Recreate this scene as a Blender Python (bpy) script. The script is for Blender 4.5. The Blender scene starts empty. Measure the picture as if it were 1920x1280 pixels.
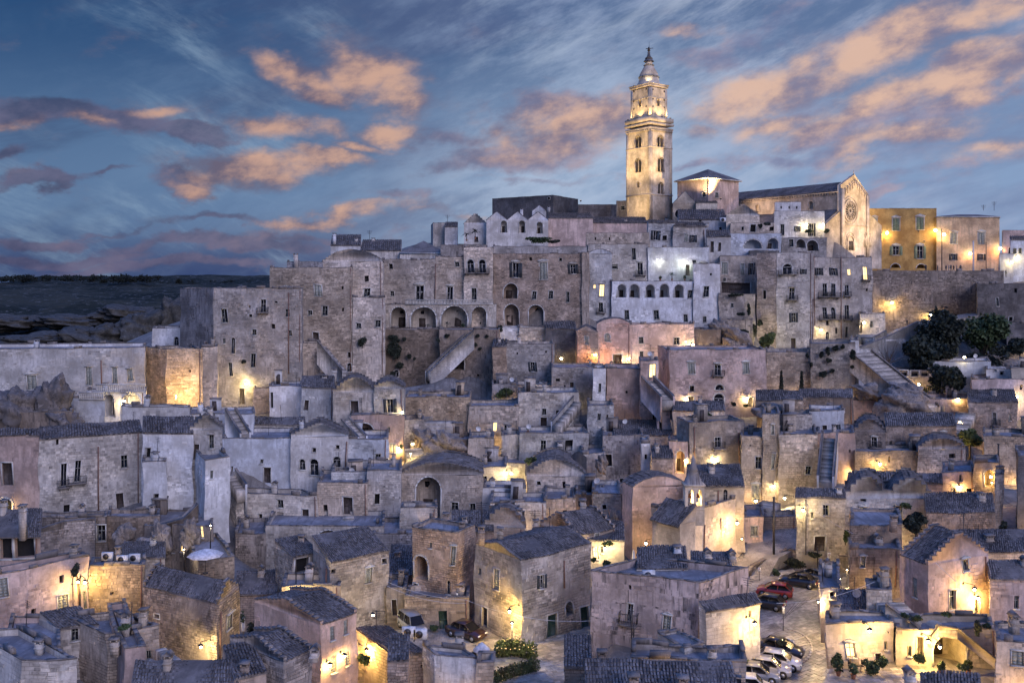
import bpy, math, random
import numpy as np
from math import sin, cos, pi, radians, atan2, sqrt, hypot
random.seed(7); rng = np.random.default_rng(7)
S = bpy.context.scene; C = S.collection
# ------------------------------------------------------------------ camera, sky, sun, exposure
F = 1700.0; HOR = 530.0; HC = 45.0
cam = bpy.data.cameras.new('camera'); co = bpy.data.objects.new('camera', cam); C.objects.link(co)
co.location = (0, 0, HC); co.rotation_euler = (pi/2, 0, 0)
cam.sensor_width = 36; cam.lens = 36*F/1920; cam.shift_y = -(640-HOR)/1920
cam.clip_start = 1; cam.clip_end = 20000
S.camera = co
S.view_settings.view_transform = 'Standard'; S.view_settings.look = 'None'
S.view_settings.exposure = 0.14; S.view_settings.gamma = 1
try: S.view_settings.use_curve_mapping = False
except Exception: pass
S.cycles.use_denoising = True
S.cycles.max_bounces = 5; S.cycles.diffuse_bounces = 3; S.cycles.glossy_bounces = 2
S.cycles.sample_clamp_indirect = 3.0
try: S.cycles.use_light_tree = True
except Exception: pass

class G:
    """tiny node-graph helper"""
    def __init__(s, tree): s.t = tree; s.n = tree.nodes; s.l = tree.links
    def put(s, sock, v):
        if v is None: return
        if hasattr(v, 'is_output'): s.l.new(v, sock)
        else:
            if isinstance(v, tuple) and len(v) == 3 and getattr(sock, 'type', '') == 'RGBA': v = (*v, 1)
            sock.default_value = v
    def M(s, op, a, b=None, c=None, cl=False):
        n = s.n.new('ShaderNodeMath'); n.operation = op; n.use_clamp = cl
        for i, x in enumerate((a, b, c)): s.put(n.inputs[i], x)
        return n.outputs[0]
    def V(s, op, a, b=None):
        n = s.n.new('ShaderNodeVectorMath'); n.operation = op
        s.put(n.inputs[0], a); s.put(n.inputs[1], b)
        return n.outputs['Value'] if op in ('LENGTH', 'DOT_PRODUCT', 'DISTANCE') else n.outputs[0]
    def R(s, x, a, b, c=0.0, d=1.0, smooth=True):
        n = s.n.new('ShaderNodeMapRange'); n.interpolation_type = 'SMOOTHSTEP' if smooth else 'LINEAR'
        for i, q in enumerate((x, a, b, c, d)): s.put(n.inputs[i], q)
        return n.outputs[0]
    def mix(s, f, a, b, mode='MIX'):
        n = s.n.new('ShaderNodeMix'); n.data_type = 'RGBA'; n.blend_type = mode
        s.put(n.inputs[0], f); s.put(n.inputs[6], a); s.put(n.inputs[7], b); return n.outputs[2]
    def map(s, v, loc=(0, 0, 0), rot=(0, 0, 0), scale=(1, 1, 1), typ='POINT'):
        n = s.n.new('ShaderNodeMapping'); n.vector_type = typ; s.put(n.inputs[0], v)
        n.inputs[1].default_value = loc; n.inputs[2].default_value = rot; n.inputs[3].default_value = scale
        return n.outputs[0]
    def noise(s, v, scale, detail=4, rough=.55, dist=0, col=False):
        n = s.n.new('ShaderNodeTexNoise'); s.put(n.inputs['Vector'], v); n.inputs['Scale'].default_value = scale
        n.inputs['Detail'].default_value = detail; n.inputs['Roughness'].default_value = rough
        n.inputs['Distortion'].default_value = dist
        return n.outputs['Color' if col else 'Fac']
    def xyz(s, a, b, c):
        n = s.n.new('ShaderNodeCombineXYZ')
        for i, q in enumerate((a, b, c)): s.put(n.inputs[i], q)
        return n.outputs[0]

def L3(r, g, b):
    f = lambda c: (c/255/12.92) if c/255 <= .04045 else ((c/255+.055)/1.055)**2.4
    return (f(r), f(g), f(b))

W = bpy.data.worlds.new('World'); S.world = W; W.use_nodes = True
W.node_tree.nodes.clear(); g = G(W.node_tree)
def build_sky():
    tc = g.n.new('ShaderNodeTexCoord').outputs['Generated']
    sp = g.n.new('ShaderNodeSeparateXYZ'); g.l.new(tc, sp.inputs[0]); x, y, z = sp.outputs
    hl = g.M('SQRT', g.M('ADD', g.M('MULTIPLY', x, x), g.M('MULTIPLY', y, y)))
    az = g.M('ARCTAN2', x, y); el = g.M('DIVIDE', z, g.M('MAXIMUM', hl, .02))
    ela = g.M('MAXIMUM', el, 0.0)
    # clear air: deep blue to the left, pale lavender to the right and low down
    lo = g.mix(g.R(az, -.55, .45), L3(56, 80, 122), L3(146, 166, 200))
    hi = g.mix(g.R(az, -.6, .5), L3(30, 68, 112), L3(90, 112, 150))
    base = g.mix(g.R(ela, 0, .30), lo, hi)
    mid = g.M('MULTIPLY', g.R(ela, .01, .08), g.R(ela, .28, .1))
    base = g.mix(g.M('MULTIPLY', mid, .35), base, L3(118, 152, 188))
    base = g.mix(g.M('MULTIPLY', g.R(ela, .055, 0), g.R(az, .1, -.35)), base, L3(46, 66, 110))
    P = g.xyz(az, el, 0.0)
    # warp for ragged edges
    w1 = g.V('SUBTRACT', g.noise(g.map(P, scale=(1, 1.7, 1)), 6, 6, .55, 0, True), (.5, .5, .5))
    n = g.n.new('ShaderNodeVectorMath'); n.operation = 'SCALE'; g.l.new(w1, n.inputs[0]); n.inputs['Scale'].default_value = .12
    Q = g.V('ADD', P, n.outputs[0])
    def rs(v, ang, sc, loc=(0, 0, 0)): return g.map(g.map(v, rot=(0, 0, radians(ang))), loc, scale=sc)
    # high thin streaks: falling to the right on the left side, rising on the right side
    side = g.R(az, -.3, .0)
    sL = g.noise(rs(P, 24, (3.0, 10, 1)), 2.0, 9, .66, .25); sR = g.noise(rs(P, -27, (2.2, 9, 1), (4, 2, 0)), 2.0, 9, .66, .2)
    st2 = g.M('ADD', g.M('MULTIPLY', sL, g.M('SUBTRACT', 1.0, side)), g.M('MULTIPLY', sR, side))
    brk = g.noise(g.map(P, loc=(3, 1, 0)), 3.6, 5, .6)
    # broad grey-blue veils
    bd = g.noise(rs(P, -14, (1.6, 6, 1), (7, 2, 0)), 1.7, 7, .62, .3)
    base = g.mix(g.M('MULTIPLY', g.R(bd, .44, .66), .6), base, g.mix(g.R(az, -.5, .4), L3(50, 66, 104), L3(102, 114, 152)))
    dap = g.noise(rs(P, -20, (1, 2.6, 1), (1, 8, 0)), 9, 8, .66)
    base = g.mix(g.M('MULTIPLY', g.M('MULTIPLY', g.R(dap, .40, .70), g.R(az, -.45, .1, .12, .6)), g.R(brk, .30, .55)), base, g.mix(g.R(az, -.5, .4), L3(120, 146, 178), L3(158, 170, 200)))
    cir = g.M('MULTIPLY', g.R(st2, .47, .72), g.R(brk, .38, .60))
    base = g.mix(g.M('MULTIPLY', cir, g.R(az, -.75, .3, .45, .6)), base, g.mix(g.R(az, -.5, .4), L3(146, 172, 196), L3(188, 196, 214)))
    pv = g.V('LENGTH', g.map(P, (math.atan(120/F), .13, 0), (0, 0, radians(20)), (.20, .11, 1), 'TEXTURE'))
    base = g.mix(g.M('MULTIPLY', g.R(pv, 1.6, 0), g.R(dap, .32, .62, .25, .8)), base, L3(168, 184, 208))
    def blobs(lst):
        acc = None
        for (cx, cy, rx, ry, rot, amp) in lst:
            a = math.atan((cx-960)/F); e = (HOR-cy)/F*cos(a); k = cos(a)
            m = g.map(Q, (a, e, 0), (0, 0, radians(rot)), (rx/F*k*k*1.45, ry/F*k*1.45, 1), 'TEXTURE')
            v = g.M('MULTIPLY', g.R(g.V('LENGTH', m), 1.25, 0), amp)
            acc = v if acc is None else g.M('MAXIMUM', acc, v)
        return acc
    MV = [(90,215,170,34,-4,1),(250,240,120,38,-5,1),(390,268,80,20,0,.9),(60,335,100,16,0,.8),(180,335,70,9,0,.7),(430,405,130,14,2,.8),(200,412,90,9,0,.7),
          (330,350,80,22,5,.9),(120,470,260,20,0,.9),(430,455,240,18,0,.85),(60,425,200,14,3,.8),(300,495,320,14,0,.8),(640,440,180,14,0,.7),(820,260,120,30,6,.7),(1230,330,160,16,4,.6),(1560,370,240,14,4,.7),(980,290,180,45,5,.9),(1050,200,150,50,10,.7),(1400,60,200,40,20,.5),
          (1650,225,250,40,10,.8),(1500,290,240,26,6,.6),(740,380,150,12,0,.5),(1750,330,200,18,4,.55),(30,275,60,14,0,.7),(600,160,60,40,0,.6),(1000,350,180,16,0,.5)]
    PE = [(700,120,75,52,-12,1),(560,125,90,24,-6,.9),(735,180,48,42,-30,1),(620,160,70,26,0,.7),(520,243,105,30,-4,.95),(600,250,45,26,0,.8),(715,252,62,26,6,1),(645,288,55,13,0,.8),
          (470,325,150,28,4,1),(600,315,70,18,-8,1),(350,355,70,12,0,.7),(640,405,130,13,3,.9),(1080,225,170,48,12,.95),(1000,285,110,22,8,.8),(1145,200,60,45,0,.8),
          (1640,85,330,50,14,1),(1420,165,170,48,16,1),(1820,45,140,38,12,.9),(1290,35,60,18,10,.8),(1690,180,300,40,13,1),(1850,160,150,34,12,1),(1470,215,130,26,16,.9),(1290,250,45,18,0,.8),
          (1700,265,170,22,8,.8),(1850,290,130,30,3,.8),(1620,305,120,14,5,.6),(850,410,70,9,0,.6),(60,232,60,16,0,.7),(200,245,60,14,0,.7),(330,215,50,16,0,.7)]
    fine = g.noise(rs(P, -10, (1, 1.6, 1), (2, 3, 1)), 17, 9, .58)
    med = g.noise(rs(P, -12, (1, 1.7, 1), (0, .012, 4)), 13, 8, .60)
    # clouds beyond the frame: the same kinds, from noise
    far = g.noise(g.map(P, loc=(11, 5, 0), scale=(1.0, 3.2, 1)), 2.4, 5, .6)
    out = g.M('MAXIMUM', g.R(g.M('ABSOLUTE', az), .56, .8), g.R(ela, .3, .42))
    farm = g.M('MULTIPLY', g.R(far, .46, .64), out)
    mv = g.M('MAXIMUM', blobs(MV), farm)
    mv = g.M('MULTIPLY', g.R(g.M('ADD', mv, g.M('MULTIPLY', g.M('SUBTRACT', fine, .5), 1.3)), .28, .72), .82)
    cmv = g.mix(g.R(az, -.45, .3), g.mix(g.R(med, .35, .65), L3(56, 62, 94), L3(98, 94, 122)), g.mix(g.R(med, .35, .65), L3(112, 116, 150), L3(168, 152, 166)))
    base = g.mix(mv, base, cmv)
    pe = g.M('MAXIMUM', blobs(PE), g.M('MULTIPLY', farm, g.R(med, .4, .6)))
    ped = g.M('ADD', pe, g.M('MULTIPLY', g.M('SUBTRACT', fine, .5), 1.5))
    pm = g.M('MULTIPLY', g.R(ped, .04, 1.0), .9)
    lit = g.R(g.M('ADD', g.M('MULTIPLY', med, 1.5), g.M('MULTIPLY', ped, .22)), .70, 1.12)
    cpe = g.mix(lit, g.mix(g.R(az, -.4, .35), L3(96, 86, 106), L3(126, 116, 138)), g.mix(g.R(az, -.4, .35), L3(196, 154, 134), L3(216, 178, 156)))
    base = g.mix(pm, base, cpe)
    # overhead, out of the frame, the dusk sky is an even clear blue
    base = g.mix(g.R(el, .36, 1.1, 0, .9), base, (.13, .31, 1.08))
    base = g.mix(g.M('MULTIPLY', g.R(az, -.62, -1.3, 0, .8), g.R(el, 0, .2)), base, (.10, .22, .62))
    # below the horizon: dull ground bounce
    base = g.mix(g.R(el, 0.0, -.06), base, L3(40, 46, 66))
    sky = g.n.new('ShaderNodeTexSky'); sky.sky_type = 'NISHITA'; sky.sun_disc = False
    sky.sun_elevation = radians(2); sky.sun_rotation = radians(150); sky.altitude = 400
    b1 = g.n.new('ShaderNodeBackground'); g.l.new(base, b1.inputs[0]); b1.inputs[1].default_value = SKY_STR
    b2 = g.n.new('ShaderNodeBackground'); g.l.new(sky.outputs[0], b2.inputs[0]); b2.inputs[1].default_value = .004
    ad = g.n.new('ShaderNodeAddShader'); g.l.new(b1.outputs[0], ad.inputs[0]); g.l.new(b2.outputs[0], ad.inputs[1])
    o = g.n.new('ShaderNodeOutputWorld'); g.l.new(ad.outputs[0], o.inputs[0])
SKY_STR = 1.0
build_sky()
sun = bpy.data.lights.new('sun', 'SUN'); so = bpy.data.objects.new('sun', sun); C.objects.link(so)
sun.energy = 1.5; sun.angle = radians(36); sun.color = (.88, .80, 1.0)
# afterglow from behind the camera and to its right
_az, _el = radians(150), radians(24)
so.rotation_euler = (radians(90)-_el, 0, pi-_az)

# ------------------------------------------------------------------ pixel helpers (photograph 1920 x 1280)
YT = [(60,900),(420,262),(450,245),(500,228),(550,214),(600,203),(650,191),(700,180),(750,168),(800,158),(850,149),(900,140),(950,131),(1000,124),(1050,115),(1100,107),(1150,97),(1200,88),(1230,84),(1290,80),(1500,64)]
def Yof(py): return float(np.interp(py, [a for a, _ in YT], [b for _, b in YT]))
def at(px, py, Y): return ((px-960)/F*Y, Y, HC+(HOR-py)/F*Y)
def onz(px, py, z):
    Y = F*(HC-z)/(py-HOR); return ((px-960)/F*Y, Y, z)

# ------------------------------------------------------------------ mesh builder
class MB:
    def __init__(s): s.v = []; s.f = []; s.m = []
    def add(s, vs, fs, mi=0):
        o = len(s.v); s.v.extend(vs)
        for f in fs: s.f.append([o+i for i in f]); s.m.append(mi)
    def quad(s, a, b, c, d, mi=0): s.add([a, b, c, d], [(0, 1, 2, 3)], mi)
    def hexa(s, o, a, b, c, mi=0):
        o, a, b, c = map(np.array, (o, a, b, c))
        P = [o, o+a, o+a+b, o+b, o+c, o+a+c, o+a+b+c, o+b+c]
        s.add([tuple(map(float, p)) for p in P], [(0,3,2,1),(4,5,6,7),(0,1,5,4),(1,2,6,5),(2,3,7,6),(3,0,4,7)], mi)
    def box(s, x0, x1, y0, y1, z0, z1, mi=0): s.hexa((x0, y0, z0), (x1-x0, 0, 0), (0, y1-y0, 0), (0, 0, z1-z0), mi)
    def cyl(s, a, b, r0, r1=None, n=8, mi=0, cap=True):
        r1 = r0 if r1 is None else r1
        a, b = np.array(a, float), np.array(b, float); d = b-a; L = np.linalg.norm(d); d = d/max(L, 1e-6)
        q = np.array((1., 0, 0)) if abs(d[0]) < .9 else np.array((0, 1., 0))
        e = np.cross(d, q); e /= np.linalg.norm(e); f = np.cross(d, e)
        vs = [tuple(a+r0*(cos(2*pi*i/n)*e+sin(2*pi*i/n)*f)) for i in range(n)]+[tuple(b+r1*(cos(2*pi*i/n)*e+sin(2*pi*i/n)*f)) for i in range(n)]
        fs = [(i, (i+1) % n, n+(i+1) % n, n+i) for i in range(n)]
        if cap: fs += [tuple(range(n))[::-1], tuple(range(n, 2*n))]
        s.add(vs, fs, mi)
    def lathe(s, c, prof, n=12, mi=0, ph=0):
        vs = []
        for r, z in prof: vs += [(c[0]+r*cos(ph+2*pi*i/n), c[1]+r*sin(ph+2*pi*i/n), c[2]+z) for i in range(n)]
        fs = [(k*n+i, k*n+(i+1) % n, (k+1)*n+(i+1) % n, (k+1)*n+i) for k in range(len(prof)-1) for i in range(n)]
        s.add(vs, fs, mi)
    def poly(s, pts, off, mi=0):
        """prism: polygon pts swept by vector off"""
        n = len(pts); q = [(p[0]+off[0], p[1]+off[1], p[2]+off[2]) for p in pts]
        s.add(list(pts)+q, [tuple(range(n)), tuple(range(n, 2*n))[::-1]]+[(i, (i+1) % n, n+(i+1) % n, n+i) for i in range(n)], mi)
    def arrays(s, V, Fq, mi=0):
        s.v.extend(map(tuple, V.tolist())) if not len(s.v) else s.v.extend(map(tuple, V.tolist()))
    def build(s, name, mats, parent=None, kind=None, label=None, cat=None, group=None, origin=None, smooth=False):
        if not s.v: return None
        V = np.array(s.v, dtype=np.float32); nv = [len(f) for f in s.f]
        return mesh_obj(name, V, np.concatenate([np.array(f, dtype=np.int32) for f in s.f]), np.array(nv, dtype=np.int32), np.array(s.m, dtype=np.int32), mats, parent, kind, label, cat, group, origin, smooth)

ORG = {}; WOB = [0.]
def wobble(V):
    a = WOB[0]; x, y, z = V[:, 0], V[:, 1], V[:, 2]; D = np.zeros_like(V)
    D[:, 0] = np.sin(y*.55+z*.62+1.3)*.6+np.sin(z*1.25+x*.31+y*.2)*.4
    D[:, 1] = np.sin(x*.61+z*.55)*.6+np.sin(z*1.1-x*.9+.7)*.4
    D[:, 2] = np.sin(x*.72+y*.51)*.55+np.sin(x*1.7-y*1.1+2)*.3
    return V+D*a
def mesh_obj(name, V, loops, nv, mi, mats, parent=None, kind=None, label=None, cat=None, group=None, origin=None, smooth=False):
    if WOB[0]: V = wobble(np.asarray(V, dtype=np.float32)).astype(np.float32)
    me = bpy.data.meshes.new(name); org = np.zeros(3, dtype=np.float32)
    base = np.zeros(3, dtype=np.float32)
    if parent is not None: base = ORG.get(parent.name, base); org = base
    if origin is not None: org = np.array(origin, dtype=np.float32)
    me.vertices.add(len(V)); me.vertices.foreach_set('co', (V-org).astype(np.float32).ravel())
    me.loops.add(len(loops)); me.loops.foreach_set('vertex_index', loops)
    st = np.concatenate([[0], np.cumsum(nv)[:-1]]).astype(np.int32)
    me.polygons.add(len(nv)); me.polygons.foreach_set('loop_start', st); me.polygons.foreach_set('loop_total', nv)
    me.polygons.foreach_set('material_index', mi)
    if smooth: me.polygons.foreach_set('use_smooth', np.ones(len(nv), dtype=bool))
    me.update(calc_edges=True)
    # metric box UVs
    N = np.empty(len(nv)*3, dtype=np.float32); me.polygons.foreach_get('normal', N); N = N.reshape(-1, 3)
    NL = np.repeat(N, nv, axis=0); P = V[loops]
    h = np.sqrt(NL[:, 0]**2+NL[:, 1]**2)+1e-6
    u = (-NL[:, 1]*P[:, 0]+NL[:, 0]*P[:, 1])/h; v = P[:, 2]
    flat = np.abs(NL[:, 2]) > .75
    uv = np.stack([np.where(flat, P[:, 0], u), np.where(flat, P[:, 1], v)], 1).astype(np.float32)
    l = me.uv_layers.new(name='UVMap'); l.data.foreach_set('uv', uv.ravel())
    for m in (mats if isinstance(mats, (list, tuple)) else [mats]): me.materials.append(m)
    o = bpy.data.objects.new(name, me); C.objects.link(o)
    if parent is not None: o.parent = parent
    o.location = tuple(float(q) for q in (org-base))
    ORG[o.name] = org
    if kind: o['kind'] = kind
    tag(o, label, cat, group)
    return o
def tag(o, label=None, cat=None, group=None):
    if label: o['label'] = label
    if cat: o['category'] = cat
    if group: o['group'] = group
def empty(name, loc, label=None, cat=None, group=None, parent=None):
    o = bpy.data.objects.new(name, None); C.objects.link(o); o.empty_display_size = .3
    b = ORG.get(parent.name, np.zeros(3)) if parent is not None else np.zeros(3)
    if parent is not None: o.parent = parent
    o.location = tuple(float(q) for q in (np.array(loc)-b)); ORG[o.name] = np.array(loc, dtype=np.float32)
    tag(o, label, cat, group); return o
def copy_tree(o, parent=None):
    c = o.copy(); C.objects.link(c)
    if parent is not None: c.parent = parent
    for ch in list(o.children): copy_tree(ch, c)
    return c

# ------------------------------------------------------------------ materials
MT = {}
def newmat(name):
    m = bpy.data.materials.new(name); m.use_nodes = True; m.node_tree.nodes.clear(); q = G(m.node_tree)
    b = q.n.new('ShaderNodeBsdfPrincipled'); o = q.n.new('ShaderNodeOutputMaterial'); q.l.new(b.outputs[0], o.inputs[0])
    MT[name] = m; return m, q, b
def stone(name, col, brick=(.62, .3), mort=.5, stain=.5, rough=.92, bump=.6, isl=.36, patch=.35):
    if name not in ('tile', 'slab', 'slate') and not name.endswith('_b'):
        stone(name+'_b', col, brick, mort, stain, rough, bump, isl, patch); isl = 0
    m, q, b = newmat(name)
    geo = q.n.new('ShaderNodeNewGeometry'); pos = geo.outputs['Position']
    uv = q.n.new('ShaderNodeUVMap'); uv.uv_map = 'UVMap'
    c2 = tuple(x*.56 for x in col); c3 = tuple(min(.8, x*1.3) for x in col)
    big = q.noise(pos, .33, 5, .62); sm = q.noise(pos, 2.6, 6, .7)
    colr = q.mix(q.R(big, .3, .72), c2, c3)
    colr = q.mix(q.M('MULTIPLY', q.R(sm, .42, .74), .5), colr, tuple(x*.5 for x in col))
    if isl: colr = q.mix(1.0, colr, q.mix(geo.outputs['Random Per Island'], (1-isl,)*3, (1+isl, 1+isl*.95, 1+isl*.85)), 'MULTIPLY')
    # rain streaks and soot, longer than they are wide
    sx = q.noise(q.map(uv.outputs[0], scale=(1.7, .16, 1)), 1.0, 5, .62)
    drk = q.M('MULTIPLY', q.R(sx, .46, .66), q.R(big, .34, .56))
    colr = q.mix(q.M('MULTIPLY', drk, stain), colr, (.065, .058, .055))
    # fallen plaster: lighter or darker patches
    pt = q.noise(pos, .8, 5, .66, .4)
    colr = q.mix(q.M('MULTIPLY', q.R(pt, .55, .60), patch), colr, tuple(x*.6 for x in col))
    colr = q.mix(q.M('MULTIPLY', q.R(pt, .42, .37), patch*.8), colr, tuple(min(.78, x*1.35+.03) for x in col))
    # small pits
    vo = q.n.new('ShaderNodeTexVoronoi'); vo.inputs['Scale'].default_value = 2.2; q.l.new(pos, vo.inputs['Vector'])
    pit = q.M('MULTIPLY', q.R(vo.outputs['Distance'], .16, .06), q.R(q.noise(pos, .5, 2), .5, .6))
    colr = q.mix(q.M('MULTIPLY', pit, .6), colr, (.04, .036, .034))
    oi = q.n.new('ShaderNodeObjectInfo'); colr = q.mix(1.0, colr, oi.outputs['Color'], 'MULTIPLY')
    hgt = q.M('ADD', q.M('MULTIPLY', sm, .6), q.M('MULTIPLY', pt, .3))
    if brick:
        bt = q.n.new('ShaderNodeTexBrick'); bt.inputs['Scale'].default_value = 1
        bt.inputs['Brick Width'].default_value = brick[0]; bt.inputs['Row Height'].default_value = brick[1]
        bt.inputs['Mortar Size'].default_value = .02; bt.inputs['Mortar Smooth'].default_value = .3; bt.offset = .5
        bt.inputs['Color1'].default_value = (.78, .78, .78, 1); bt.inputs['Color2'].default_value = (1.15, 1.12, 1.08, 1); bt.inputs['Mortar'].default_value = (.33, .31, .30, 1)
        wv = q.V('ADD', uv.outputs[0], q.xyz(0, q.M('MULTIPLY', q.M('SUBTRACT', q.noise(pos, .9, 2), .5), .12), 0))
        q.l.new(wv, bt.inputs['Vector'])
        msk = q.M('MULTIPLY', q.R(q.noise(pos, .27, 4), .44, .58), min(1, mort*1.15))
        colr = q.mix(msk, colr, q.mix(1.0, colr, bt.outputs['Color'], 'MULTIPLY'))
        hgt = q.M('SUBTRACT', hgt, q.M('MULTIPLY', bt.outputs['Fac'], q.M('MULTIPLY', msk, 1.2)))
    q.l.new(colr, b.inputs['Base Color']); b.inputs['Roughness'].default_value = rough
    b.inputs['Specular IOR Level'].default_value = .2
    bp = q.n.new('ShaderNodeBump'); bp.inputs['Strength'].default_value = bump; bp.inputs['Distance'].default_value = .12
    q.l.new(hgt, bp.inputs['Height']); q.l.new(bp.outputs[0], b.inputs['Normal'])
    return m
def plain(name, col, rough=.7, met=0, emit=None, var=.25, sc=3., spec=.4):
    m, q, b = newmat(name)
    pos = q.n.new('ShaderNodeNewGeometry').outputs['Position']
    c = q.mix(q.R(q.noise(pos, sc, 4), .3, .7), tuple(x*(1-var) for x in col), tuple(min(1, x*(1+var)) for x in col))
    q.l.new(c, b.inputs['Base Color']); b.inputs['Roughness'].default_value = rough; b.inputs['Metallic'].default_value = met
    b.inputs['Specular IOR Level'].default_value = spec
    if emit: b.inputs['Emission Color'].default_value = (*emit[0], 1); b.inputs['Emission Strength'].default_value = emit[1]
    return m
stone('lime', (.58, .505, .43)); stone('tufo', (.51, .43, .345), (.55, .27), .8, .5)
stone('brickish', (.42, .335, .27), (.5, .24), .9, .5); stone('white', (.72, .70, .67), None, 0, .32, bump=.25, patch=.16)
stone('pale', (.62, .57, .51), (.7, .33), .4, .45, patch=.3); stone('pink', (.60, .46, .40), None, 0, .4, bump=.3, patch=.22)
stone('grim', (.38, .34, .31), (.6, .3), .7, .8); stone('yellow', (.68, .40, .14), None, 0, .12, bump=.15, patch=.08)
stone('ochre', (.64, .42, .24), (.6, .3), .4, .3, bump=.3, patch=.15); stone('orange', (.50, .25, .14), None, 0, .2, bump=.2, patch=.1); stone('church', (.60, .50, .38), (.8, .4), .25, .22, bump=.3, patch=.12)
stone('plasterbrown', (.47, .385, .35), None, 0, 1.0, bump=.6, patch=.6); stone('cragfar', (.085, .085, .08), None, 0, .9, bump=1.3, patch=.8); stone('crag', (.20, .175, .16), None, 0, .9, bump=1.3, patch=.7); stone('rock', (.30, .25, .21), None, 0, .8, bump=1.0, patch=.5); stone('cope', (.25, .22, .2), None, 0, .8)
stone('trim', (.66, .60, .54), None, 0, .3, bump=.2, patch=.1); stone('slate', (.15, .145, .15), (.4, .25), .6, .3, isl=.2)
stone('flatroof', (.29, .275, .28), None, 0, .5, bump=.3); stone('step', (.44, .39, .33), None, 0, .4, bump=.4)
stone('tile', (.16, .145, .14), None, 0, .25, isl=.62, bump=.4, patch=.5)
plain('glass', (.008, .009, .013), .25, spec=.25); plain('wood', (.055, .042, .036), .6); plain('frame', (.42, .41, .38), .6)
plain('shut', (.035, .04, .045), .6); plain('green', (.028, .06, .045), .5); plain('shutl', (.30, .31, .27), .6); plain('shutg', (.16, .2, .13), .6)
plain('metal', (.06, .055, .055), .45, .6); plain('rust', (.16, .07, .035), .8); plain('pipe', (.20, .11, .08), .7); plain('acw', (.6, .6, .6), .5)
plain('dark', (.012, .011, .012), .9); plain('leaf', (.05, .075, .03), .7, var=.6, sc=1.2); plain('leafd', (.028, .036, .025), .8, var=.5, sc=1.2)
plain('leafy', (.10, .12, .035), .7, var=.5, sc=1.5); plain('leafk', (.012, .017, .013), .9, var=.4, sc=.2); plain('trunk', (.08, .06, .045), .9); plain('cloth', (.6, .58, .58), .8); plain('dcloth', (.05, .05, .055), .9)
plain('litw', (.8, .6, .3), .5, emit=((1, .66, .26), 2.2)); plain('litc', (.7, .8, .7), .5, emit=((.9, 1, .72), 1.6)); plain('bulb', (1, .9, .7), .5, emit=((1, .80, .45), 60)); plain('bulbw', (1, 1, 1), .5, emit=((1, .95, .85), 60))
plain('terra', (.30, .13, .07), .8); plain('tyre', (.02, .02, .02), .8); plain('rim', (.45, .45, .46), .35, .8); plain('tail', (.35, .02, .015), .3); plain('headl', (.7, .7, .72), .15)
plain('plate', (.7, .7, .66), .5); plain('skin', (.4, .26, .19), .7); plain('sign', (.7, .7, .68), .5)
def quads_obj(name, Q, mats, parent=None, kind=None, **k):
    n = len(Q)
    if n == 0: return None
    V = np.asarray(Q, dtype=np.float32).reshape(-1, 3)
    return mesh_obj(name, V, np.arange(n*4, dtype=np.int32), np.full(n, 4, dtype=np.int32), np.zeros(n, dtype=np.int32), mats, parent, kind, **k)

HOLES_PAD = .06
def block_quads(O, U, N, W_, z0, z1, holes, row=.3, ln=.62, cover=.55, proud=.04, seed=0):
    """real ashlar blocks standing a little proud of the wall face, laid in courses; left out at openings and where plaster remains"""
    r = np.random.default_rng(seed); out = []
    nz = int((z1-z0)/row)
    if nz < 1 or W_ < .5: return out
    z = z0+np.arange(nz)*row
    SS, ZZ, LL = [], [], []
    for i in range(nz):
        L = r.uniform(.7, 1.3, int(W_/ln*1.6)+3)*ln; s = np.concatenate([[0], np.cumsum(L)])-r.uniform(0, ln)
        a = np.clip(s[:-1], 0, W_); b = np.clip(s[1:], 0, W_); k = (b-a) > .12
        SS.append(a[k]); LL.append((b-a)[k]); ZZ.append(np.full(k.sum(), z[i]))
    s = np.concatenate(SS); l = np.concatenate(LL); zz = np.concatenate(ZZ)
    ph = r.uniform(0, 50, 6)
    nf = np.sin(s*.55+ph[0]+np.sin(zz*.7+ph[1])*1.5)+np.sin(zz*.9+ph[2]+np.sin(s*.4+ph[3])*1.7)+np.sin(s*1.7+zz*1.3+ph[4])*.5
    keep = (nf > (1-2*cover)*1.6) | (r.random(len(s)) < .03)
    keep &= r.random(len(s)) > .03
    for (h0, h1, g0, g1, *_ ) in holes:
        keep &= ~((s < h1+HOLES_PAD) & (s+l > h0-HOLES_PAD) & (zz < g1+HOLES_PAD) & (zz+row > g0-HOLES_PAD))
    s, l, zz = s[keep], l[keep], zz[keep]; n = len(s)
    if not n: return out
    p = proud*r.uniform(.25, 1.3, n)+.004; gp = .024
    s0, s1, a0, a1 = s+gp, s+l-gp, zz+gp, zz+row-gp
    O = np.array(O, float); U = np.array(U, float); N = np.array(N, float)
    def pt(sv, zv, pv):
        b = O[None, :2]+sv[:, None]*U[None, :2]+pv[:, None]*N[None, :2]
        return np.concatenate([b, zv[:, None]], 1)
    jit = lambda: r.uniform(-.008, .008, n)
    f = [pt(s0+jit(), a0+jit(), p), pt(s1+jit(), a0+jit(), p+jit()), pt(s1+jit(), a1+jit(), p), pt(s0+jit(), a1+jit(), p+jit())]
    q = np.full(n, -.01); bk = [pt(s0, a0, q), pt(s1, a0, q), pt(s1, a1, q), pt(s0, a1, q)]
    out.append(np.stack(f, 1))
    for i in range(4):
        j = (i+1) % 4; out.append(np.stack([bk[i], bk[j], f[j], f[i]], 1))
    return out

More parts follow.
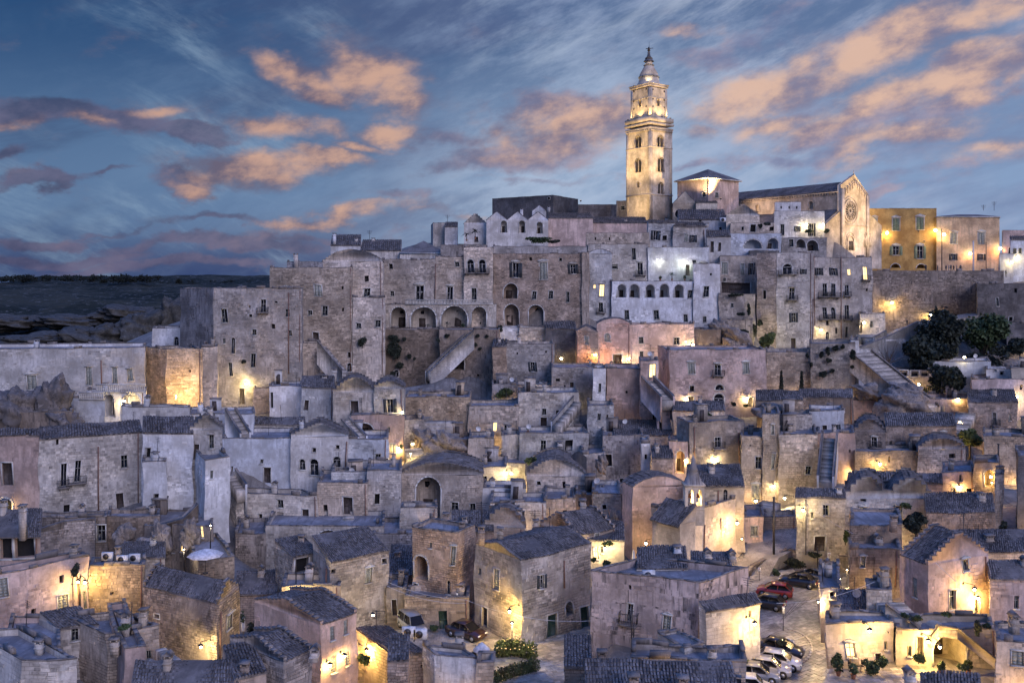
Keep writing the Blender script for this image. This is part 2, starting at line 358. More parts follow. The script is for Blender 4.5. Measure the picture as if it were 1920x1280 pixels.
def tile_quads(O, E, L, Uv, SL, pitch=.27, tl=.42, seed=0, wav=.05):
    """barrel tiles in courses; O eave corner, E along the eave, Uv up the slope"""
    r = np.random.default_rng(seed); O, E, Uv = (np.array(q, float) for q in (O, E, Uv))
    Nn = np.cross(E, Uv); Nn /= np.linalg.norm(Nn)
    if Nn[2] < 0: Nn = -Nn
    nc = max(1, int(L/pitch)); nr = max(1, int(SL/tl)+1); pitch = L/nc
    I, J = np.meshgrid(np.arange(nc), np.arange(nr), indexing='ij'); I = I.ravel(); J = J.ravel(); n = len(I)
    cx = (I+.5)*pitch+r.uniform(-.018, .018, n)+.03*np.sin(J*.5+I*.1); y0 = J*tl+r.uniform(-.025, .025, n)-.06; y1 = np.minimum(y0+tl+.08, SL)
    sag = wav*np.sin(I*pitch*.8+r.uniform(0, 6))*np.sin(np.pi*J/max(nr, 1))
    k = r.random(n) > .012; cx, y0, y1, sag = cx[k], y0[k], y1[k], sag[k]; n = len(cx)
    rot = r.normal(0, .008, n)
    hw = pitch*.47; hh = pitch*.38
    prof = [(-hw, 0), (-hw*.6, hh), (hw*.6, hh), (hw, 0)]
    lift = .035+r.uniform(-.006, .012, n)
    def P(dx, dz, y, lf):
        return O+(cx+dx)[:, None]*E+y[:, None]*Uv+(dz+lf+sag)[:, None]*Nn
    lo = [P(dx+0*cx, dz, y0, lift) for dx, dz in prof]; hi = [P(dx*.9+rot*4, dz*.85, y1, lift*.1) for dx, dz in prof]
    Q = [np.stack([lo[i], lo[i+1], hi[i+1], hi[i]], 1) for i in range(3)]
    base = [P(-hw+0*cx, -.03, y0, lift*0), P(hw+0*cx, -.03, y0, lift*0)]
    Q.append(np.stack([lo[1], lo[2], base[1], base[0]], 1))
    return Q

def wallface(mb, O, U, N, W_, z0, z1, holes, mi=0):
    O = np.array(O, float); U = np.array(U, float); N = np.array(N, float)
    def pt(s, z, d=0.): return (float(O[0]+U[0]*s-N[0]*d), float(O[1]+U[1]*s-N[1]*d), float(z))
    gs = 1.6 if WOB[0] else 1e3
    ss = sorted({0., W_}|{h[0] for h in holes}|{h[1] for h in holes}|{W_*i/math.ceil(W_/gs) for i in range(1, math.ceil(W_/gs))}); zs = sorted({z0, z1}|{h[2] for h in holes}|{h[3] for h in holes}|{z0+(z1-z0)*i/math.ceil((z1-z0)/gs) for i in range(1, math.ceil((z1-z0)/gs))})
    for i in range(len(ss)-1):
        for j in range(len(zs)-1):
            a, b, c, d = ss[i], ss[i+1], zs[j], zs[j+1]; ms, mz = (a+b)/2, (c+d)/2
            if any(h[0] < ms < h[1] and h[2] < mz < h[3] for h in holes): continue
            mb.quad(pt(a, c), pt(b, c), pt(b, d), pt(a, d), mi)
    for h in holes:
        a, b, c, d, dep, arch = h[:6]
        rise = min((b-a)/2, d-c-.02) if arch else 0
        zt = d-rise
        mb.quad(pt(a, c), pt(a, c, dep), pt(a, zt, dep), pt(a, zt), mi); mb.quad(pt(b, c), pt(b, zt), pt(b, zt, dep), pt(b, c, dep), mi)
        mb.quad(pt(a, c), pt(b, c), pt(b, c, dep), pt(a, c, dep), mi)
        if not arch: mb.quad(pt(a, zt), pt(a, zt, dep), pt(b, zt, dep), pt(b, zt), mi)
        else:
            n = 10; A = [((a+b)/2-(b-a)/2*cos(pi*i/n), zt+rise*sin(pi*i/n)) for i in range(n+1)]
            for i in range(n):
                (s0, q0), (s1, q1) = A[i], A[i+1]
                mb.quad(pt(s0, q0), pt(s1, q1), pt(s1, d), pt(s0, d), mi); mb.quad(pt(s0, q0), pt(s0, q0, dep), pt(s1, q1, dep), pt(s1, q1), mi)
        if dep > .6 and dep != 1.2: mb.quad(pt(a, c, dep), pt(b, c, dep), pt(b, d, dep), pt(a, d, dep), mi)

class Face:
    def __init__(s, Cx, Cy, U, N, W_): s.C = (Cx, Cy); s.U = U; s.N = N; s.W = W_
    def s_of(s, px):
        k = (px-960)/F; return (k*s.C[1]-s.C[0])/(s.U[0]-k*s.U[1])
    def Y(s, t): return s.C[1]+t*s.U[1]
    def z_of(s, py, t): return HC+(HOR-py)/F*s.Y(t)
    def pt(s, t, z, d=0.): return (s.C[0]+s.U[0]*t+s.N[0]*d, s.C[1]+s.U[1]*t+s.N[1]*d, z)

def bar(mb, f, s0, s1, z0, z1, d0, d1, mi=0):
    o = f.pt(s0, z0, d0); mb.hexa(o, (f.U[0]*(s1-s0), f.U[1]*(s1-s0), 0), (f.N[0]*(d1-d0), f.N[1]*(d1-d0), 0), (0, 0, z1-z0), mi)

def arcfill(mb, f, a, b, c, d, dep, mi, arch):
    """flat slab filling an opening, round-headed if arch"""
    rise = min((b-a)/2, d-c-.02) if arch else 0; n = 8
    pts = [f.pt(a, c, -dep), f.pt(b, c, -dep)]
    pts += [f.pt((a+b)/2+(b-a)/2*cos(pi*i/n), d-rise+rise*sin(pi*i/n), -dep) for i in range(n+1)] if arch else [f.pt(b, d, -dep), f.pt(a, d, -dep)]
    mb.poly(pts, (-f.N[0]*.05, -f.N[1]*.05, 0), mi)
def arcband(mb, f, a, b, c, d, w, d0, d1, mi, legs=True):
    rise = (b-a)/2; zt = d-rise; n = 10; m = (a+b)/2
    for i in range(n):
        p = []
        for rr, k in ((rise, i), (rise, i+1), (rise+w, i+1), (rise+w, i)): p.append(f.pt(m-rr*cos(pi*k/n), zt+rr*sin(pi*k/n), d0))
        mb.poly(p, (f.N[0]*(d1-d0), f.N[1]*(d1-d0), 0), mi)
    if legs: bar(mb, f, a-w, a, c, zt, d0, d1, mi); bar(mb, f, b, b+w, c, zt, d0, d1, mi)

NW = [0]
def opening(f, kind, a, b, c, d, par, opt):
    """one door or window as a part: frame + surround, with pane, sill and shutters as sub-parts"""
    w = b-a; h = d-c; NW[0] += 1
    arch = kind in 'aA' or 'r' in opt
    surr = 'p' in opt or w > .55
    sc = max(.08, min(.2, w*.12))
    if kind == 'h':                         # bare hole, its inner shade painted as a black slab
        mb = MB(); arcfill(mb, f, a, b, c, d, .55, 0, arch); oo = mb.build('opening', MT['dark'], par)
        if NW[0] % 3 and w > .5:
            q = MB(); e = max(.09, w*.13)
            if arch: arcband(q, f, a, b, c, d, e, 0, .04, 0)
            else: bar(q, f, a-e, a, c, d, -.01, .04); bar(q, f, b, b+e, c, d, -.01, .04); bar(q, f, a-e, b+e, d, d+e, -.01, .05); bar(q, f, a-e*1.2, b+e*1.2, c-e*.9, c, -.01, .1)
            q.build('surround', MT['trim'], oo)
        return
    if kind in 'dg':
        mb = MB(); arcfill(mb, f, a, b, c, d, .28, 0, arch)
        o = mb.build('door', MT['green' if kind == 'g' else 'wood'], par)
        k = MB(); n = max(2, int(w/.45))
        for i in range(n+1): bar(k, f, a+w*i/n-.02, a+w*i/n+.02, c, d-(w/2 if arch else 0), -.28, -.245)
        bar(k, f, a, b, c+h*.45, c+h*.45+.08, -.28, -.24)
        k.build('door_frame', [MT['green' if kind == 'g' else 'wood']], o)
        if 'p' in opt or kind == 'd':
            q = MB(); bar(q, f, a-sc, b+sc, d, d+sc, -.02, .05) if not arch else arcband(q, f, a, b, c, d, sc, 0, .05, 0)
            if not arch: bar(q, f, a-sc, a, c, d, -.02, .05); bar(q, f, b, b+sc, c, d, -.02, .05)
            q.build('surround', MT['trim'], o)
        return
    if kind == 'A':                         # deep arched recess
        q = MB(); arcband(q, f, a, b, c, d, max(.18, w*.06), .0, .07, 0)
        o = q.build('arch', MT['trim'], par)
        if h > 2.4:
            dd = 3.1 if 'D' in opt else 2.2; q = MB(); m = a+w*(.38 if NW[0] % 2 else .6); dw = min(w*.22, .7)
            bar(q, f, m-dw, m+dw, c, c+min(h*.55, 2.3), -dd+.01, -dd+.09); q.build('inner_door', MT['wood'], o)
            if h > 4: q = MB(); bar(q, f, m-.35, m+.35, c+h*.66, c+h*.8, -dd+.01, -dd+.06); q.build('inner_window', MT['glass'], o)
        return
    lit = kind in 'l' or 'i' in opt
    fr = MB(); fw = max(.05, w*.07)
    if not arch:
        for (x0, x1, y0, y1) in ((a, b, c, c+fw), (a, b, d-fw, d), (a, a+fw, c+fw, d-fw), (b-fw, b, c+fw, d-fw)): bar(fr, f, x0, x1, y0, y1, -.24, -.16, 0)
    else: arcband(fr, f, a+fw, b-fw, c, d-fw, fw, -.24, -.16, 0)
    m = (a+b)/2; zt = d-(w/2 if arch else 0)
    bar(fr, f, m-fw/2, m+fw/2, c+fw, zt-fw, -.24, -.17, 0)
    if h > 1.2: bar(fr, f, a+fw, b-fw, c+h*.62, c+h*.62+fw*.8, -.24, -.175, 0)
    if surr:
        e = sc
        if arch: arcband(fr, f, a, b, c, d, e, 0, .07, 1)
        else:
            bar(fr, f, a-e, a, c, d, -.01, .06, 1); bar(fr, f, b, b+e, c, d, -.01, .06, 1); bar(fr, f, a-e*1.3, b+e*1.3, d, d+e, -.01, .09, 1)
            if 'p' in opt:
                bar(fr, f, a-e*2.2, b+e*2.2, d+e*1.5, d+e*2.3, -.01, .28, 1)
                pts = [f.pt(a-e*2, d+e*2.3, 0), f.pt(b+e*2, d+e*2.3, 0), f.pt(m, d+e*2.3+w*.28, 0)]; fr.poly(pts, (f.N[0]*.14, f.N[1]*.14, 0), 1)
    o = fr.build('window', [MT['frame' if kind != 'w' else 'shutl'], MT['trim']], par)
    pn = MB(); arcfill(pn, f, a, b, c, d, .2, 0, arch)
    pn.build('pane', MT[('litc' if 'y' in opt else 'litw') if lit else 'glass'], o)
    if kind in 'sc' :
        sm = MT['shut' if kind == 's' and 'g' not in opt else 'shutg' if 'g' in opt else 'shutl']
        for sd in (0, 1):
            q = MB(); hw = w/2-.01
            if kind == 's':
                x0 = a-hw-.03 if sd == 0 else b+.03
                bar(q, f, x0, x0+hw, c+.02, d, .03, .075)
                n = max(3, int(h/.3))
                for i in range(n): bar(q, f, x0+.05, x0+hw-.05, c+.06+i*(h-.1)/n, c+.06+(i+.55)*(h-.1)/n, .07, .10)
            else:
                x0 = a+.01 if sd == 0 else m+.01
                bar(q, f, x0, x0+hw-.02, c+.02, d-.02, -.14, -.1)
                n = max(3, int(h/.26))
                for i in range(n): bar(q, f, x0+.05, x0+hw-.07, c+.06+i*(h-.1)/n, c+.06+(i+.55)*(h-.1)/n, -.1, -.07)
            q.build('shutter', sm, o)
    if kind != 'b' and 'n' not in opt:
        q = MB(); bar(q, f, a-sc, b+sc, c-.12, c, -.02, .16); q.build('sill', MT['trim'], o)
    if kind == 'b' or 'B' in opt:
        e = max(.35, w*.55) if 'W' not in opt else w*1.1; q = MB(); bar(q, f, a-e, b+e, c-.18, c, -.01, .85)
        for x in (a-e*.5, b+e*.5): bar(q, f, x-.09, x+.09, c-.5, c-.18, 0, .5)
        bo = q.build('balcony', MT['cope'], par)
        r = MB(); x0, x1 = a-e+.05, b+e-.05
        bar(r, f, x0, x1, c+.92, c+.97, .76, .81)
        for x in (x0, x1): bar(r, f, x-.02, x+.02, c+.92, c+.97, 0, .8)
        n = int((x1-x0)/.16)
        for i in range(n+1): x = x0+(x1-x0)*i/n; bar(r, f, x-.014, x+.014, c, c+.93, .77, .80)
        for i in range(1, 5):
            for x in (x0, x1): bar(r, f, x-.014, x+.014, c, c+.93, i*.16, i*.16+.028)
        r.build('railing', MT['metal'], bo)

LAMPS = []
def lamp(p, N, power, label, col=(1, .66, .26), kind='wall', r=.16, out=.9, group='lit street lamps of the old town', arm=True):
    """a lamp: bracket, shade, bulb and its light"""
    q = np.array(p, float); n = np.array([N[0], N[1], 0.]); e = empty('wall_lamp' if kind == 'wall' else 'street_lamp', tuple(q), label, 'lamp', group)
    h = q+n*out; bs = max(1., q[1]/85)
    if arm:
        m = MB(); m.cyl(q+np.array((0, 0, .35)), h+np.array((0, 0, .42)), .03, n=6); m.cyl(q-n*.02+np.array((0, 0, .2)), q+n*.05+np.array((0, 0, .2)), .12, n=6)
        m.cyl(h+np.array((0, 0, .42)), h+np.array((0, 0, .25)), .025, n=6); m.build('bracket', MT['metal'], e)
        m = MB(); m.lathe(tuple(h), [(.02, .32), (.09, .26), (.26, .13)], 10); m.build('lamp_shade', MT['metal'], e)
    m = MB(); m.lathe(tuple(h-np.array((0, 0, .04))), [(a_*bs, b_*bs) for a_, b_ in ((.0, -.1), (.09, -.06), (.11, .02), (.07, .1), (0, .13))], 10); m.build('bulb', MT['bulb' if col[2] < .6 else 'bulbw'], e, smooth=True)
    l = bpy.data.lights.new('lamp_light', 'POINT'); l.energy = power*LP; l.color = col; l.shadow_soft_size = r
    lo = bpy.data.objects.new('lamp_light', l); C.objects.link(lo); lo.parent = e; lo.location = tuple(h-q+np.array((0, 0, -.22))+n*.1)
    return e
LP = 2.0
LAMPWORDS = ['', 'second ', 'third ', 'fourth ']
def lamplabel(i, n, label):
    w = label.split()
    pre = ['glowing lamp on the'] if n == 1 else ['left lamp on the', 'right lamp on the'] if n == 2 else ['first lamp on the', 'second lamp on the', 'third lamp on the']
    return ' '.join((pre[min(i, len(pre)-1)].split()+w)[:16])

def chimney(par, px, py, Y, zb, w=.6, mat='lime', typ=0, h_=None):
    x, y, z = at(px, py, Y); z0 = min(zb, z-.8); m = MB(); a = w/2
    m.box(x-a, x+a, y-a, y+a, z0, z-.35); m.box(x-a-.06, x+a+.06, y-a-.06, y+a+.06, z-.75, z-.65)
    for dx in (-a, a-.12):
        for dy in (-a, a-.12): m.box(x+dx, x+dx+.12, y+dy, y+dy+.12, z-.35, z-.1)
    o = m.build('chimney', MT[mat], par)
    m = MB()
    if typ: m.poly([(x-a-.1, y-a-.1, z-.1), (x+a+.1, y-a-.1, z-.1), (x, y-a-.1, z+.25)], (0, w+.2, 0))
    else: m.box(x-a-.1, x+a+.1, y-a-.1, y+a+.1, z-.1, z)
    m.build('chimney_cap', MT['cope'], o)

HOUSES = []; BASE = []      # ground control points
FOOT = []      # footprints: corner, u, v, W, D, top
HN = [0]; DBG = False
def house(label, xc, xr, yt, yb, win='', xl=None, th=0., Y=None, d=9., roof='f', r=1.6, n=1, mat='lime', blk=.5, chim='', name='stone_house', cat='house',
          Yt=None, para=.5, rmat='tile', ov=0., gable='step', down=4., lampw='', ground=True, cope='cope', yr=None, th2=None, sl=.42, clutter=True):
    """a building from its nearest corner xc; right wall runs to xr, left wall to xl; th = how far it is turned"""
    HN[0] += 1; sd = HN[0]; WOB[0] = .13 if Y is None or Y < 230 else 0.
    if name in ('retaining_wall', 'palace', 'crossing_drum', 'transept'): WOB[0] = 0.
    Y = Yof(yb) if Y is None else Y; t = radians(th)
    
    if th2 is None and xl is None and abs(th) < 15:      # party walls run straight back, away from the eye of the valley
        th2 = th if abs(th) > 20 else (-math.degrees(math.atan((xc-960)/F))+1 if xc > 960 else -math.degrees(math.atan((xr-960)/F))-1 if xr < 960 else 0)
    t2 = radians(th if th2 is None else th2); u = (cos(t), sin(t)); v = (-sin(t2), cos(t2)); nu = (sin(t), -cos(t)); nv = (-cos(t2), -sin(t2))
    Cx, Cy = (xc-960)/F*Y, Y
    if yr is not None:          # depth and rise that bring the back or ridge line to the height seen
        A = -(HOR-yt)/F*Y; k_ = yr-HOR; s_ = 0 if roof[0] == 'f' else sl
        d = (A*F-k_*Y)/(k_+s_*F)/max(.4, v[1]); d = min(max(d, 1.5), 16)
        if roof[0] != 'f': r = sl*d if roof[0] in 's' else r
    fu = Face(Cx, Cy, u, nu, 0); fv = Face(Cx, Cy, v, nv, 0)
    W_ = fu.s_of(xr); D = fv.s_of(xl) if xl is not None else d
    if not (.5 < W_ < 90): print('BADW', label, W_); W_ = 8.
    if not (.5 < D < 90): print('BADD', label, D); D = 8.
    fu.W, fv.W = W_, D
    if DBG and (D > 13 or (W_ > 14 and th)): print('DBG', label[:50], 'W %.1f D %.1f' % (W_, D))
    zt = HC+(HOR-yt)/F*Y; zb = HC+(HOR-yb)/F*Y; z0 = zb-down
    org = (Cx+(u[0]*W_+v[0]*D)/2, Cy+(u[1]*W_+v[1]*D)/2, zb)
    root = empty(name, org, label, cat)
    corners = [(Cx, Cy), (Cx+u[0]*W_, Cy+u[1]*W_), (Cx+u[0]*W_+v[0]*D, Cy+u[1]*W_+v[1]*D), (Cx+v[0]*D, Cy+v[1]*D)]
    if ground:
        for i, c in enumerate(corners):
            BASE.append((c[0], c[1], zb if i == 0 or (i == 1 and abs(th) < 50) or (i == 3 and th > 40) else zb+.3*(zt-zb)))
        BASE.append((corners[0][0]+u[0]*W_/2+nu[0], corners[0][1]+u[1]*W_/2+nu[1], zb))
    FOOT.append((Cx, Cy, u, v, W_, D, zt-1.2 if roof[0] == 'f' else zt-.6))
    hu, hv = [], []; ops = []; lamps = []
    for it in win.split(';'):
        it = it.split()
        if not it: continue
        k = it[0]; px, py = float(it[1]), float(it[2]); ff = fv if (px < xc) else fu
        if k[0] == 'L':
            if float(it[3]) > 0: lamps.append((ff, px, py, float(it[3]), it[4] if len(it) > 4 else ''))
            continue
        if k[0] == 'P':                       # drain pipe: x, y0, y1
            s = ff.s_of(px); m = MB(); m.cyl(ff.pt(s, ff.z_of(py, s), .1), ff.pt(s, ff.z_of(float(it[3]), s), .1), .09, n=6); m.build('drain_pipe', MT['pipe'], root); continue
        w, h = float(it[3]), float(it[4])
        s0, s1 = sorted((ff.s_of(px-w/2), ff.s_of(px+w/2))); sm = (s0+s1)/2
        zc0, zc1 = ff.z_of(py+h/2, sm), ff.z_of(py-h/2, sm)
        s0 = max(.06, s0); s1 = min(ff.W-.06, s1); zc1 = min(zc1, zt-.06); zc0 = max(zc0, z0+.1)
        if s1-s0 < .15 or zc1-zc0 < .15: continue
        HL = hu if ff is fu else hv
        arch = k[0] in 'aA' or 'r' in k
        if any(s0 < q[1]+.02 and s1 > q[0]-.02 and zc0 < q[3]+.02 and zc1 > q[2]-.02 for q in HL if q[4] < 1): 
            continue
        dep = {'h': .6, 'A': 2.2, 'd': .33, 'g': .33}.get(k[0], .3)
        if 'D' in k[1:]: dep = 3.1
        HL.append((s0, s1, zc0, zc1, dep, arch)); ops.append((ff, k, s0, s1, zc0, zc1))
    wm = MT[mat]; mb = MB()
    wallface(mb, (Cx, Cy), u, nu, W_, z0, zt, hu); wallface(mb, (Cx, Cy), v, nv, D, z0, zt, hv)
    wallface(mb, corners[1], v, (u[0], u[1]), D, z0, zt, []); wallface(mb, corners[3], u, v, W_, z0, zt, [])
    P = lambda s, q, z: (Cx+u[0]*s+v[0]*q, Cy+u[1]*s+v[1]*q, z)
    gz = None; rt = MB(); TQ = []; tp = .225 if Y < 115 else (.34 if Y < 170 else .5); tl = tp*1.5
    gq = []
    kind = roof[0]
    if kind == 'f':
        k = .32
        rt.quad(P(k, k, zt-para), P(W_-k, k, zt-para), P(W_-k, D-k, zt-para), P(k, D-k, zt-para), 0)
        for (a, b, c_, e) in ((k, W_-k, k, k), (k, W_-k, D-k, D-k), (k, k, k, D-k), (W_-k, W_-k, k, D-k)): rt.quad(P(a, c_, zt-para), P(b, e, zt-para), P(b, e, zt), P(a, c_, zt), 1)
        # uneven coping stones round the rim
        for (ln, fn) in ((W_, lambda s: P(s, -.03, zt)), (D, lambda s: P(-.03, s, zt)), (W_, lambda s: P(s, D-k, zt)), (D, lambda s: P(W_-k, s, zt))):
            vec = u if ln == W_ and fn(0) != fn(ln) and abs((fn(1)[0]-fn(0)[0])-u[0]) < 1e-6 else v
            s = 0.
            while s < ln-.1:
                L = min(random.uniform(.6, 2.0), ln-s); e = random.uniform(.05, .14)+(random.random() < .16 and Y < 215)*random.uniform(.15, .5)
                pr = v if vec is u else u
                rt.hexa(fn(s+.01), (vec[0]*(L-.02), vec[1]*(L-.02), 0), (pr[0]*(k+.05), pr[1]*(k+.05), 0), (0, 0, e), 2); s += L
    elif kind in 'gvb':
        along_v = roof[1:2] != 'u'       # ridge runs away from the right wall's plane when 'v'
        Wd, Ln = (W_, D) if along_v else (D, W_)
        Q = (lambda a, b, z: P(a, b, z)) if along_v else (lambda a, b, z: P(b, a, z))
        wd = Wd/n
        if kind == 'g': g_ = lambda s: r*(1-abs(2*((s % wd)/wd)-1)) if s < Wd-1e-6 else 0.
        else: g_ = lambda s: r*sin(pi*((s % wd)/wd))**.8 if 1e-6 < s < Wd-1e-6 else 0.
        segs = []
        kk = 2 if kind == 'g' else 8
        for i in range(n):
            for j in range(kk): segs.append((wd*(i+j/kk), wd*(i+(j+1)/kk)))
        gg = lambda s: 0. if min(s % wd, wd-(s % wd)) < 1e-4 else g_(s)
        o_ = ov
        for (a, b) in segs:
            za, zb_ = zt+gg(a), zt+gg(b)
            if a == 0 and o_: za -= o_*(zb_-za)/(b-a); a = -o_
            if abs(b-Wd) < 1e-6 and o_: zb_ -= o_*(za-zb_)/(b-a); b = Wd+o_
            rt.quad(Q(a, 0, za-.04), Q(b, 0, zb_-.04), Q(b, Ln, zb_-.04), Q(a, Ln, za-.04), 0)
            A = np.array(Q(a, .2, za)); B = np.array(Q(b, .2, zb_)); E = np.array(Q(a, 1.2, za))-A
            up = B-A if zb_ > za else A-B; o0 = A if zb_ > za else B; sl = np.linalg.norm(up)
            if sl > .1: TQ += tile_quads(o0, E, Ln-.25, up/sl, sl, tp, tl, sd*7+int(a*10))
        # gable walls: stepped like the old town's, or smooth
        for e0 in (0, 1):
            st = 2*max(4, int(wd/1.1)) if gable == 'step' else 24
            th_ = .32 if gable == 'step' else .3
            q1 = Q(0, 1, 0); q0 = Q(0, 0, 0); y0 = 0 if e0 == 0 else Ln-th_; off = ((q1[0]-q0[0])*th_, (q1[1]-q0[1])*th_, 0)
            tops = []
            for i in range(n*st):
                a, b = Wd*i/(n*st), Wd*(i+1)/(n*st)
                if gable == 'step': z = max(g_((a+b)/2), 0.)+.24; tops.append((a, b, z, z))
                else: tops.append((a, b, gg(a)+.03, gg(b)+.03))
            pts = [Q(0, y0, zt-.012), Q(Wd, y0, zt-.012)]
            for (a, b, za, zb_) in tops[::-1]: pts += [Q(b, y0, zt+zb_), Q(a, y0, zt+za)]
            mb.poly(pts, off)
            if Y < 170:                       # capstones, darker and slightly proud
                for (a, b, za, zb_) in tops:
                    p = [Q(a-.02, y0-.05, zt+za), Q(b+.02, y0-.05, zt+zb_), Q(b+.02, y0-.05, zt+zb_+.08), Q(a-.02, y0-.05, zt+za+.08)]
                    rt.poly(p, (off[0]*1.25, off[1]*1.25, 0), 2)
    elif kind == 's':                     # one slope: 'su' falls towards the right wall, 'sv' towards the left wall
        au = roof[1:2] != 'v'; Ln, Sp = (W_, D) if au else (D, W_)
        Q = (lambda a, b, z: P(a, b, z)) if au else (lambda a, b, z: P(b, a, z))
        o_ = max(ov, .15)
        z_e = zt-o_*r/Sp
        rt.quad(Q(-.05, -o_, z_e+.02), Q(Ln+.05, -o_, z_e+.02), Q(Ln+.05, Sp, zt+r+.02), Q(-.05, Sp, zt+r+.02), 0)
        rt.quad(Q(-.05, -o_, z_e-.1), Q(Ln+.05, -o_, z_e-.1), Q(Ln+.05, 0, zt-.08), Q(-.05, 0, zt-.08), 2)
        rt.quad(Q(-.05, -o_, z_e-.1), Q(Ln+.05, -o_, z_e-.1), Q(Ln+.05, -o_, z_e+.02), Q(-.05, -o_, z_e+.02), 2)
        A = np.array(Q(0, -o_, z_e+.04)); E = np.array(Q(1, -o_, z_e+.04))-A; up = np.array(Q(0, Sp, zt+r+.04))-A; sl = np.linalg.norm(up)
        TQ += tile_quads(A, E, Ln, up/sl, sl, tp, tl, sd*7)
        for a in (0, Ln):
            a0 = min(a, Ln-.3) if a else 0
            mb.poly([Q(a, 0, zt), Q(a, Sp, zt), Q(a, Sp, zt+r)], tuple(np.array(Q(a-.3 if a else .3, 0, 0))-np.array(Q(a, 0, 0))))
        mb.quad(Q(0, Sp, zt), Q(Ln, Sp, zt), Q(Ln, Sp, zt+r), Q(0, Sp, zt+r))
    elif kind == 'h':                     # hip / pyramid
        c1, c2 = (P(W_/2, D/2, zt+r),)*2
        if D > W_*1.2: c1, c2 = P(W_/2, W_/2, zt+r), P(W_/2, D-W_/2, zt+r)
        elif W_ > D*1.2: c1, c2 = P(D/2, D/2, zt+r), P(W_-D/2, D/2, zt+r)
        o_ = max(ov, .3)
        q = [P(-o_, -o_, zt), P(W_+o_, -o_, zt), P(W_+o_, D+o_, zt), P(-o_, D+o_, zt)]
        if D > W_*1.2: fs = [(q[0], q[1], c1, c1), (q[1], q[2], c2, c1), (q[2], q[3], c2, c2), (q[3], q[0], c1, c2)]
        else: fs = [(q[0], q[1], c2, c1), (q[1], q[2], c2, c2), (q[2], q[3], c1, c2), (q[3], q[0], c1, c1)]
        for a in fs: rt.quad(*a, 0)
        rt.quad(*[tuple(np.array(z)-(0, 0, .05)) for z in q], 2)
        m2 = MB()
        for a in range(4): m2.hexa(tuple(np.array(q[a])-(0, 0, .3)), np.array(q[(a+1) % 4])-np.array(q[a]), (.01, .01, 0), (0, 0, .3))
        m2.build('cornice', MT['trim'], root)
    wall = mb.build('wall', wm, root)
    rr = random.Random(sd*13+5); tone = rr.uniform(.74, 1.24); hue = rr.uniform(-.07, .07); OC = (min(1.3, tone*(1+hue)), tone, tone*(1-hue*1.4), 1); wall.color = OC
    if kind == 'f' and clutter and W_ > 4.5 and D > 5 and 88 < Y < 190 and yt > 665 and rr.random() < .6:      # stair head on the roof
        hw, hd, hh = rr.uniform(1.3, 2.2), rr.uniform(1.4, 2.0), rr.uniform(1.5, 2.2); a0 = rr.uniform(.5, W_-hw-.6); b0 = D-hd-.5
        q = MB(); o_ = np.array(P(a0, b0, zt-para)); q.hexa(o_, (u[0]*hw, u[1]*hw, 0), (v[0]*hd, v[1]*hd, 0), (0, 0, hh+para)); ho = q.build('stair_head', wm, root); ho.color = OC
        q = MB(); q.hexa(np.array(P(a0+.3, b0-.03, zt-para)), (u[0]*.75, u[1]*.75, 0), (v[0]*.03, v[1]*.03, 0), (0, 0, min(1.8, hh))); q.build('door', MT['wood'], ho)
        q = MB(); o_ = np.array(P(a0-.12, b0-.12, zt+hh)); q.hexa(o_, (u[0]*(hw+.24), u[1]*(hw+.24), 0), (v[0]*(hd+.24), v[1]*(hd+.24), 0), (0, 0, .12)); q.build('roof_slab', MT['cope'], ho)
    if not chim and clutter and Y < 190 and yt > 640 and kind in 'fsg' and rr.random() < .55:
        cd = D*rr.uniform(.35, .8); cw = rr.uniform(.7, W_-.7) if W_ > 2 else W_/2; pp = P(cw, cd, 0); hz = zt+(r*cd/D if kind == 's' else r*.7 if kind == 'g' else 0)+rr.uniform(.7, 1.5)
        chim_auto = (960+F*pp[0]/pp[1], HOR-(hz-HC)*F/pp[1], pp[1])
    else: chim_auto = None
    if clutter and 75 < Y < 190 and yt > 640 and rr.random() < .33:      # television aerial or dish
        pa = P(rr.uniform(.4, max(.5, W_-.4)), D*rr.uniform(.3, .8), 0); q = MB(); ht_ = rr.uniform(1.6, 3.0); zz_ = zt+(r*.5 if kind != 'f' else 0)
        q.cyl((pa[0], pa[1], zt-.6), (pa[0], pa[1], zz_+ht_), .035, n=5); ax_ = rr.uniform(0, 3)
        if rr.random() < .6:
            for i in range(4): q.cyl((pa[0]-cos(ax_)*(.55-i*.08), pa[1]-sin(ax_)*(.55-i*.08), zz_+ht_-.1-i*.2), (pa[0]+cos(ax_)*(.55-i*.08), pa[1]+sin(ax_)*(.55-i*.08), zz_+ht_-.1-i*.2), .02, n=4)
            q.build('tv_aerial', MT['metal'], root)
        else:
            q.build('dish_mast', MT['metal'], root); q = MB(); q.lathe((0, 0, 0), [(0, 0), (.2, .03), (.42, .13)], 12)
            q.v = [(pa[0]+vx, pa[1]-.1-vz, zz_+.8+vy) for vx, vy, vz in q.v]; q.build('satellite_dish', MT['acw'], root)
    if clutter and Y < 200 and W_ > 4 and rr.random() < .35:
        s_ = W_-rr.uniform(.25, .6); q = MB(); q.cyl(fu.pt(s_, zt-.1, .09), fu.pt(s_, max(zb, z0), .09), .07, n=6); q.build('drain_pipe', MT['pipe'], root)
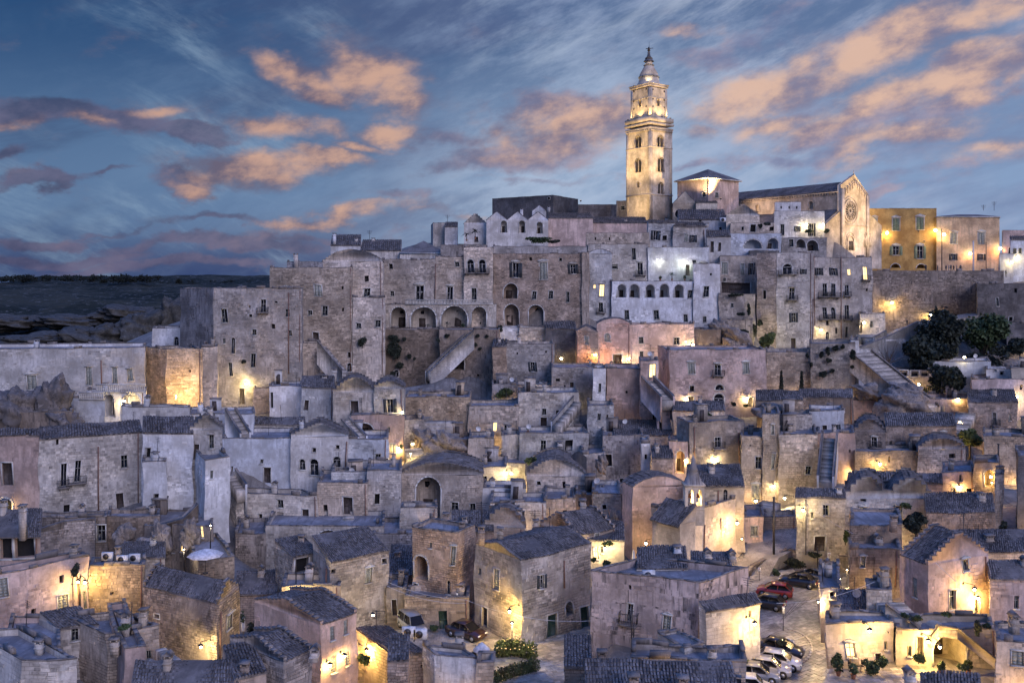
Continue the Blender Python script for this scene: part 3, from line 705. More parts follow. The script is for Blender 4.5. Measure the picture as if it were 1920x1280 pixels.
    # courses of real stones
    if blk > 0 and Y < 235:
        BQ = []; rw = (.3 if Y < 130 else .36)*rr.uniform(.85, 1.25); ln_ = (.6 if Y < 130 else .78)*rr.uniform(.75, 1.3)
        zlo = max(z0, zb-.5)
        BQ += block_quads((Cx, Cy), u, nu, W_, zlo, zt-.02, hu, rw, ln_, blk, .05, sd)
        BQ += block_quads((Cx, Cy), v, nv, D, zlo, zt-.02, hv, rw, ln_, blk, .05, sd+999)
        if BQ: quads_obj('wall_stones', np.concatenate(BQ), MT[mat+'_b'] if mat+'_b' in MT else wm, root, 'stuff').color = OC
    ro = rt.build('roof', [MT['flatroof' if kind == 'f' else rmat], wm, MT[cope]], root)
    if TQ: quads_obj('roof_tiles', np.concatenate(TQ), MT[rmat], ro, 'stuff')
    for (ff, k, a, b, c_, e) in ops: opening(ff, k[0], a, b, c_, e, root, k[1:])
    lamps.sort(key=lambda q: q[1])
    for i, (ff, px, py, pw, o) in enumerate(lamps):
        s = ff.s_of(px); N = ff.N
        col = (1, .61, .16)
        if 'w' in o: col = (1, .74, .32)
        if 'o' in o: col = (1, .36, .07)
        if 'c' in o: col = (.8, 1, .75)
        lamp(ff.pt(s, ff.z_of(py, s)), N, pw, lamplabel(i, len(lamps), label), col, out=1.25 if 'n' not in o else .45, arm='u' not in o)
    if chim_auto: chimney(ro, chim_auto[0], chim_auto[1], chim_auto[2], zt-para-.1 if kind == 'f' else zt-.3, rr.uniform(.5, .75), mat if mat in ('lime', 'white', 'pale', 'tufo') else 'lime', rr.random() < .3)
    for it in chim.split(';'):
        it = it.split()
        if not it: continue
        typ = len(it) > 3; cy = Y+(float(it[2]) if len(it) > 2 else 2.5)
        cx_ = (float(it[0])-960)/F*cy
        chimney(ro, float(it[0]), float(it[1]), cy, zt-para-.1 if kind == 'f' else zt-.3, .62 if Y < 130 else .8, mat if mat in ('lime', 'white', 'pale', 'brickish', 'tufo') else 'lime', typ)
    WOB[0] = 0.
    HOUSES.append((Cx, Cy, u, nu, W_, zb, label, xc, yt, len(lamps), zt))
    return dict(root=root, fu=fu, fv=fv, zt=zt, zb=zb, Y=Y, P=P, W=W_, D=D, u=u, v=v)

# ---------------------------------------------------------------- foliage
def leaves(blobs, n, size, seed=0, flat=.7):
    r = np.random.default_rng(seed); w = np.array([b[3]*b[4]*b[5] for b in blobs]); w = w/w.sum(); out = []
    for b, q in zip(blobs, w):
        k = max(4, int(n*q)); d = r.normal(size=(k, 3)); d /= np.linalg.norm(d, axis=1)[:, None]
        rad = r.uniform(.45, 1.06, k)**.6; lump = 1+.22*np.sin(d[:, 0]*5+seed)*np.cos(d[:, 2]*6+d[:, 1]*4+seed*2)
        c = np.array(b[:3])+d*(rad*lump)[:, None]*np.array(b[3:6])
        a = r.normal(size=(k, 3)); a /= np.linalg.norm(a, axis=1)[:, None]; e = np.cross(a, r.normal(size=(k, 3))); e /= np.linalg.norm(e, axis=1)[:, None]
        s = size*r.uniform(.5, 1.3, k)[:, None]; a *= s; e *= s*flat
        out.append(np.stack([c-a-e*.2, c-e, c+a+e*.1, c+e], 1))
    return np.concatenate(out)
def tree(px, py, Yd, wpx, hpx, label, trunkpx=12, name='broadleaf_tree', mat='leafd', n=2600, size=.3, seed=1, group=None, cat='tree'):
    x, y, z = at(px, py, Yd); k = Yd/F; w, h, th = wpx*k, hpx*k, trunkpx*k
    r = random.Random(seed); e = empty(name, (x, y, z-th), label, cat, group)
    BASE.append((x, y, z-th)); m = MB(); m.cyl((x, y, z-th-1), (x+.1, y, z+h*.3), .035*h+.1, .02*h+.05, 8)
    bl = []
    for i in range(11):
        a = r.uniform(0, 2*pi); q = r.uniform(.1, .36)*w; zz = z+h*r.uniform(.25, .8); s = r.uniform(.16, .27)
        bl.append((x+cos(a)*q, y+sin(a)*q*.8, zz, w*s, w*s*.9, h*s*.9))
        if i < 6: m.cyl((x, y, z), (x+cos(a)*q, y+sin(a)*q, zz), .018*h+.04, .02, 6)
    bl.append((x, y, z+h*.5, w*.26, w*.25, h*.32))
    m.build('trunk', MT['trunk'], e); quads_obj('crown', leaves(bl, n, size, seed), MT[mat], e, 'stuff')
    return e
def shrub(px, py, Yd, wpx, hpx, label, name='shrub', mat='leafd', n=260, size=.16, seed=1, group=None, cat='shrub', dy=.5, stuff=True):
    x, y, z = at(px, py, Yd); k = Yd/F; w, h = wpx*k/2, hpx*k/2
    r = random.Random(seed)
    bl = [(x, y-dy*.2, z, w*.6, dy*.5, h*.6)]+[(x+r.uniform(-.55, .55)*w, y+r.uniform(-.3, .1)*dy, z+r.uniform(-.5, .5)*h, w*.42, dy*.45, h*.42) for _ in range(5)]
    e = empty(name, (x, y, z-h), label, cat, group); m = MB()
    m.cyl((x, y+dy*.2, z-h), (x, y, z+h*.3), .04+.03*h, .02, 5)
    m.build('stem', MT['trunk'], e)
    quads_obj('foliage', leaves(bl, n, size, seed), MT[mat], e, 'stuff'); return e
def potted(px, py, Yd, h, label, seed=1, kind='bush', mat='leaf'):
    """a plant in a terracotta pot, py = pot's foot"""
    x, y, z = at(px, py, Yd); e = empty('potted_plant', (x, y, z), label, 'potted plant', 'potted plants of the old town')
    m = MB(); m.lathe((x, y, z), [(.16, 0), (.2, .3), (.24, .34), (.24, .4), (.19, .4), (.17, .33)], 10); m.build('pot', MT['terra'], e)
    if kind == 'palm':
        m = MB(); m.cyl((x, y, z+.3), (x, y, z+h*.55), .1, .08, 7); m.build('trunk', MT['trunk'], e); m = MB()
        r = random.Random(seed)
        for i in range(22):
            a = i*2.4; ln = h*.5*r.uniform(.8, 1.1); z0 = z+h*.55; el = r.uniform(.2, 1.2)
            p = [(x+cos(a)*ln*t*cos(el*(1-t*.9)), y+sin(a)*ln*t*cos(el*(1-t*.9)), z0+ln*(sin(el)*t-.55*t*t)) for t in (0, .35, .7, 1)]
            sx, sy = -sin(a)*.11*h*.4, cos(a)*.11*h*.4
            for j in range(3): m.quad((p[j][0]-sx, p[j][1]-sy, p[j][2]), (p[j][0]+sx, p[j][1]+sy, p[j][2]), (p[j+1][0]+sx*.6, p[j+1][1]+sy*.6, p[j+1][2]), (p[j+1][0]-sx*.6, p[j+1][1]-sy*.6, p[j+1][2]))
        m.build('fronds', MT[mat], e)
    else:
        quads_obj('foliage', leaves([(x, y, z+.4+(h-.4)*.5, .3*h**.5, .3*h**.5, (h-.4)*.5)], 170, .13, seed), MT[mat], e, 'stuff')
    return e
H = house
# ================= skyline and upper quarter
H('long dark plain block with flat roof on the skyline', 1037, 1084, 366, 425, xl=923, th=58, Y=285, mat='slate', blk=0, down=2, name='seminary_block', win='h 1029 372 5 4')
H('low brown brick wall building left of the bell tower', 1084, 1174, 384, 420, Y=287, d=8, mat='brickish', blk=0, roof='f')
H('small square stone turret touching the bell tower', 1156, 1178, 377, 425, Y=276, d=6, mat='grim', blk=0, win='w 1168 390 7 8')
H('ruined stub of wall at the skyline with broken top', 812, 835, 418, 455, Y=255, d=5, mat='pale', blk=0, xl=808, th=8)
H('little tiled shed roof beside the ruined stub', 834, 858, 425, 455, Y=252, roof='su', r=1.5, d=5, mat='pale', blk=0)
H('white sawtooth building with three tall arched niches', 912, 1028, 413, 456, th=0, Y=243, d=12, roof='gv', n=3, r=2.2, gable='smooth', mat='white', blk=0, win='Ar 945 424 11 24;Ar 979 425 11 23;Ar 1012 427 11 22', chim='978 391 9')
H('blue stepped flank of the sawtooth building', 870, 913, 420, 456, Y=246, d=10, roof='gv', r=2.8, mat='white', blk=0, win='d 893 449 7 10')
H('small white bell gable house with cross behind the sawtooth roofs', 998, 1024, 396, 425, Y=262, d=5, roof='gv', r=1.6, gable='smooth', mat='white', blk=0, chim='1029 387 0')
H('long salmon wall with tiled roof right of the sawtooth building', 1028, 1112, 409, 458, Y=246, d=12, roof='su', r=2.2, mat='pink', blk=0)
H('long pale building under the bell tower with sloping blue roof', 1110, 1215, 418, 458, Y=250, d=12, roof='su', r=2.4, mat='pink', blk=0, chim='1173 410 2;1250 408 6')
H('white gabled house with tall chimney at the left skyline end', 620, 676, 460, 520, Y=236, d=9, roof='su', r=3.2, mat='white', blk=0, chim='627 437 .5')
H('long low house under a broad tiled roof at the left skyline', 676, 752, 470, 520, Y=234, d=10, roof='su', r=3.2, mat='pale', blk=0, chim='700 446 9;668 446 5')
H('broad hipped tile roof house left of the two palms', 750, 835, 474, 520, Y=232, d=13, roof='h', r=3.4, mat='pale', blk=0, chim='832 461 3')
H('low terrace house carrying the two palms', 826, 912, 459, 520, Y=228, d=9, mat='grim', blk=.2, para=.2)

# --- upper left palazzi
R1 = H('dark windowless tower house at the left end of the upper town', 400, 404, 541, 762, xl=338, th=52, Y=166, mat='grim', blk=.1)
B2 = H('tall pale palazzo at the left end with scattered small windows', 400, 566, 541, 762, Y=166, d=12, mat='lime', blk=.5,
  win='s 421 592 0 0;w 421 592 11 26;b 494 574 10 24;w 539.5 586 8 14;h 518 566 6 4;h 469 575 3 5;h 512 612 7 9;w 476 623 8 11;w 543 624 6 11;w 420 639 5 10;ar 437 647 7 30;w 475 676 9 26;w 433 692 7 26;d 453 742 10 30;L 464 717 700 w;P 542 548 700;h 471 592 6 6')
H('windowless corner block below the palazzo lamp', 475, 507, 728, 765, Y=164, d=5, mat='lime', blk=.4)
B3 = H('weathered palazzo with lunette opening above an outside stair', 506, 660, 502, 700, Y=184, d=14, mat='lime', blk=.75,
  win='a 537 544 26 18;c 597 545 13 21;w 609 582 10 18;h 643 539 4 6;h 642 580 4 7;w 581 587 8 9;di 593 633 11 19;h 654 666 6 10;a 657 689 13 16;P 555 560 700', chim='555 475 3')
H('low parapet block on top of the weathered palazzo', 538, 606, 491, 520, Y=188, d=7, mat='grim', blk=.4, ground=False)
H('upper house with rough gable right of the weathered palazzo', 606, 718, 490, 700, Y=189, d=12, roof='vv', r=2.3, mat='lime', blk=.7,
  win='h 687 522 8 11;w 688 548 12 15;w 673 610 9 9;w 709 606 10 13')
H('terrace block with ledge under the rough gable house', 661, 722, 558, 700, Y=184, d=5, mat='lime', blk=.5, win='w 673 611 9 10;w 709 606 10 13', para=.8)
H('lean-to with diagonal outside stair on the left palazzo', 565, 600, 643, 710, Y=178, d=5, mat='lime', blk=.4)
# --- arcaded palazzo
H('upper storey of the arcaded palazzo with two tall balcony doors', 717, 818, 487, 625, Y=199, d=12, mat='lime', blk=.75,
  win='h 764 484 8 8;bp 787 552 15 34;w 736 551 7 10;h 733 500 7 10;P 816 495 570')
H('stone house with stone balcony doors above the long arcade', 817, 871, 482, 625, Y=199, d=12, mat='lime', blk=.8, win='bp 844 553 11 32;w 857 495 8 9')
H('tower bay with two round headed windows above the arcade', 870, 924, 464, 625, Y=198, d=12, mat='lime', blk=.7, win='br 882 499 13 25;br 904 499 13 25;w 889.5 554 9 27')
H('long arcade of four round arches under a balustraded terrace', 717, 930, 571, 618, Y=195, d=4.0, mat='pale', blk=.35, para=.3,
  win='AD 747 596 28 41;AD 794.5 596 47 42;AD 852 595 48 43;AD 898 596 28 42', name='arcade', cat='arcade')
H('brick palazzo with shutters and deep lower arches', 925, 1105, 476, 614, Y=200, d=14, mat='brickish', blk=.85,
  win='sp 967 507 12 28;cp 1019 508 14 32;sp 1074.5 504 10 18;h 996 485 5 6;h 1052 487 5 6;A 957.5 546 26 28;w 1002 553 8 15;w 1033 553 8 15;w 1065 556 6 20;A 959 591 27 40;A 1005 591 28 40')
H('narrow dark return wall beside the brick palazzo', 1091, 1104, 473, 614, Y=199.2, d=3, mat='grim', blk=.2)
H('terrace house with rows of flower boxes above the brick palazzo', 925, 1100, 462, 500, Y=206, d=7, mat='lime', blk=.3, para=.4)
H('narrow stepped house with two small lit windows', 1103, 1148, 476, 605, Y=202, d=12, roof='vv', r=1.0, mat='pale', blk=.3, win='lp 1128 544 9 22;l 1114 537 4 7;wB 1127 576 8 18;P 1144 524 600', gable='smooth')
B8 = H('white loggia palazzo with five round arches and a roof terrace', 1147, 1302, 527, 604, Y=201, d=9, mat='white', blk=.12, para=.3,
  win='AD 1165.5 545.5 17 25;AD 1190 545.5 17 25;AD 1219 545.5 17 25;AD 1246 545.5 17 25;AD 1273 545.5 17 25;w 1294 551 8 15;w 1175.5 591 8 18;w 1231 590 9 17;w 1286 596 7 14;P 1299 530 600')
H('plain white tower with three windows beside the loggia', 1300, 1350, 495, 622, Y=200.5, d=9, mat='white', blk=.1, win='w 1324 547 10 20;w 1321.5 599 6 11;h 1333 515 4 4')
H('setback house with gabled dormer doors behind the loggia terrace', 1103, 1216, 458, 527, Y=210, d=9, mat='pale', blk=.35, win='w 1189 477 7 22;bp 1200 504 10 23;w 1145 500 26 10')
H('greenish lit house at the back of the loggia roof terrace', 1215, 1330, 464, 527, Y=209.5, d=9, mat='white', blk=0, win='sp 1319 504 9 22;d 1289 506 8 20;w 1302 490 7 6;L 1284 491 100 c;L 1236 490 50 c')
H('long low terrace wall house under the bell tower', 1100, 1218, 437, 470, Y=216, d=9, mat='lime', blk=.5, win='h 1117 447 3 5;h 1143 448 3 5', para=.4)
H('house with lit shuttered window under a leaning roof', 1215, 1266, 418, 468, Y=218, d=9, roof='su', r=1.2, mat='pale', blk=.3, win='sy 1230 441 9 18;h 1247 446 8 9')
H('pale gabled house with shuttered windows below the bell tower', 1262, 1322, 424, 474, Y=217, d=10, roof='su', r=1.6, mat='pale', blk=.2, win='c 1287.5 446 7 14;s 1300 447.5 7 14;P 1320 430 470', chim='1325 418 1')
H('little white house with two dark doors and stepped edge', 1325, 1370, 444, 474, Y=214, d=9, roof='su', r=2, mat='white', blk=0, win='d 1335 462 6 20;d 1349 463 5 16')
H('long blue house under a pitched roof below the drum', 1272, 1362, 412, 445, Y=236, d=10, roof='su', r=3.4, mat='white', blk=0, win='h 1313 413 5 5;h 1334 411 3 6;h 1351 433 5 14')
H('gabled house with a round ornament on its peak', 1362, 1424, 404, 445, Y=232, d=10, roof='gv', r=2.8, mat='pale', blk=.4, win='h 1392 431 4 6', gable='step')
H('long wall with two broad low arches and terrace vines', 1365, 1465, 438, 478, Y=222, d=8, mat='white', blk=.15, win='A 1412 457 34 17;A 1449 457 20 20;h 1375 420 5 8')
H('small stone house with pergola above the low arches', 1370, 1452, 418, 445, Y=228, d=6, mat='lime', blk=.3, win='h 1393 429 4 7;h 1412 428 10 14;h 1447 429 8 8')
H('stepped white house with terrace lit by two lamps', 1452, 1546, 396, 450, Y=230, d=9, mat='pale', blk=.3, win='w 1467 431 7 21;s 1522 431 7 24;s 1495 429 6 10;L 1509 422 260 w;L 1540 422 260 w')
H('small upper storey on the stepped white house', 1453, 1502, 379, 400, Y=236, d=6, mat='white', blk=0, ground=False, win='h 1465 389 3 5;h 1480 389 3 5;h 1494 389 3 5')
H('low building with two small arches below the lit terrace', 1465, 1550, 446, 478, Y=224, d=6, mat='lime', blk=.3, win='A 1501 457 18 16;A 1523 460 22 20;w 1483 456 8 14')
H('dark shed row on the terrace left of the cathedral front', 1405, 1460, 470, 492, Y=216, d=6, mat='slate', blk=0)
H('house with three shuttered windows right of the loggia palazzo', 1350, 1420, 480, 560, Y=206, d=10, mat='lime', blk=.5, win='c 1358.5 503.5 11 22;c 1392 504.5 6 22;s 1409 504 6 22;w 1359 525 5 7;d 1380 540 54 20')
H('lower garden wall under the three shuttered windows', 1348, 1416, 552, 612, Y=200, d=7, mat='lime', blk=.5, win='w 1374 572 5 8')
H('ruined terrace wall with hanging plants', 1350, 1412, 600, 662, Y=193, d=6, mat='rock', blk=.3, win='a 1333 653 8 12;a 1361 650 6 10')
B15 = H('tall dark brick flank of the corner palazzo', 1455, 1457, 474, 662, xl=1419, th=62, Y=199, mat='brickish', blk=.7, win='h 1434 552 6 16')
B16 = H('tall corner palazzo with arched top balcony window', 1456, 1526, 474, 652, Y=199, d=12, mat='lime', blk=.45,
  win='bar 1476 504 18 20;bp 1485 551 10 22;s 1487.5 596 8 18;d 1488 644 9 19;s 1506 509 6 10;P 1525 560 650')
H('long tenement with balconies and drain pipes', 1525, 1636, 483, 640, Y=201, d=12, mat='lime', blk=.35,
  win='s 1535 509.5 8 14;s 1562.5 509.5 8 14;l 1592 510 6 11;bi 1622 513 8 24;bW 1546 544 8 24;bW 1562 544 8 24;b 1587.5 544 7 20;bW 1547 587.5 8 22;bWr 1563 587 8 22;b 1588 585 8 27;h 1551 606 5 8;h 1568 619.5 4 11;d 1587 622 5 20;a 1551 632 7 20;P 1527 480 610;P 1577 480 640;L 1536 617 420 w;h 1625.5 544 4 5')
H('small lower wing stepping down at the tenement end', 1612, 1660, 588, 640, Y=196, d=8, mat='pale', blk=.2, win='Lx 0 0 0;w 1634 607 5 12;d 1614 614 7 20;L 1616 604 260 w')
# --- piazza Duomo
H('yellow lit palace with green shutters beside the cathedral', 1625, 1756, 391, 505, Y=258, d=14, mat='yellow', blk=0, para=.3, name='palace',
  win='cpg 1680 421 13 23;cpg 1725 419 14 23;cp 1640 417 9 18;spg 1680 470 12 17;spg 1725 473 11 24;A 1679 498 18 8;A 1727 499 18 8;L 1660 437 1500 ;L 1750 432 1500 ')
H('salmon palace with dark shutters right of the yellow palace', 1756, 1874, 406, 512, Y=257, d=12, roof='h', r=1.0, ov=.3, mat='ochre', blk=.3, name='palace',
  win='cp 1788 447 12 20;cp 1840 447 12 22;s 1787.5 482 8 12;s 1840 482 8 12;L 1871 466 1200 o;L 1766 440 1200 ;L 1815 476 500 o')
H('small house with narrow roof at the far right skyline', 1880, 1935, 432, 500, Y=256, d=10, mat='pink', blk=.1, win='w 1895 470 8 12;w 1912 468 6 10')
H('dark low house with glass veranda at the right edge', 1895, 1960, 450, 520, Y=222, d=8, roof='su', r=1.2, mat='white', blk=0, win='w 1903 471 6 10;w 1913 471 6 10;L 1904 482 170 w')
H('white corner house lit by a lamp at the right edge', 1874, 1900, 476, 530, Y=218, d=8, mat='white', blk=0, win='L 1892 492 150 w')
W2 = H('high retaining wall of the cathedral square', 1636, 1882, 508, 612, Y=206, d=60, mat='grim', blk=.75, para=1.0, name='retaining_wall', cat='wall', win='L 1668 567 1300 ;L 1740 590 700 ;L 1830 545 1100 ')
H('dark stone house with slit window right of the retaining wall', 1832, 1960, 532, 650, Y=196, d=12, mat='slate', blk=.4, win='w 1869.5 566 5 16;h 1895 600 7 11;h 1905 545 5 8')
H('low dark wing under the slit window house', 1888, 1960, 606, 660, Y=188, d=8, mat='slate', blk=.3)

# ================= middle band
H('cliff wall with hanging caper bushes under the arcade', 716, 826, 618, 745, Y=187, d=8, mat='rock', blk=.45, name='cliff_wall', cat='wall', win='a 742 700 10 13', para=.2)
H('cave front with big dark arch under the arcade', 824, 936, 618, 745, Y=184, d=9, mat='rock', blk=.35, name='cave_house', win='AD 854 679 32 28;dr 899 738 16 24;h 897 706 4 8', para=.2)
H('dark house with mossy tile roof left of the brick gable', 1022, 1081, 617, 672, Y=189, d=7, roof='su', r=1.3, mat='slate', blk=.2)
H('small ledge block with blue plaster below the deep arches', 934, 974, 614, 660, Y=192, d=6, mat='white', blk=.2)
H('rough rubble block below the brick palazzo', 973, 1025, 614, 668, Y=191, d=6, mat='pale', blk=.6)
H('rosy brick gable house with one shuttered window', 1081, 1121, 622, 692, Y=182, d=7, roof='gv', r=1.1, gable='smooth', mat='brickish', blk=.7, win='c 1099.5 638 7 15;L 1115 664 480 o;P 1082 630 690')
H('stone house with window in a white lunette', 1120, 1182, 607, 694, Y=183, d=8, roof='vv', r=1.0, gable='smooth', mat='pink', blk=.45, win='cr 1139.5 633 10 16;di 1157 677 16 24;L 1177 671 420 w')
H('long pink wall house with three small windows', 1181, 1302, 608, 694, Y=184, d=8, mat='pink', blk=.35, win='w 1203 638 8 12;w 1269 639 10 13;w 1202 665 6 13;L 1296 645 220 ;h 1290 652 5 6')
H('old rubble house under the white tower', 1300, 1352, 618, 665, Y=186, d=8, mat='rock', blk=.4, win='a 1333 652 9 13')
C4 = H('symmetrical palazzo with arched portal and orange side wall', 1255, 1437, 656, 768, xl=1233, th=3, Y=164, mat='pink', blk=.12,
  win='cp 1296.5 691 12 21;bp 1346 693 11 20;cp 1399 690.5 11 20;h 1297 729 8 11;a 1348 725 16 11;ar 1348 750 19 27;d 1296.5 752 10 17;d 1407.5 754 9 18;L 1286 746 130 wn;L 1400 746 150 wn', para=.3)
H('terraced ashlar wall rising to the right of the palazzo', 1437, 1522, 660, 742, th=-4, Y=172, d=10, mat='tufo', blk=1.0, name='retaining_wall', cat='wall')
H('ashlar wall with caper bushes below the stair head', 1520, 1604, 644, 742, th=-4, Y=170, d=12, mat='tufo', blk=.6, name='retaining_wall', cat='wall')
H('lit wall end at the head of the long stair', 1596, 1611, 638, 664, Y=172, d=8, mat='pale', blk=.4, name='wall_pier', cat='wall', ground=False)
H('conical stepped stone roof house by the cave front', 924, 950, 650, 760, Y=176, d=8, mat='brickish', blk=1.0, roof='su', r=1)
H('masonry house with one lit shuttered window', 950, 1040, 645, 726, Y=177, d=8, mat='lime', blk=.7, win='sy 999 687 8 18;h 971 662 3 4;h 1024 660 3 4')
H('house behind a hanging green hedge on its terrace', 922, 970, 721, 760, Y=167, d=6, mat='grim', blk=.3, win='w 946 750 34 4')
H('long low ashlar house with dark doorway and curved shoulder', 1035, 1118, 689, 756, Y=168, d=9, mat='lime', blk=.65, win='d 1072 725 7 18;h 1059 723 3 4;h 1046 712 8 5', para=.3)
H('low terrace house with railings between ashlar walls', 970, 1040, 722, 752, Y=169, d=6, mat='pale', blk=.4, win='w 1002 728 9 14')
H('slim whitewashed tower with one slit window', 1112, 1136, 690, 770, Y=160, d=5, mat='white', blk=.3, win='w 1125 726 5 17;h 1125 755 3 6')
H('stout round cornered tower with two small windows', 1102, 1151, 761, 835, Y=153, d=7, mat='pale', blk=.6, win='w 1124 782 6 13;h 1139 781 3 7')
H('tall plain pink house wall with lamp at its foot', 1138, 1202, 691, 815, Y=162, d=9, mat='pink', blk=.08, win='d 1185 800 6 20;L 1194 806 230 n;h 1175 735 4 5')
H('narrow reddish stair tower with lit door', 1200, 1234, 676, 815, Y=160, d=7, mat='pink', blk=.25, win='l 1223 694 12 25;a 1228 778 10 20;L 1240 800 150 n')
H('stained buttress house under the orange wall', 1232, 1258, 752, 850, Y=152, d=8, mat='pink', blk=.2, win='h 1239 790 5 40;L 1255 820 260 n')
D4 = H('blue lit rubble house with tall dark door', 972, 1086, 736, 812, Y=158, d=8, mat='pale', blk=.55, win='w 1020 772 8 12;h 1045 772 6 8;d 1019 796 12 26;l 1045 785 8 9')
H('house with two narrow windows left of the rubble house', 878, 972, 761, 830, Y=156, d=8, mat='lime', blk=.65, win='lp 929 801 7 16;wp 951 804 10 17')
H('roofless ashlar facade with two tall openings', 974, 1103, 812, 872, Y=148, d=7, mat='pale', blk=.6, win='w 1019 835 10 21;h 1067 835 14 20', chim='1051 826 -1')
H('stair block with stone steps left of the roofless facade', 940, 976, 815, 860, Y=149, d=5, mat='pale', blk=.5)
H('stone house with square shuttered window and lamp', 855, 949, 876, 945, Y=139, d=9, mat='lime', blk=.6, win='c 891 880 12 15;w 908 897 10 12;L 950 884 330 w', roof='f')
H('square brick cabin above the shuttered window house', 878, 925, 822, 875, Y=146, d=7, mat='lime', blk=.7)
H('low rubble ruin with terraces near the broad steps', 820, 882, 824, 885, Y=147, d=7, mat='rock', blk=.7)
H('whitish courtyard house with big shrub on its wall', 948, 1092, 868, 925, Y=143, d=8, mat='pale', blk=.35, win='L 958 884 200 w;h 975 905 6 8')
H('rounded ruin with rubble gable and small window', 988, 1100, 893, 960, Y=134, d=9, roof='vv', r=2.3, mat='lime', blk=.7, win='h 1058 908 6 13;h 1010 906 7 7')
H('pale corner house with tall dark slot and square window', 1092, 1135, 850, 935, Y=142, d=8, mat='lime', blk=.5, win='h 1110 894 6 12')
H('damp grey house with dark slot window and flaking plaster', 1130, 1206, 816, 935, Y=146, d=9, mat='grim', blk=.2, win='h 1142 862 12 22;h 1165 900 8 8')
H('tall narrow white pillar house with one window', 1202, 1219, 830, 895, Y=141, d=4, mat='white', blk=.2, win='h 1210 856 5 10')
H('long low roof house behind the white pillar', 1150, 1262, 816, 870, Y=149, d=10, roof='su', r=1.0, mat='lime', blk=.3)
H('stone cabin with sloped roof beside the lit archway', 1222, 1262, 858, 905, Y=138, d=5, roof='su', r=.9, mat='brickish', blk=.5)
H('lit archway house between two lanes', 1255, 1290, 828, 900, Y=141, d=6, mat='pink', blk=.1, win='A 1275 866 16 42;L 1283 862 200 n')
C14 = H('corner house with balcony door above a bright lamp', 1293, 1396, 792, 898, xl=1268, th=10, Y=141, mat='tufo', blk=.5,
  win='b 1346 830 11 19;d 1346 874 9 15;L 1339 860 240 wn;h 1325 868 3 4;P 1385 810 880;P 1302 800 890', roof='f')
H('broad vaulted roof house with a bush on top', 1262, 1360, 770, 800, Y=150, roof='su', yr=752, mat='lime', blk=.3, gable='smooth')
H('narrow house with tall white window beside the balcony house', 1390, 1431, 818, 935, Y=139, d=8, mat='tufo', blk=.6, win='w 1422 867 11 22;w 1387 871 3 18;cp 1418 923 14 28;h 1406 835 3 3')
H('tall corner tower house with slender shuttered windows', 1430, 1462, 776, 935, Y=138.5, d=9, mat='tufo', blk=.5, win='cp 1449 804 5 18;cp 1449 864 6 28;L 1449 908 150 wn')
H('broad ashlar house with single low window', 1460, 1533, 815, 935, Y=138, d=9, mat='tufo', blk=.7, win='w 1516 882 10 15')
H('setback brick upper room with one window', 1460, 1522, 778, 822, Y=146, d=6, mat='lime', blk=.6, win='w 1486 807.5 9 17')
H('whitish setback house with door and window', 1518, 1583, 770, 830, Y=148, d=7, mat='white', blk=.2, win='w 1522 804 4 16;d 1545 805 9 17;s 1567.5 804 8 17', chim='1578 765 1')
C18 = H('stair house with shadowy arch and sweeping steps', 1533, 1604, 812, 905, Y=141, d=8, mat='pink', blk=.12, win='AD 1541 862 16 50;h 1593 845 3 6;L 1598 885 220 n')
H('low vaulted house with rough stone roof below the palazzo', 1418, 1505, 750, 800, Y=157, roof='su', yr=732, mat='lime', blk=.4, gable='smooth')
H('second rough vaulted house beside the first', 1500, 1600, 745, 800, Y=160, roof='su', yr=730, mat='rock', blk=.4, gable='smooth', win='h 1481 775 5 4')
H('long pale low house at the foot of the hill', 1588, 1700, 751, 800, Y=163, d=8, mat='pink', blk=.25, win='h 1654 756 4 7')
C12 = H('long brick house with big dark roof and balcony flowers', 1660, 1792, 798, 880, Y=147, roof='su', yr=775, mat='brickish', blk=.7, win='w 1670 832 5 11;cp 1767 822 9 25;L 1780 838 260 n', chim='1742 775 3')
H('little barrel vaulted brick house with window box', 1603, 1661, 810, 885, Y=145, d=8, roof='vv', r=1.7, mat='brickish', blk=.7, win='bp 1640 829 10 18')
H('lower lamp lit terrace wall under the long brick house', 1602, 1762, 846, 905, Y=140, d=6, mat='tufo', blk=.5, win='h 1667 861 3 11;L 1644 866 380 ;h 1726 848 5 8')
H('ruined wall with stepped top above the gabled row', 1720, 1810, 842, 905, Y=139, d=6, roof='vv', r=1.5, mat='grim', blk=.4, win='h 1784 855 12 9')
H('small house with a slated roof right of the trees', 1845, 1960, 818, 900, Y=142, d=8, mat='tufo', blk=.5, win='L 1838 0 0;h 1866 857 3 5', chim='1868 802 2')
H('rounded brick house with tall shuttered balcony door', 1815, 1908, 754, 850,  Y=155, mat='brickish', blk=.65, win='b 1865 785 7 23;c 1894 784 4 11', roof='su', r=1.2)
H('pinkish modern house with square window and lamp', 1822, 1960, 711, 770, Y=163, d=9, mat='pink', blk=0, win='h 1897 734 7 8;L 1900 742 260 w;h 1915 725 5 10')
H('pale wall lit from below at the stair landing', 1740, 1828, 748, 800, Y=160, d=8, mat='pink', blk=.2, win='L 1795 747 220 n')
H('garden house with flat roof behind the round tree', 1748, 1858, 678, 712, Y=172, d=8, mat='white', blk=0, win='L 1806 668 90 wn;h 1800 700 5 7', ground=True)
H('low pergola building in the garden', 1678, 1750, 694, 720, Y=171, d=6, mat='grim', blk=.1, win='h 1694 700 16 10;h 1716 700 14 10;h 1735 700 14 10')
H('whitish garden house with door at the right', 1850, 1960, 692, 722, Y=169, d=7, mat='white', blk=0, win='d 1867 693 6 10;h 1880 700 8 8')
H('lit cream wall at the far right below the garden', 1897, 1960, 690, 716, Y=166, d=6, mat='church', blk=0)

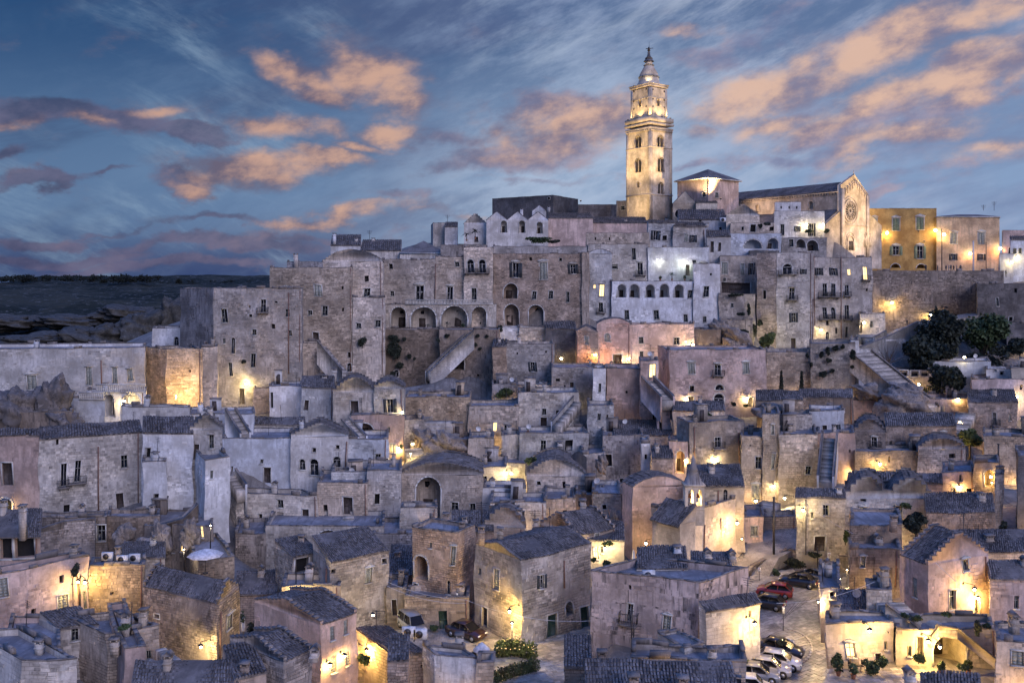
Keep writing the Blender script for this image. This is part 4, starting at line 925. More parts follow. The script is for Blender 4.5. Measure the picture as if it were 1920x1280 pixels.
# ================= left, middle distance
E1 = H('long plain pale house with shuttered windows far left', -40, 272, 655, 775, th=8, Y=150, d=14, mat='white', blk=.25,
  win='cp 59.5 717 17 26;cp 167 706 11 34;cp 215.5 703 9 30;cp 244 703 10 22;P 191 675 722')
H('terrace with stone balustrade on three arches', 165, 274, 735, 800, Y=146, d=4, mat='white', blk=.1, win='AD 204 760 20 44;Ai 246 765 34 56;L 236 750 300 wn', name='arcade', cat='arcade')
H('low balustraded wing left of the terrace arches', 133, 196, 745, 800, Y=144, d=3, mat='white', blk=.2, win='h 203 790 8 10')
E2 = H('rounded rock built tower glowing yellow', 312, 380, 654, 790, Y=157, xl=272, th=0, th2=45, mat='tufo', blk=.8, win='h 356 696 4 5', name='stone_tower')
H('rough rubble buttress between glowing tower and palazzo', 378, 408, 650, 780, Y=160, d=8, mat='lime', blk=.6, win='h 368 640 6 12')
H('blue plastered ruin behind the glowing tower', 286, 338, 615, 680, Y=185, d=8, mat='white', blk=.1, win='a 331 640 8 16')
H('low white ramp wall below the lit arch', 228, 356, 762, 800, Y=138, d=3, th=-6, mat='white', blk=.1, name='ramp_wall', cat='wall')
F1h = H('cream plaster house with tall dark door at the left edge', -40, 73, 816, 965, Y=119, yr=806, roof='su', mat='pink', blk=.08, win='dp 14 889 19 42;a 8 950 28 34;L 13 944 90 n')
F2h = H('big ashlar house with two tall doors and iron balcony', 73, 266, 823, 968, th=26, Y=119, d=5, roof='su', r=.9, mat='pale', blk=.85,
  win='b 120 890 11 42;bW 146 884 11 40;w 232.5 865 12 24;d 224.5 942 14 35;h 107 827 5 12;h 124 954 11 15;P 184 836 957')
H('plaster house with tiled roof and outside landing', 266, 362, 811, 950, Y=121, roof='su', yr=782, mat='white', blk=.08, win='h 277 852 10 23;h 292.5 932 10 11')
H('stepped gable house with dark door beside tiled roof', 356, 416, 806, 950, Y=121.5, d=5, roof='gv', r=1.9, mat='pale', blk=.55, win='d 367.5 847 10 29;wp 395.5 829 9 25')
H('white cube room projecting under the stepped gable', 384, 431, 862, 965, xl=357, th=28, Y=115, mat='white', blk=.03, win='w 396 889 5 15;L 379 905 0')
H('small white porch block with a blue door', 268, 312, 866, 950, Y=118, d=3, mat='white', blk=0, win='h 292 932 10 11')
E6 = H('long white house with arched dark doors', 545, 652, 818, 905, Y=135, d=6, roof='gv', r=1.9, mat='white', blk=0,
  win='ar 567.5 871 11 20;ar 590 874 16 31;ar 632.5 865 15 20;h 589.5 842.5 7 8;h 632 838 7 8;P 649 828 875')
H('plain white left wing with one dark door', 415, 546, 822, 910, Y=136, d=10, mat='white', blk=0, win='w 491 864 6 8;d 502 890 13 29;h 436 880 5 10;P 548 840 905')
H('blue walled yard house right of the arched doors', 650, 728, 823, 880, Y=137, d=8, mat='white', blk=.15, win='w 708 855 10 11;h 725 868 8 17')
H('white terrace house with outside stair on the left', 350, 476, 776, 835, Y=143, d=8, mat='white', blk=0, para=.3)
H('white house with iron stair and dark side door', 505, 566, 724, 775, Y=157, d=8, mat='white', blk=.06, win='h 509 750 5 30;d 575 760 8 19', para=.3)
H('streaked plaster house under three chimneys', 565, 627, 726, 800, Y=152, roof='su', yr=705, mat='pale', blk=.15, win='d 575 760 8 19', chim='609 702 3;627 691 6;661 697 8')
H('stained house with lunette window above a dark door', 625, 702, 736, 812, Y=149, d=9, roof='vv', r=2.2, mat='pale', blk=.5, win='s 665 729 9 11;d 665.5 764 14 24')
E7 = H('small stone house with open brown shutters and lamp', 702, 758, 728, 790, Y=148, d=8, roof='vv', r=1.0, mat='pale', blk=.35, win='s 732 760 12 26;L 756 770 620 w')
H('lit yellow house with shallow arch below the brown shutters', 657, 757, 778, 872, Y=145, d=5, mat='pink', blk=.06, win='A 683 808 38 30;w 729 805 4 11;c 737.5 839 11 16;L 690 822 420 n;L 748 838 420 n', para=.2)
H('wide rubble wall lit by the corner lamp', 756, 882, 744, 795, Y=157, d=8, mat='tufo', blk=.75, name='rubble_wall', cat='wall')
H('rounded bastion wall glowing beside the broad steps', 757, 795, 787, 830, Y=148, d=5, mat='tufo', blk=.5, name='bastion', cat='wall')
H('low terrace house under scattered roofs left of centre', 430, 572, 795, 830, Y=147, roof='su', yr=782, mat='white', blk=.2)
# curved brick tier
H('curved brick house front with dark doorways, left half', 444, 596, 925, 1010, xl=420, th=-7, th2=38, Y=126, mat='pale', blk=.8, win='w 466 979 9 16;h 488.5 975 7 23;w 525.5 944 11 15;h 525 971 12 23;d 572 966 12 25')
H('brick house front with small stair and brown door', 596, 690, 905, 1000, Y=125, d=9, mat='lime', blk=.7, win='d 653 948 17 32;h 610.5 960 8 27;A 604 958 18 44')
H('rounded crenellated brick terrace above the brown door', 620, 734, 884, 925, Y=129, d=8, mat='pale', blk=1.0, para=.9)
H('brick flank with one dark window right of the brown door', 688, 752, 882, 1005, Y=127, d=8, mat='lime', blk=.6, win='h 707.5 936 10 20;h 705 973 8 9')
E9 = H('massive stone house with one huge arched recess', 750, 905, 890, 1000, Y=130, d=9, mat='lime', blk=.55, roof='vv', r=1.5, gable='step', win='AD 803 935 46 80;w 853 949 13 16;w 887 950 10 14')
H('rubble stone yard wall with white panels', 750, 818, 952, 1000, Y=120, d=3, mat='pale', blk=.6, name='yard_wall', cat='wall')
H('lower brick retaining wall with filled arch', 498, 720, 985, 1060, th=-2, Y=118, d=8, mat='pale', blk=.75, win='A 616 1005 48 24', name='retaining_wall', cat='wall')
H('weedy dark wall running behind the central roofs', 700, 790, 1000, 1080, Y=116, d=8, mat='grim', blk=.5)
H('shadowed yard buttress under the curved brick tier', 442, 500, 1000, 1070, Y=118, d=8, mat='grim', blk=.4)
H('white boarded terrace shed beside stone parapets', 905, 985, 915, 960, Y=130, d=5, mat='white', blk=0, win='h 969 925 6 20')
H('low ashlar parapet building with battlements', 920, 1024, 942, 985, Y=124, d=6, mat='pale', blk=.7, win='h 975 960 4 8')
H('ruined house with two square openings below the terrace', 1022, 1080, 935, 990, Y=127, d=7, mat='lime', blk=.6, win='h 1034 925 8 10;h 1060 960 8 6')
H('flaking white ruin with dark windows left of the church', 1112, 1165, 925, 1030, Y=124, d=8, mat='pale', blk=.4, win='h 1133 950 8 9;h 1132 971 12 10;h 1138 912 7 9')
H('ruin wall with iron railing above the church side', 1080, 1170, 928, 985, Y=128, d=6, mat='rock', blk=.4, win='h 1088 945 6 10')
# ================= lower band
H('cave cliff house with rock brow and lit rooms', 270, 400, 985, 1080, Y=112, d=8, mat='rock', blk=.15, name='cave_house', win='h 305 1010 6 18;l 325 1030 4 14;l 342 1026 9 16;w 368 1020 5 22;l 378 995 5 24;h 383 995 5 28', para=.1)
H('stained garden wall under the big ashlar house', 66, 200, 970, 1035, Y=112, d=3, mat='grim', blk=.15, name='garden_wall', cat='wall', win='w 189 1000 16 30')
H('ruined tufa wall with alcoves beside the gate', 200, 300, 968, 1040, Y=113, d=4, mat='rock', blk=.5, name='ruined_wall', cat='wall')
H('columned porch house with striped roof in the left corner', -40, 76, 1001, 1110, Y=100, roof='su', yr=958, ov=.6, mat='pink', blk=0, win='h 12 1024 22 44;h 46 1024 36 40', chim='44 945 -1;5 935 3', para=.2)
E12 = H('broad curved pink house with blue framed shutter', -40, 166, 1084, 1226, th=44, Y=86, d=2.5, mat='pink', blk=.1, win='c 6 1100 18 35;h 117.5 1087 8 14;h 61 1147 9 16;c 118 1133 19 34;w 160 1125 6 34;L 140 1085 200 ;L 153 1085 200 ;P 148 1090 1150', para=.6)
E13 = H('yellow lit rubble house with air conditioners on its roof', 168, 270, 1060, 1190, Y=96, yr=1044, mat='tufo', blk=.75, win='h 210 1112 7 6;L 172 1082 330 ', para=.3)
H('flat roofed annex with dark eaves behind the lit rubble house', 228, 308, 1044, 1090, Y=101, d=5, mat='pale', blk=.1, win='w 292 1080 10 16', roof='su', r=.4)
H('round terrace house with a big parasol', 372, 440, 1052, 1120, xl=345, th=28, Y=103, mat='tufo', blk=.4, para=.3)
H('small shed with rusted wrought gate under slab roof', 110, 186, 1178, 1260, th=18, th2=50, xl=74, Y=82, mat='pale', blk=.1, roof='su', r=.6, win='w 140 1190 14 26;w 156 1188 14 26;w 170 1186 12 24')
E14 = H('brick house with long tiled roof and stepped white gable', 408, 448, 1130, 1260, xl=270, th=80, th2=62, Y=86, mat='brickish', blk=.75, roof='gv', r=1.4, win='cp 429 1166 9 27;h 292.5 1156 10 8;L 396 1203 330 w;P 411 1145 1250')
H('terrace house with stone chimneys and low parapets', 200, 300, 1188, 1290, xl=124, th=25, th2=55, Y=80, mat='tufo', blk=.4, win='w 279 1226 9 16;w 279 1243 9 8', chim='215 1195 -3;270 1138 2', para=.6)
H('square white stair tower on the low terraces', 232, 272, 1218, 1300, xl=200, th=30, Y=76, mat='pink', blk=.08, win='h 252 1240 3 3')
H('stained low block with stepped parapet in the corner', 40, 145, 1240, 1330, xl=-60, th=10, th2=52, Y=72, mat='pale', blk=.2, para=.5)
H('flat roofed block behind the stained parapet', 10, 110, 1212, 1300, Y=78, d=8, mat='pink', blk=.1, para=.5, win='')
H('low house under a small tiled roof left of the wooden cabins', 440, 520, 1112, 1180, Y=99, roof='su', yr=1070, mat='brickish', blk=.4)
E16 = H('tall brick house with ribbed tile roof in the centre', 620, 728, 1052, 1210, xl=585, th=35, Y=94, mat='tufo', blk=.8, roof='su', r=1.5, win='cp 691 1079 12 28;h 625 1070 8 9;h 719 1052 9 10;P 613 1065 1120')
H('annex with stacked wooden cabins', 548, 600, 1045, 1150, xl=515, th=38, Y=97, mat='tufo', blk=.4, roof='su', r=.9, win='h 565 1060 24 26;h 573 1092 18 24;h 587 1095 12 24', chim='565 1003 4')
H('bright lit lane wall under the wooden cabins', 530, 640, 1098, 1170, th=-2, Y=93, d=4, mat='church', blk=.5, name='lane_wall', cat='wall', win='L 562 1112 420 w')
E18 = H('lit plaster house with four shuttered windows', 601, 670, 1172, 1300, xl=478, th=52, Y=76, mat='pink', blk=.1, roof='gu', r=1.0,
  win='c 624 1185 9 25;c 650 1172 8 26;c 624 1243 9 33;c 650 1231 9 26;L 610 1243 110 n;L 637 1224 110 n')
H('dark gabled house in front of the lit plaster house', 533, 585, 1240, 1340, xl=428, th=55, Y=70, mat='grim', blk=.3, roof='gu', r=1.0, chim='591 1212 1 1')
H('low tiled shed with square chimneys at the bottom', 440, 500, 1272, 1340, xl=415, th=30, Y=68, mat='brickish', blk=.3, roof='su', r=.8, chim='460 1240 1')
H('long tiled roof house at the bottom left', 250, 447, 1282, 1360, Y=68, th=0, roof='su', yr=1240, mat='tufo', blk=.3)
H('yellow lit garden wall beside the plaster house', 664, 740, 1212, 1300, Y=82, d=3, mat='tufo', blk=.7, name='garden_wall', cat='wall', win='L 691 1208 330 ')
H('long flat house with striped tiles and two cooling units', 735, 800, 1228, 1310, xl=668, th=10, th2=45, Y=79, mat='tufo', blk=.6, roof='su', r=.9, win='h 790 1250 8 6')
H('brown brick house with white rimmed flat roof', 815, 893, 1228, 1320, xl=792, th=-8, th2=30, Y=75, mat='pale', blk=.5, roof='f', para=.25, chim='860 1184 2')
H('small brick tower with tiny tiled cap', 727, 766, 1236, 1310, Y=74, d=3, mat='brickish', blk=.8, roof='su', r=.8)
H('yellow rubble yard wall with green double door', 760, 880, 1120, 1182, Y=93.5, d=4, mat='tufo', blk=.7, name='yard_wall', cat='wall', win='g 830.5 1161 16 34;d 741 1137 9 30')
H('walled yard with narrow dark door left of the minivan', 726, 762, 1102, 1170, Y=97, d=5, mat='tufo', blk=.4, win='d 741 1138 9 30;L 722 1150 240 w', name='yard_wall', cat='wall')
H('brown house with low tile roof behind the power lines', 728, 776, 1078, 1120, Y=103, d=7, roof='su', r=1.4, mat='brickish', blk=.3, chim='746 1034 4')
F1b = H('old brick house with tall balcony shutter and open arch', 858, 892, 1000, 1195, xl=773, th=62, Y=95, mat='brickish', blk=.5, roof='f', win='cp 849 1041 9 34;w 806 1021 5 11;ar 841 1100 8 26;A 789 1062 26 44;w 779 1105 9 26', chim='902 986 -3;838 961 6;867 978 2', para=.3)
H('roof house with blue tiles behind the old brick house', 845, 925, 996, 1060, Y=106, roof='su', yr=957, mat='brickish', blk=.4)
H('barrel roofed rubble house behind the corner house', 908, 985, 988, 1060, Y=107, d=4, roof='vv', r=2.1, mat='lime', blk=.5, chim='973 952 2;1004 974 1')
F2b = H('big corner house with white shutters and garage doors', 978, 1108, 1052, 1215, xl=890, th=40, Y=88, mat='tufo', blk=.6, roof='gu', r=.95, gable='smooth',
  win='c 932.5 1087 10 38;dp 908 1157 10 36;s 1016 1089 9 26;gp 1034 1172 18 44;gp 1096 1157 16 40;A 1067 1140 14 26;L 972 1140 520 ;h 901 1073 5 12;P 1058 1050 1100')
F3b = H('small gabled house with narrow white window', 1080, 1151, 1006, 1075, xl=1012, th=38, Y=103, mat='brickish', blk=.6, roof='gu', r=1.9, win='c 1119.5 1000 8 20', gable='step')
H('lit garden porch house with climbing plants', 1106, 1172, 1012, 1075, Y=104, d=6, mat='church', blk=.2, roof='su', r=.6, win='li 1119 1036 9 22;w 1131 1030 5 12;L 1134 1022 220 w')
H('low tiled shed between the chimneys', 1000, 1082, 1020, 1060, Y=100, d=3.5, roof='su', r=1.0, mat='brickish', blk=.4, chim='1037 1002 1')
F4b = H('large weathered house with blue flat roof and iron balcony', 1310, 1402, 1092, 1245, xl=1108, th=38, th2=70, Y=82, mat='plasterbrown', blk=.12, roof='f', para=.6, clutter=False,
  win='bW 1181 1149 11 34;cp 1251 1176 14 45;h 1180 1101 5 9', chim='1328 1032 6 1;1374 1032 8 1')
H('blue pitched roof lying on the large weathered house', 1195, 1290, 1064, 1070, Y=87.5, d=4, roof='su', r=.9, mat='white', blk=0, ground=False, down=1)
H('second small pitched roof on the large weathered house', 1296, 1372, 1062, 1068, Y=88.5, d=3, roof='su', r=.6, mat='white', blk=0, ground=False, down=1, clutter=False)
H('lower house with tall lamp lit pale wall', 1325, 1426, 1145, 1262, xl=1312, th=22, th2=30, Y=80, mat='pale', blk=.15, roof='su', r=.6, win='h 1408 1150 5 12;L 1401 1160 300 ')
H('small flat roofed block before the weathered house', 1281, 1318, 1213, 1290, xl=1232, th=28, Y=74, mat='pale', blk=.3, roof='f', para=.15)
# church
F5b = H('church hall with lit bell gable and plain side wall', 1275, 1395, 962, 1068, xl=1222, th=40, Y=107, mat='church', blk=.12, roof='f', para=.2, name='church', cat='church',
  win='w 1290 1024 10 26;P 1320 982 1060;P 1351 970 1060;P 1391 955 1050;L 1223 1013 330 w')
H('upper nave of the small church with round headed window', 1290, 1396, 912, 975, Y=114, d=8, mat='church', blk=.1, roof='su', r=1.2, name='church_nave', cat='church', win='ar 1361 930 8 24;P 1347 920 955', ground=False)
H('tall blank pink side house of the church', 1186, 1290, 915, 1060, xl=1166, th=14, Y=115, mat='pink', blk=.12, roof='vv', r=1.3, gable='smooth')
H('low lean-to with dark tiles against the church', 1276, 1304, 983, 1066, xl=1222, th=40, Y=103, mat='church', blk=.06, roof='sv', r=1.9, ov=.4, win='')
# right row
H('lane house with cream door beside the lit steps', 1395, 1432, 970, 1010, Y=117, d=7, mat='pink', blk=.2, win='c 1416 996 12 18')
H('terrace wall below the steps with round stone', 1431, 1493, 968, 1015, Y=120, d=3, mat='tufo', blk=.5, name='terrace_wall', cat='wall', down=2)
F6b = H('end house of the gabled row with wooden garage door', 1493, 1586, 932, 1036, Y=111, roof='su', yr=916, mat='pale', blk=.6, win='w 1550 957 11 20;w 1524 966 6 12;dp 1536 1020 20 28;L 1488 935 420 w;L 1501 950 300 w')
F6c = H('twin gabled stone row with two balcony doors', 1585, 1746, 933, 1010, Y=112, d=6, roof='vv', n=2, r=2.3, mat='pale', blk=.65, win='h 1619 932 11 18;cp 1619 965 13 28;cp 1687 963 12 28')
H('long roof house behind the twin gables', 1590, 1720, 903, 940, Y=126, roof='su', yr=885, mat='tufo', blk=.3, chim='1634 880 1;1660 892 4')
H('second roof house with white chimney and lamp lit front', 1712, 1768, 905, 950, Y=123, roof='su', yr=888, mat='pink', blk=.2, chim='1723 888 -1;1764 890 2')
H('white plaster house with small square window and porch lamp', 1768, 1828, 885, 935, Y=124, d=8, mat='pink', blk=.1, win='w 1802 897 5 12;d 1790 920 6 12;h 1820 922 14 12;L 1798 912 120 n')
H('arched terrace with lamp and terracotta wall', 1826, 1874, 868, 935, Y=123, d=6, mat='tufo', blk=.3, win='Ai 1857 897 20 32;L 1856 893 160 n')
H('dark gate pier with finial at the right', 1866, 1882, 890, 985, Y=112, d=1.6, mat='grim', blk=.4, name='gate_pier', cat='pier', down=2)
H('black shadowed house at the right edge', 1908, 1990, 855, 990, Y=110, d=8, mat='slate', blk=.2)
F8b = H('brick house with neatly ribbed tile roof at the right', 1736, 1866, 960, 1030, th=0, Y=108, roof='su', yr=925, mat='brickish', blk=.75)
H('brown terrace house under the gabled row', 1596, 1692, 985, 1100, Y=101, d=8, mat='brickish', blk=.5, para=.3, clutter=False, win='', chim='1676 965 -1')
H('damp grey house with shuttered window and awning', 1592, 1690, 1030, 1100, Y=97, d=5, mat='grim', blk=.35, win='cp 1617 1054 9 20;h 1669 1004 13 10')
F9b = H('large cream house with two stepped gables and lamps', 1740, 1856, 1058, 1235, xl=1688, th=22, Y=86, mat='pink', blk=.1, roof='gv', r=2.5, d=8, 
  win='wp 1810 1057 11 25;c 1716 1101 8 37;w 1785 1123 12 38;d 1831 1142 9 40;L 1804 1097 230 ;L 1826 1120 230 n')
H('right wing of the cream house with long tile roof', 1854, 1990, 1085, 1240, Y=87, roof='su', yr=1052, mat='pink', blk=.1, win='w 1904 1128 9 24;d 1908 1174 10 24')
H('dark ribbed roof house behind the cream gables', 1745, 1990, 1034, 1080, Y=98, roof='su', yr=995, mat='tufo', blk=.2)
H('low house with square chimney stack and small tile roof', 1570, 1672, 1148, 1200, Y=86, roof='su', yr=1106, mat='tufo', blk=.4, chim='1658 1063 -.5;', win='L 1619 1156 260 ')
H('brick stub carrying the square chimney', 1624, 1671, 1104, 1190, Y=84.5, d=3, mat='pale', blk=.8)
H('curved parapet house with dark opening by the car park', 1538, 1578, 1102, 1190,  Y=89, mat='pale', blk=.15, roof='f', win='h 1560 1115 10 14')
F10b = H('lamp flooded courtyard house with glass door', 1550, 1676, 1168, 1240, Y=80, d=3, mat='church', blk=.5, roof='f', para=.2, win='wpi 1595 1218 17 26;L 1622 1172 260 ;w 1662 1212 6 16;d 1646 1235 12 18')
F11b = H('arched porch house glowing under the flower terrace', 1680, 1868, 1180, 1250, Y=79.5, d=4, mat='church', blk=.25, roof='f', para=.5, win='AD 1779 1220 60 64;d 1725 1212 12 40;w 1706 1220 8 20;L 1727 1192 380 ;L 1748 1200 330 ')
H('low curved wall with white lattice shutter at the bottom right', 1868, 1990, 1205, 1300, Y=72, d=5, mat='tufo', blk=.4, roof='f', win='c 1908 1234 22 26;', para=.4)
H('ribbed roof house along the bottom right edge', 1730, 1840, 1296, 1340, Y=66, roof='su', yr=1262, mat='pale', blk=.2, chim='1708 1254 -.5 1')
H('rustic tile roof house in the bottom centre', 1100, 1385, 1296, 1360, th=-3, Y=63, roof='su', yr=1236, mat='brickish', blk=.4, chim='1187 1262 -1;1277 1266 -1;1136 1240 3')
H('low dark walled yard between the bottom roof and the lane', 1185, 1400, 1234, 1300, th=-4, Y=72, d=3, mat='grim', blk=.3, roof='f')
H('little brick house at the bottom edge left of the tile roof', 1060, 1112, 1250, 1330, Y=70, d=5, mat='brickish', blk=.4, roof='su', r=.6, chim='1130 1218 0')
H('low lane wall with stones at the bottom centre', 893, 925, 1240, 1300, Y=74, d=2, mat='tufo', blk=.7, name='lane_wall', cat='wall')
H('rock plinth house under the far left terraces', -60, 135, 772, 815, Y=136, d=8, mat='rock', blk=.2, name='rock_terrace', cat='rock')
# ================= bell tower and cathedral
def part(fn, name, mats, par, **k):
    m = MB(); fn(m); return m.build(name, mats, par, **k)
def opening3(f, a, b, z0, z1, par, mull=True):
    m = MB()
    if mull: bar(m, f, (a+b)/2-.12, (a+b)/2+.12, z0, z1-(b-a)*.3, -.4, -.1, 0)
    arcband(m, f, a, b, z0, z1, .3, 0, .12, 0)
    if mull:
        h = (b-a)/2
        arcband(m, f, a+.06, a+h-.08, z0, z1-h*.35, .07, -.3, -.1, 0); arcband(m, f, a+h+.08, b-.06, z0, z1-h*.35, .07, -.3, -.1, 0)
    wo = m.build('window', MT['church'], par)
    q = MB(); arcfill(q, f, a, b, z0, z1, 1.1, 0, True); q.build('interior_shade', MT['dark'], wo)  # black sheet painted in for the shade inside the opening
def tower():
    Y = 262.; t = radians(36); u = (cos(t), sin(t)); v = (-sin(t), cos(t)); nu = (sin(t), -cos(t)); nv = (-cos(t), -sin(t))
    xc = 1219; C0 = ((xc-960)/F*Y, Y)
    root = empty('bell_tower', (C0[0]+1, Y+6, HC+(HOR-415)/F*Y), 'tall square floodlit bell tower with twin arched windows and spire', 'bell tower')
    zz = lambda py: HC+(HOR-py)/F*Y
    def shaft(xl, xr, C, y0, y1, wins, name, holes_=(), strings=()):
        fu = Face(C[0], C[1], u, nu, 0); fv = Face(C[0], C[1], v, nv, 0); W_, D = fu.s_of(xr), fv.s_of(xl)
        hu, hv = [], []; L = []
        for (px, py, w, h, mu) in wins:
            ff = fu if px > xc else fv; s0, s1 = sorted((ff.s_of(px-w/2), ff.s_of(px+w/2))); s0 = max(s0, .2)
            if ff.s_of(px) < 0: continue
            a, b = ff.z_of(py+h/2, s0), ff.z_of(py-h/2, s0); (hu if ff is fu else hv).append((s0, s1, a, b, 1.2, True)); L.append((ff, s0, s1, a, b, mu))
        m = MB(); z0, z1 = zz(y1), zz(y0)
        wallface(m, C, u, nu, W_, z0, z1, hu); wallface(m, C, v, nv, D, z0, z1, hv)
        c1 = (C[0]+u[0]*W_, C[1]+u[1]*W_); c3 = (C[0]+v[0]*D, C[1]+v[1]*D)
        wallface(m, c1, v, u, D, z0, z1, []); wallface(m, c3, u, v, W_, z0, z1, [])
        m.quad((*C, z1), (*c1, z1), (c1[0]+v[0]*D, c1[1]+v[1]*D, z1), (*c3, z1))
        o = m.build(name, MT['church'], root)
        for (ff, s0, s1, a, b, mu) in L: opening3(ff, s0, s1, a, b, root, mu)
        # string courses and cornice
        for (py, hgt, pr) in strings:
            m = MB(); z = zz(py); e = pr
            P = lambda a, b: (C[0]+u[0]*a+v[0]*b, C[1]+u[1]*a+v[1]*b, z)
            o_ = P(-e, -e); m.hexa(o_, np.array(P(W_+e, -e))-o_, np.array(P(-e, D+e))-o_, (0, 0, hgt)); m.build('cornice', MT['church'], root)
        for (ff, WW) in ((fu, W_), (fv, D)):       # corner pilasters
            m = MB(); bar(m, ff, 0, .9, z0, z1-.05, 0, .1); bar(m, ff, WW-.9, WW, z0, z1-.05, 0, .1); m.build('pilaster', MT['church'], root)
        return W_, D, fu, fv
    W_, D, fu, fv = shaft(1174.5, 1260, C0, 236, 420, [(1196.5, 264, 12, 23, 1), (1196.5, 309, 12, 27, 1), (1197, 346, 5, 11, 0), (1238, 264, 12, 23, 1), (1239, 308, 12, 28, 1), (1239, 353, 11, 24, 1)], 'shaft',
        strings=((275.5, .35, .15), (365, .4, .18), (240, .5, .28), (232, .6, .42), (226, 1.3, .34)))
    m = MB()                                     # arched corbel table
    for (ff, WW) in ((fu, W_), (fv, D)):
        n = 14
        for i in range(n): s = WW*(i+.5)/n; bar(m, ff, s-.16, s+.16, zz(241.5)-.5, zz(240.5), 0, .45)
    m.build('corbel_table', MT['church'], root)
    P = lambda a, b, z: (C0[0]+u[0]*a+v[0]*b, C0[1]+u[1]*a+v[1]*b, z)
    m = MB(); k = .25
    for (a0, a1, b0, b1) in ((-.3, W_+.3, -.3, 0), (-.3, W_+.3, D, D+.3), (-.3, 0, 0, D), (W_, W_+.3, 0, D)):
        o_ = np.array(P(a0, b0, zz(224))); m.hexa(o_, np.array(P(a1, b0, zz(224)))-o_, np.array(P(a0, b1, zz(224)))-o_, (0, 0, .5))
    m.build('parapet', MT['church'], root)
    ins = 1.35; C1 = P(ins, ins, 0)[:2]
    # upper stage
    fu1 = Face(C1[0], C1[1], u, nu, 0)
    shaft_w = []
    hol = [(1189, 172), (1212, 167), (1224, 168), (1245, 172), (1189, 190), (1212, 184), (1224, 186), (1245, 188), (1189, 205), (1212, 200), (1224, 200), (1245, 202)]
    W1, D1, f1, f2 = shaft(1183, 1250.5, C1, 160, 236, [(1200, 193, 5, 14, 0), (1234, 192, 5, 13, 0)], 'upper_stage', strings=((180, .2, .12), (158, .5, .3), (154, .35, .45)))
    m = MB()
    for (hx, hy) in hol:
        ff = f1 if hx > xc else f2; s = ff.s_of(hx); z = ff.z_of(hy, s); bar(m, ff, s-.22, s+.22, z-.22, z+.22, .105, .12)
    m.build('putlog_hole', MT['dark'], root, kind='stuff')  # flat dark squares painted for the shade in the holes
    cx, cy = C1[0]+(u[0]*W1+v[0]*D1)/2, C1[1]+(u[1]*W1+v[1]*D1)/2; zc = zz(154)+.35
    kz = (cy)/F
    ht = lambda py: HC+(HOR-py)/F*cy
    m = MB(); m.lathe((cx, cy, 0), [(3.7, zc), (3.6, zc+.5), (3.3, zc+.8), (2.9, ht(141)), (1.3, ht(123.5))], 8, ph=t+pi/8); m.build('spire', MT['church'], root)
    m = MB(); m.lathe((cx, cy, 0), [(3.2, ht(147)), (3.35, ht(146)), (3.0, ht(144.5))], 8, ph=t+pi/8); m.lathe((cx, cy, 0), [(1.5, ht(124)), (1.7, ht(123)), (1.3, ht(121.5))], 10); m.build('ledge', MT['slate'], root)
    m = MB(); m.lathe((cx, cy, 0), [(1.05, ht(122)), (1.05, ht(116))], 10); m.build('lantern', MT['church'], root)
    m = MB(); m.lathe((cx, cy, 0), [(1.6, ht(116)), (1.5, ht(115)), (1.0, ht(111)), (1.2, ht(110)), (.55, ht(106)), (.35, ht(101)), (.42, ht(99)), (.15, ht(97))], 10); m.build('cupola', MT['slate'], root)
    m = MB()                                     # bronze figure with staff at the very top
    m.lathe((cx, cy, 0), [(.25, ht(97)), (.45, ht(95.5)), (.35, ht(93)), (.5, ht(91.5)), (.22, ht(90)), (.24, ht(89)), (.0, ht(88))], 8)
    m.cyl((cx-.9, cy, ht(92)), (cx+1.3, cy, ht(90.6)), .12, .08, 5); m.cyl((cx+.1, cy, ht(90)), (cx+.1, cy, ht(79)), .05, .03, 5); m.build('finial_figure', MT['metal'], root)
    # floodlights that stand round it
    def flood(p, tgt, pw, label, ang=70, col=(1, .70, .32), blend=.6):
        e = empty('floodlight', p, label, 'floodlight', 'floodlights around the cathedral'); m = MB()
        m.box(p[0]-.25, p[0]+.25, p[1]-.15, p[1]+.15, p[2], p[2]+.3); m.cyl((p[0], p[1], p[2]-.3), (p[0], p[1], p[2]), .06, n=6); m.build('housing', MT['metal'], e)
        m = MB(); m.box(p[0]-.2, p[0]+.2, p[1]-.1, p[1]+.12, p[2]+.301, p[2]+.32); m.build('lens', MT['litw'], e)
        l = bpy.data.lights.new('floodlight_beam', 'SPOT'); l.energy = pw*LP; l.color = col; l.spot_size = radians(ang); l.spot_blend = blend; l.shadow_soft_size = .25
        o = bpy.data.objects.new('floodlight_beam', l); C.objects.link(o); o.parent = e; o.location = (0, 0, .5)
        d = np.array(tgt)-np.array(p)-(0, 0, .5); import mathutils; o.rotation_euler = mathutils.Vector(d).to_track_quat('-Z', 'Y').to_euler()
    zb = zz(415)
    flood(P(-22, 5, zb+5), P(0, W_/2, zb+32), 26000, 'floodlight on the roofs left of the bell tower', 80)
    flood(P(5, -22, zb+5), P(W_/2, 0, zb+32), 26000, 'floodlight on the roofs right of the bell tower', 80)
    flood(P(-7, 3, zb+3.5), P(0, W_/2, zb+4), 1700, 'low floodlight at the left foot of the bell tower', 130)
    flood(P(3, -7, zb+3.5), P(W_/2, 0, zb+4), 1700, 'low floodlight at the right foot of the bell tower', 130)
    zt = zz(226)+1.4
    for i, (a, b, w) in enumerate(((.6, .6, 'front corner'), (W_-.4, .3, 'right corner'), (.3, D-.4, 'left corner'), (W_*.55, .1, 'right side'), (.1, D*.55, 'left side'))):
        flood(P(a, b, zt), P(W_/2, D/2, zt+12), 330, 'small floodlight on the tower gallery at its '+w, 120)
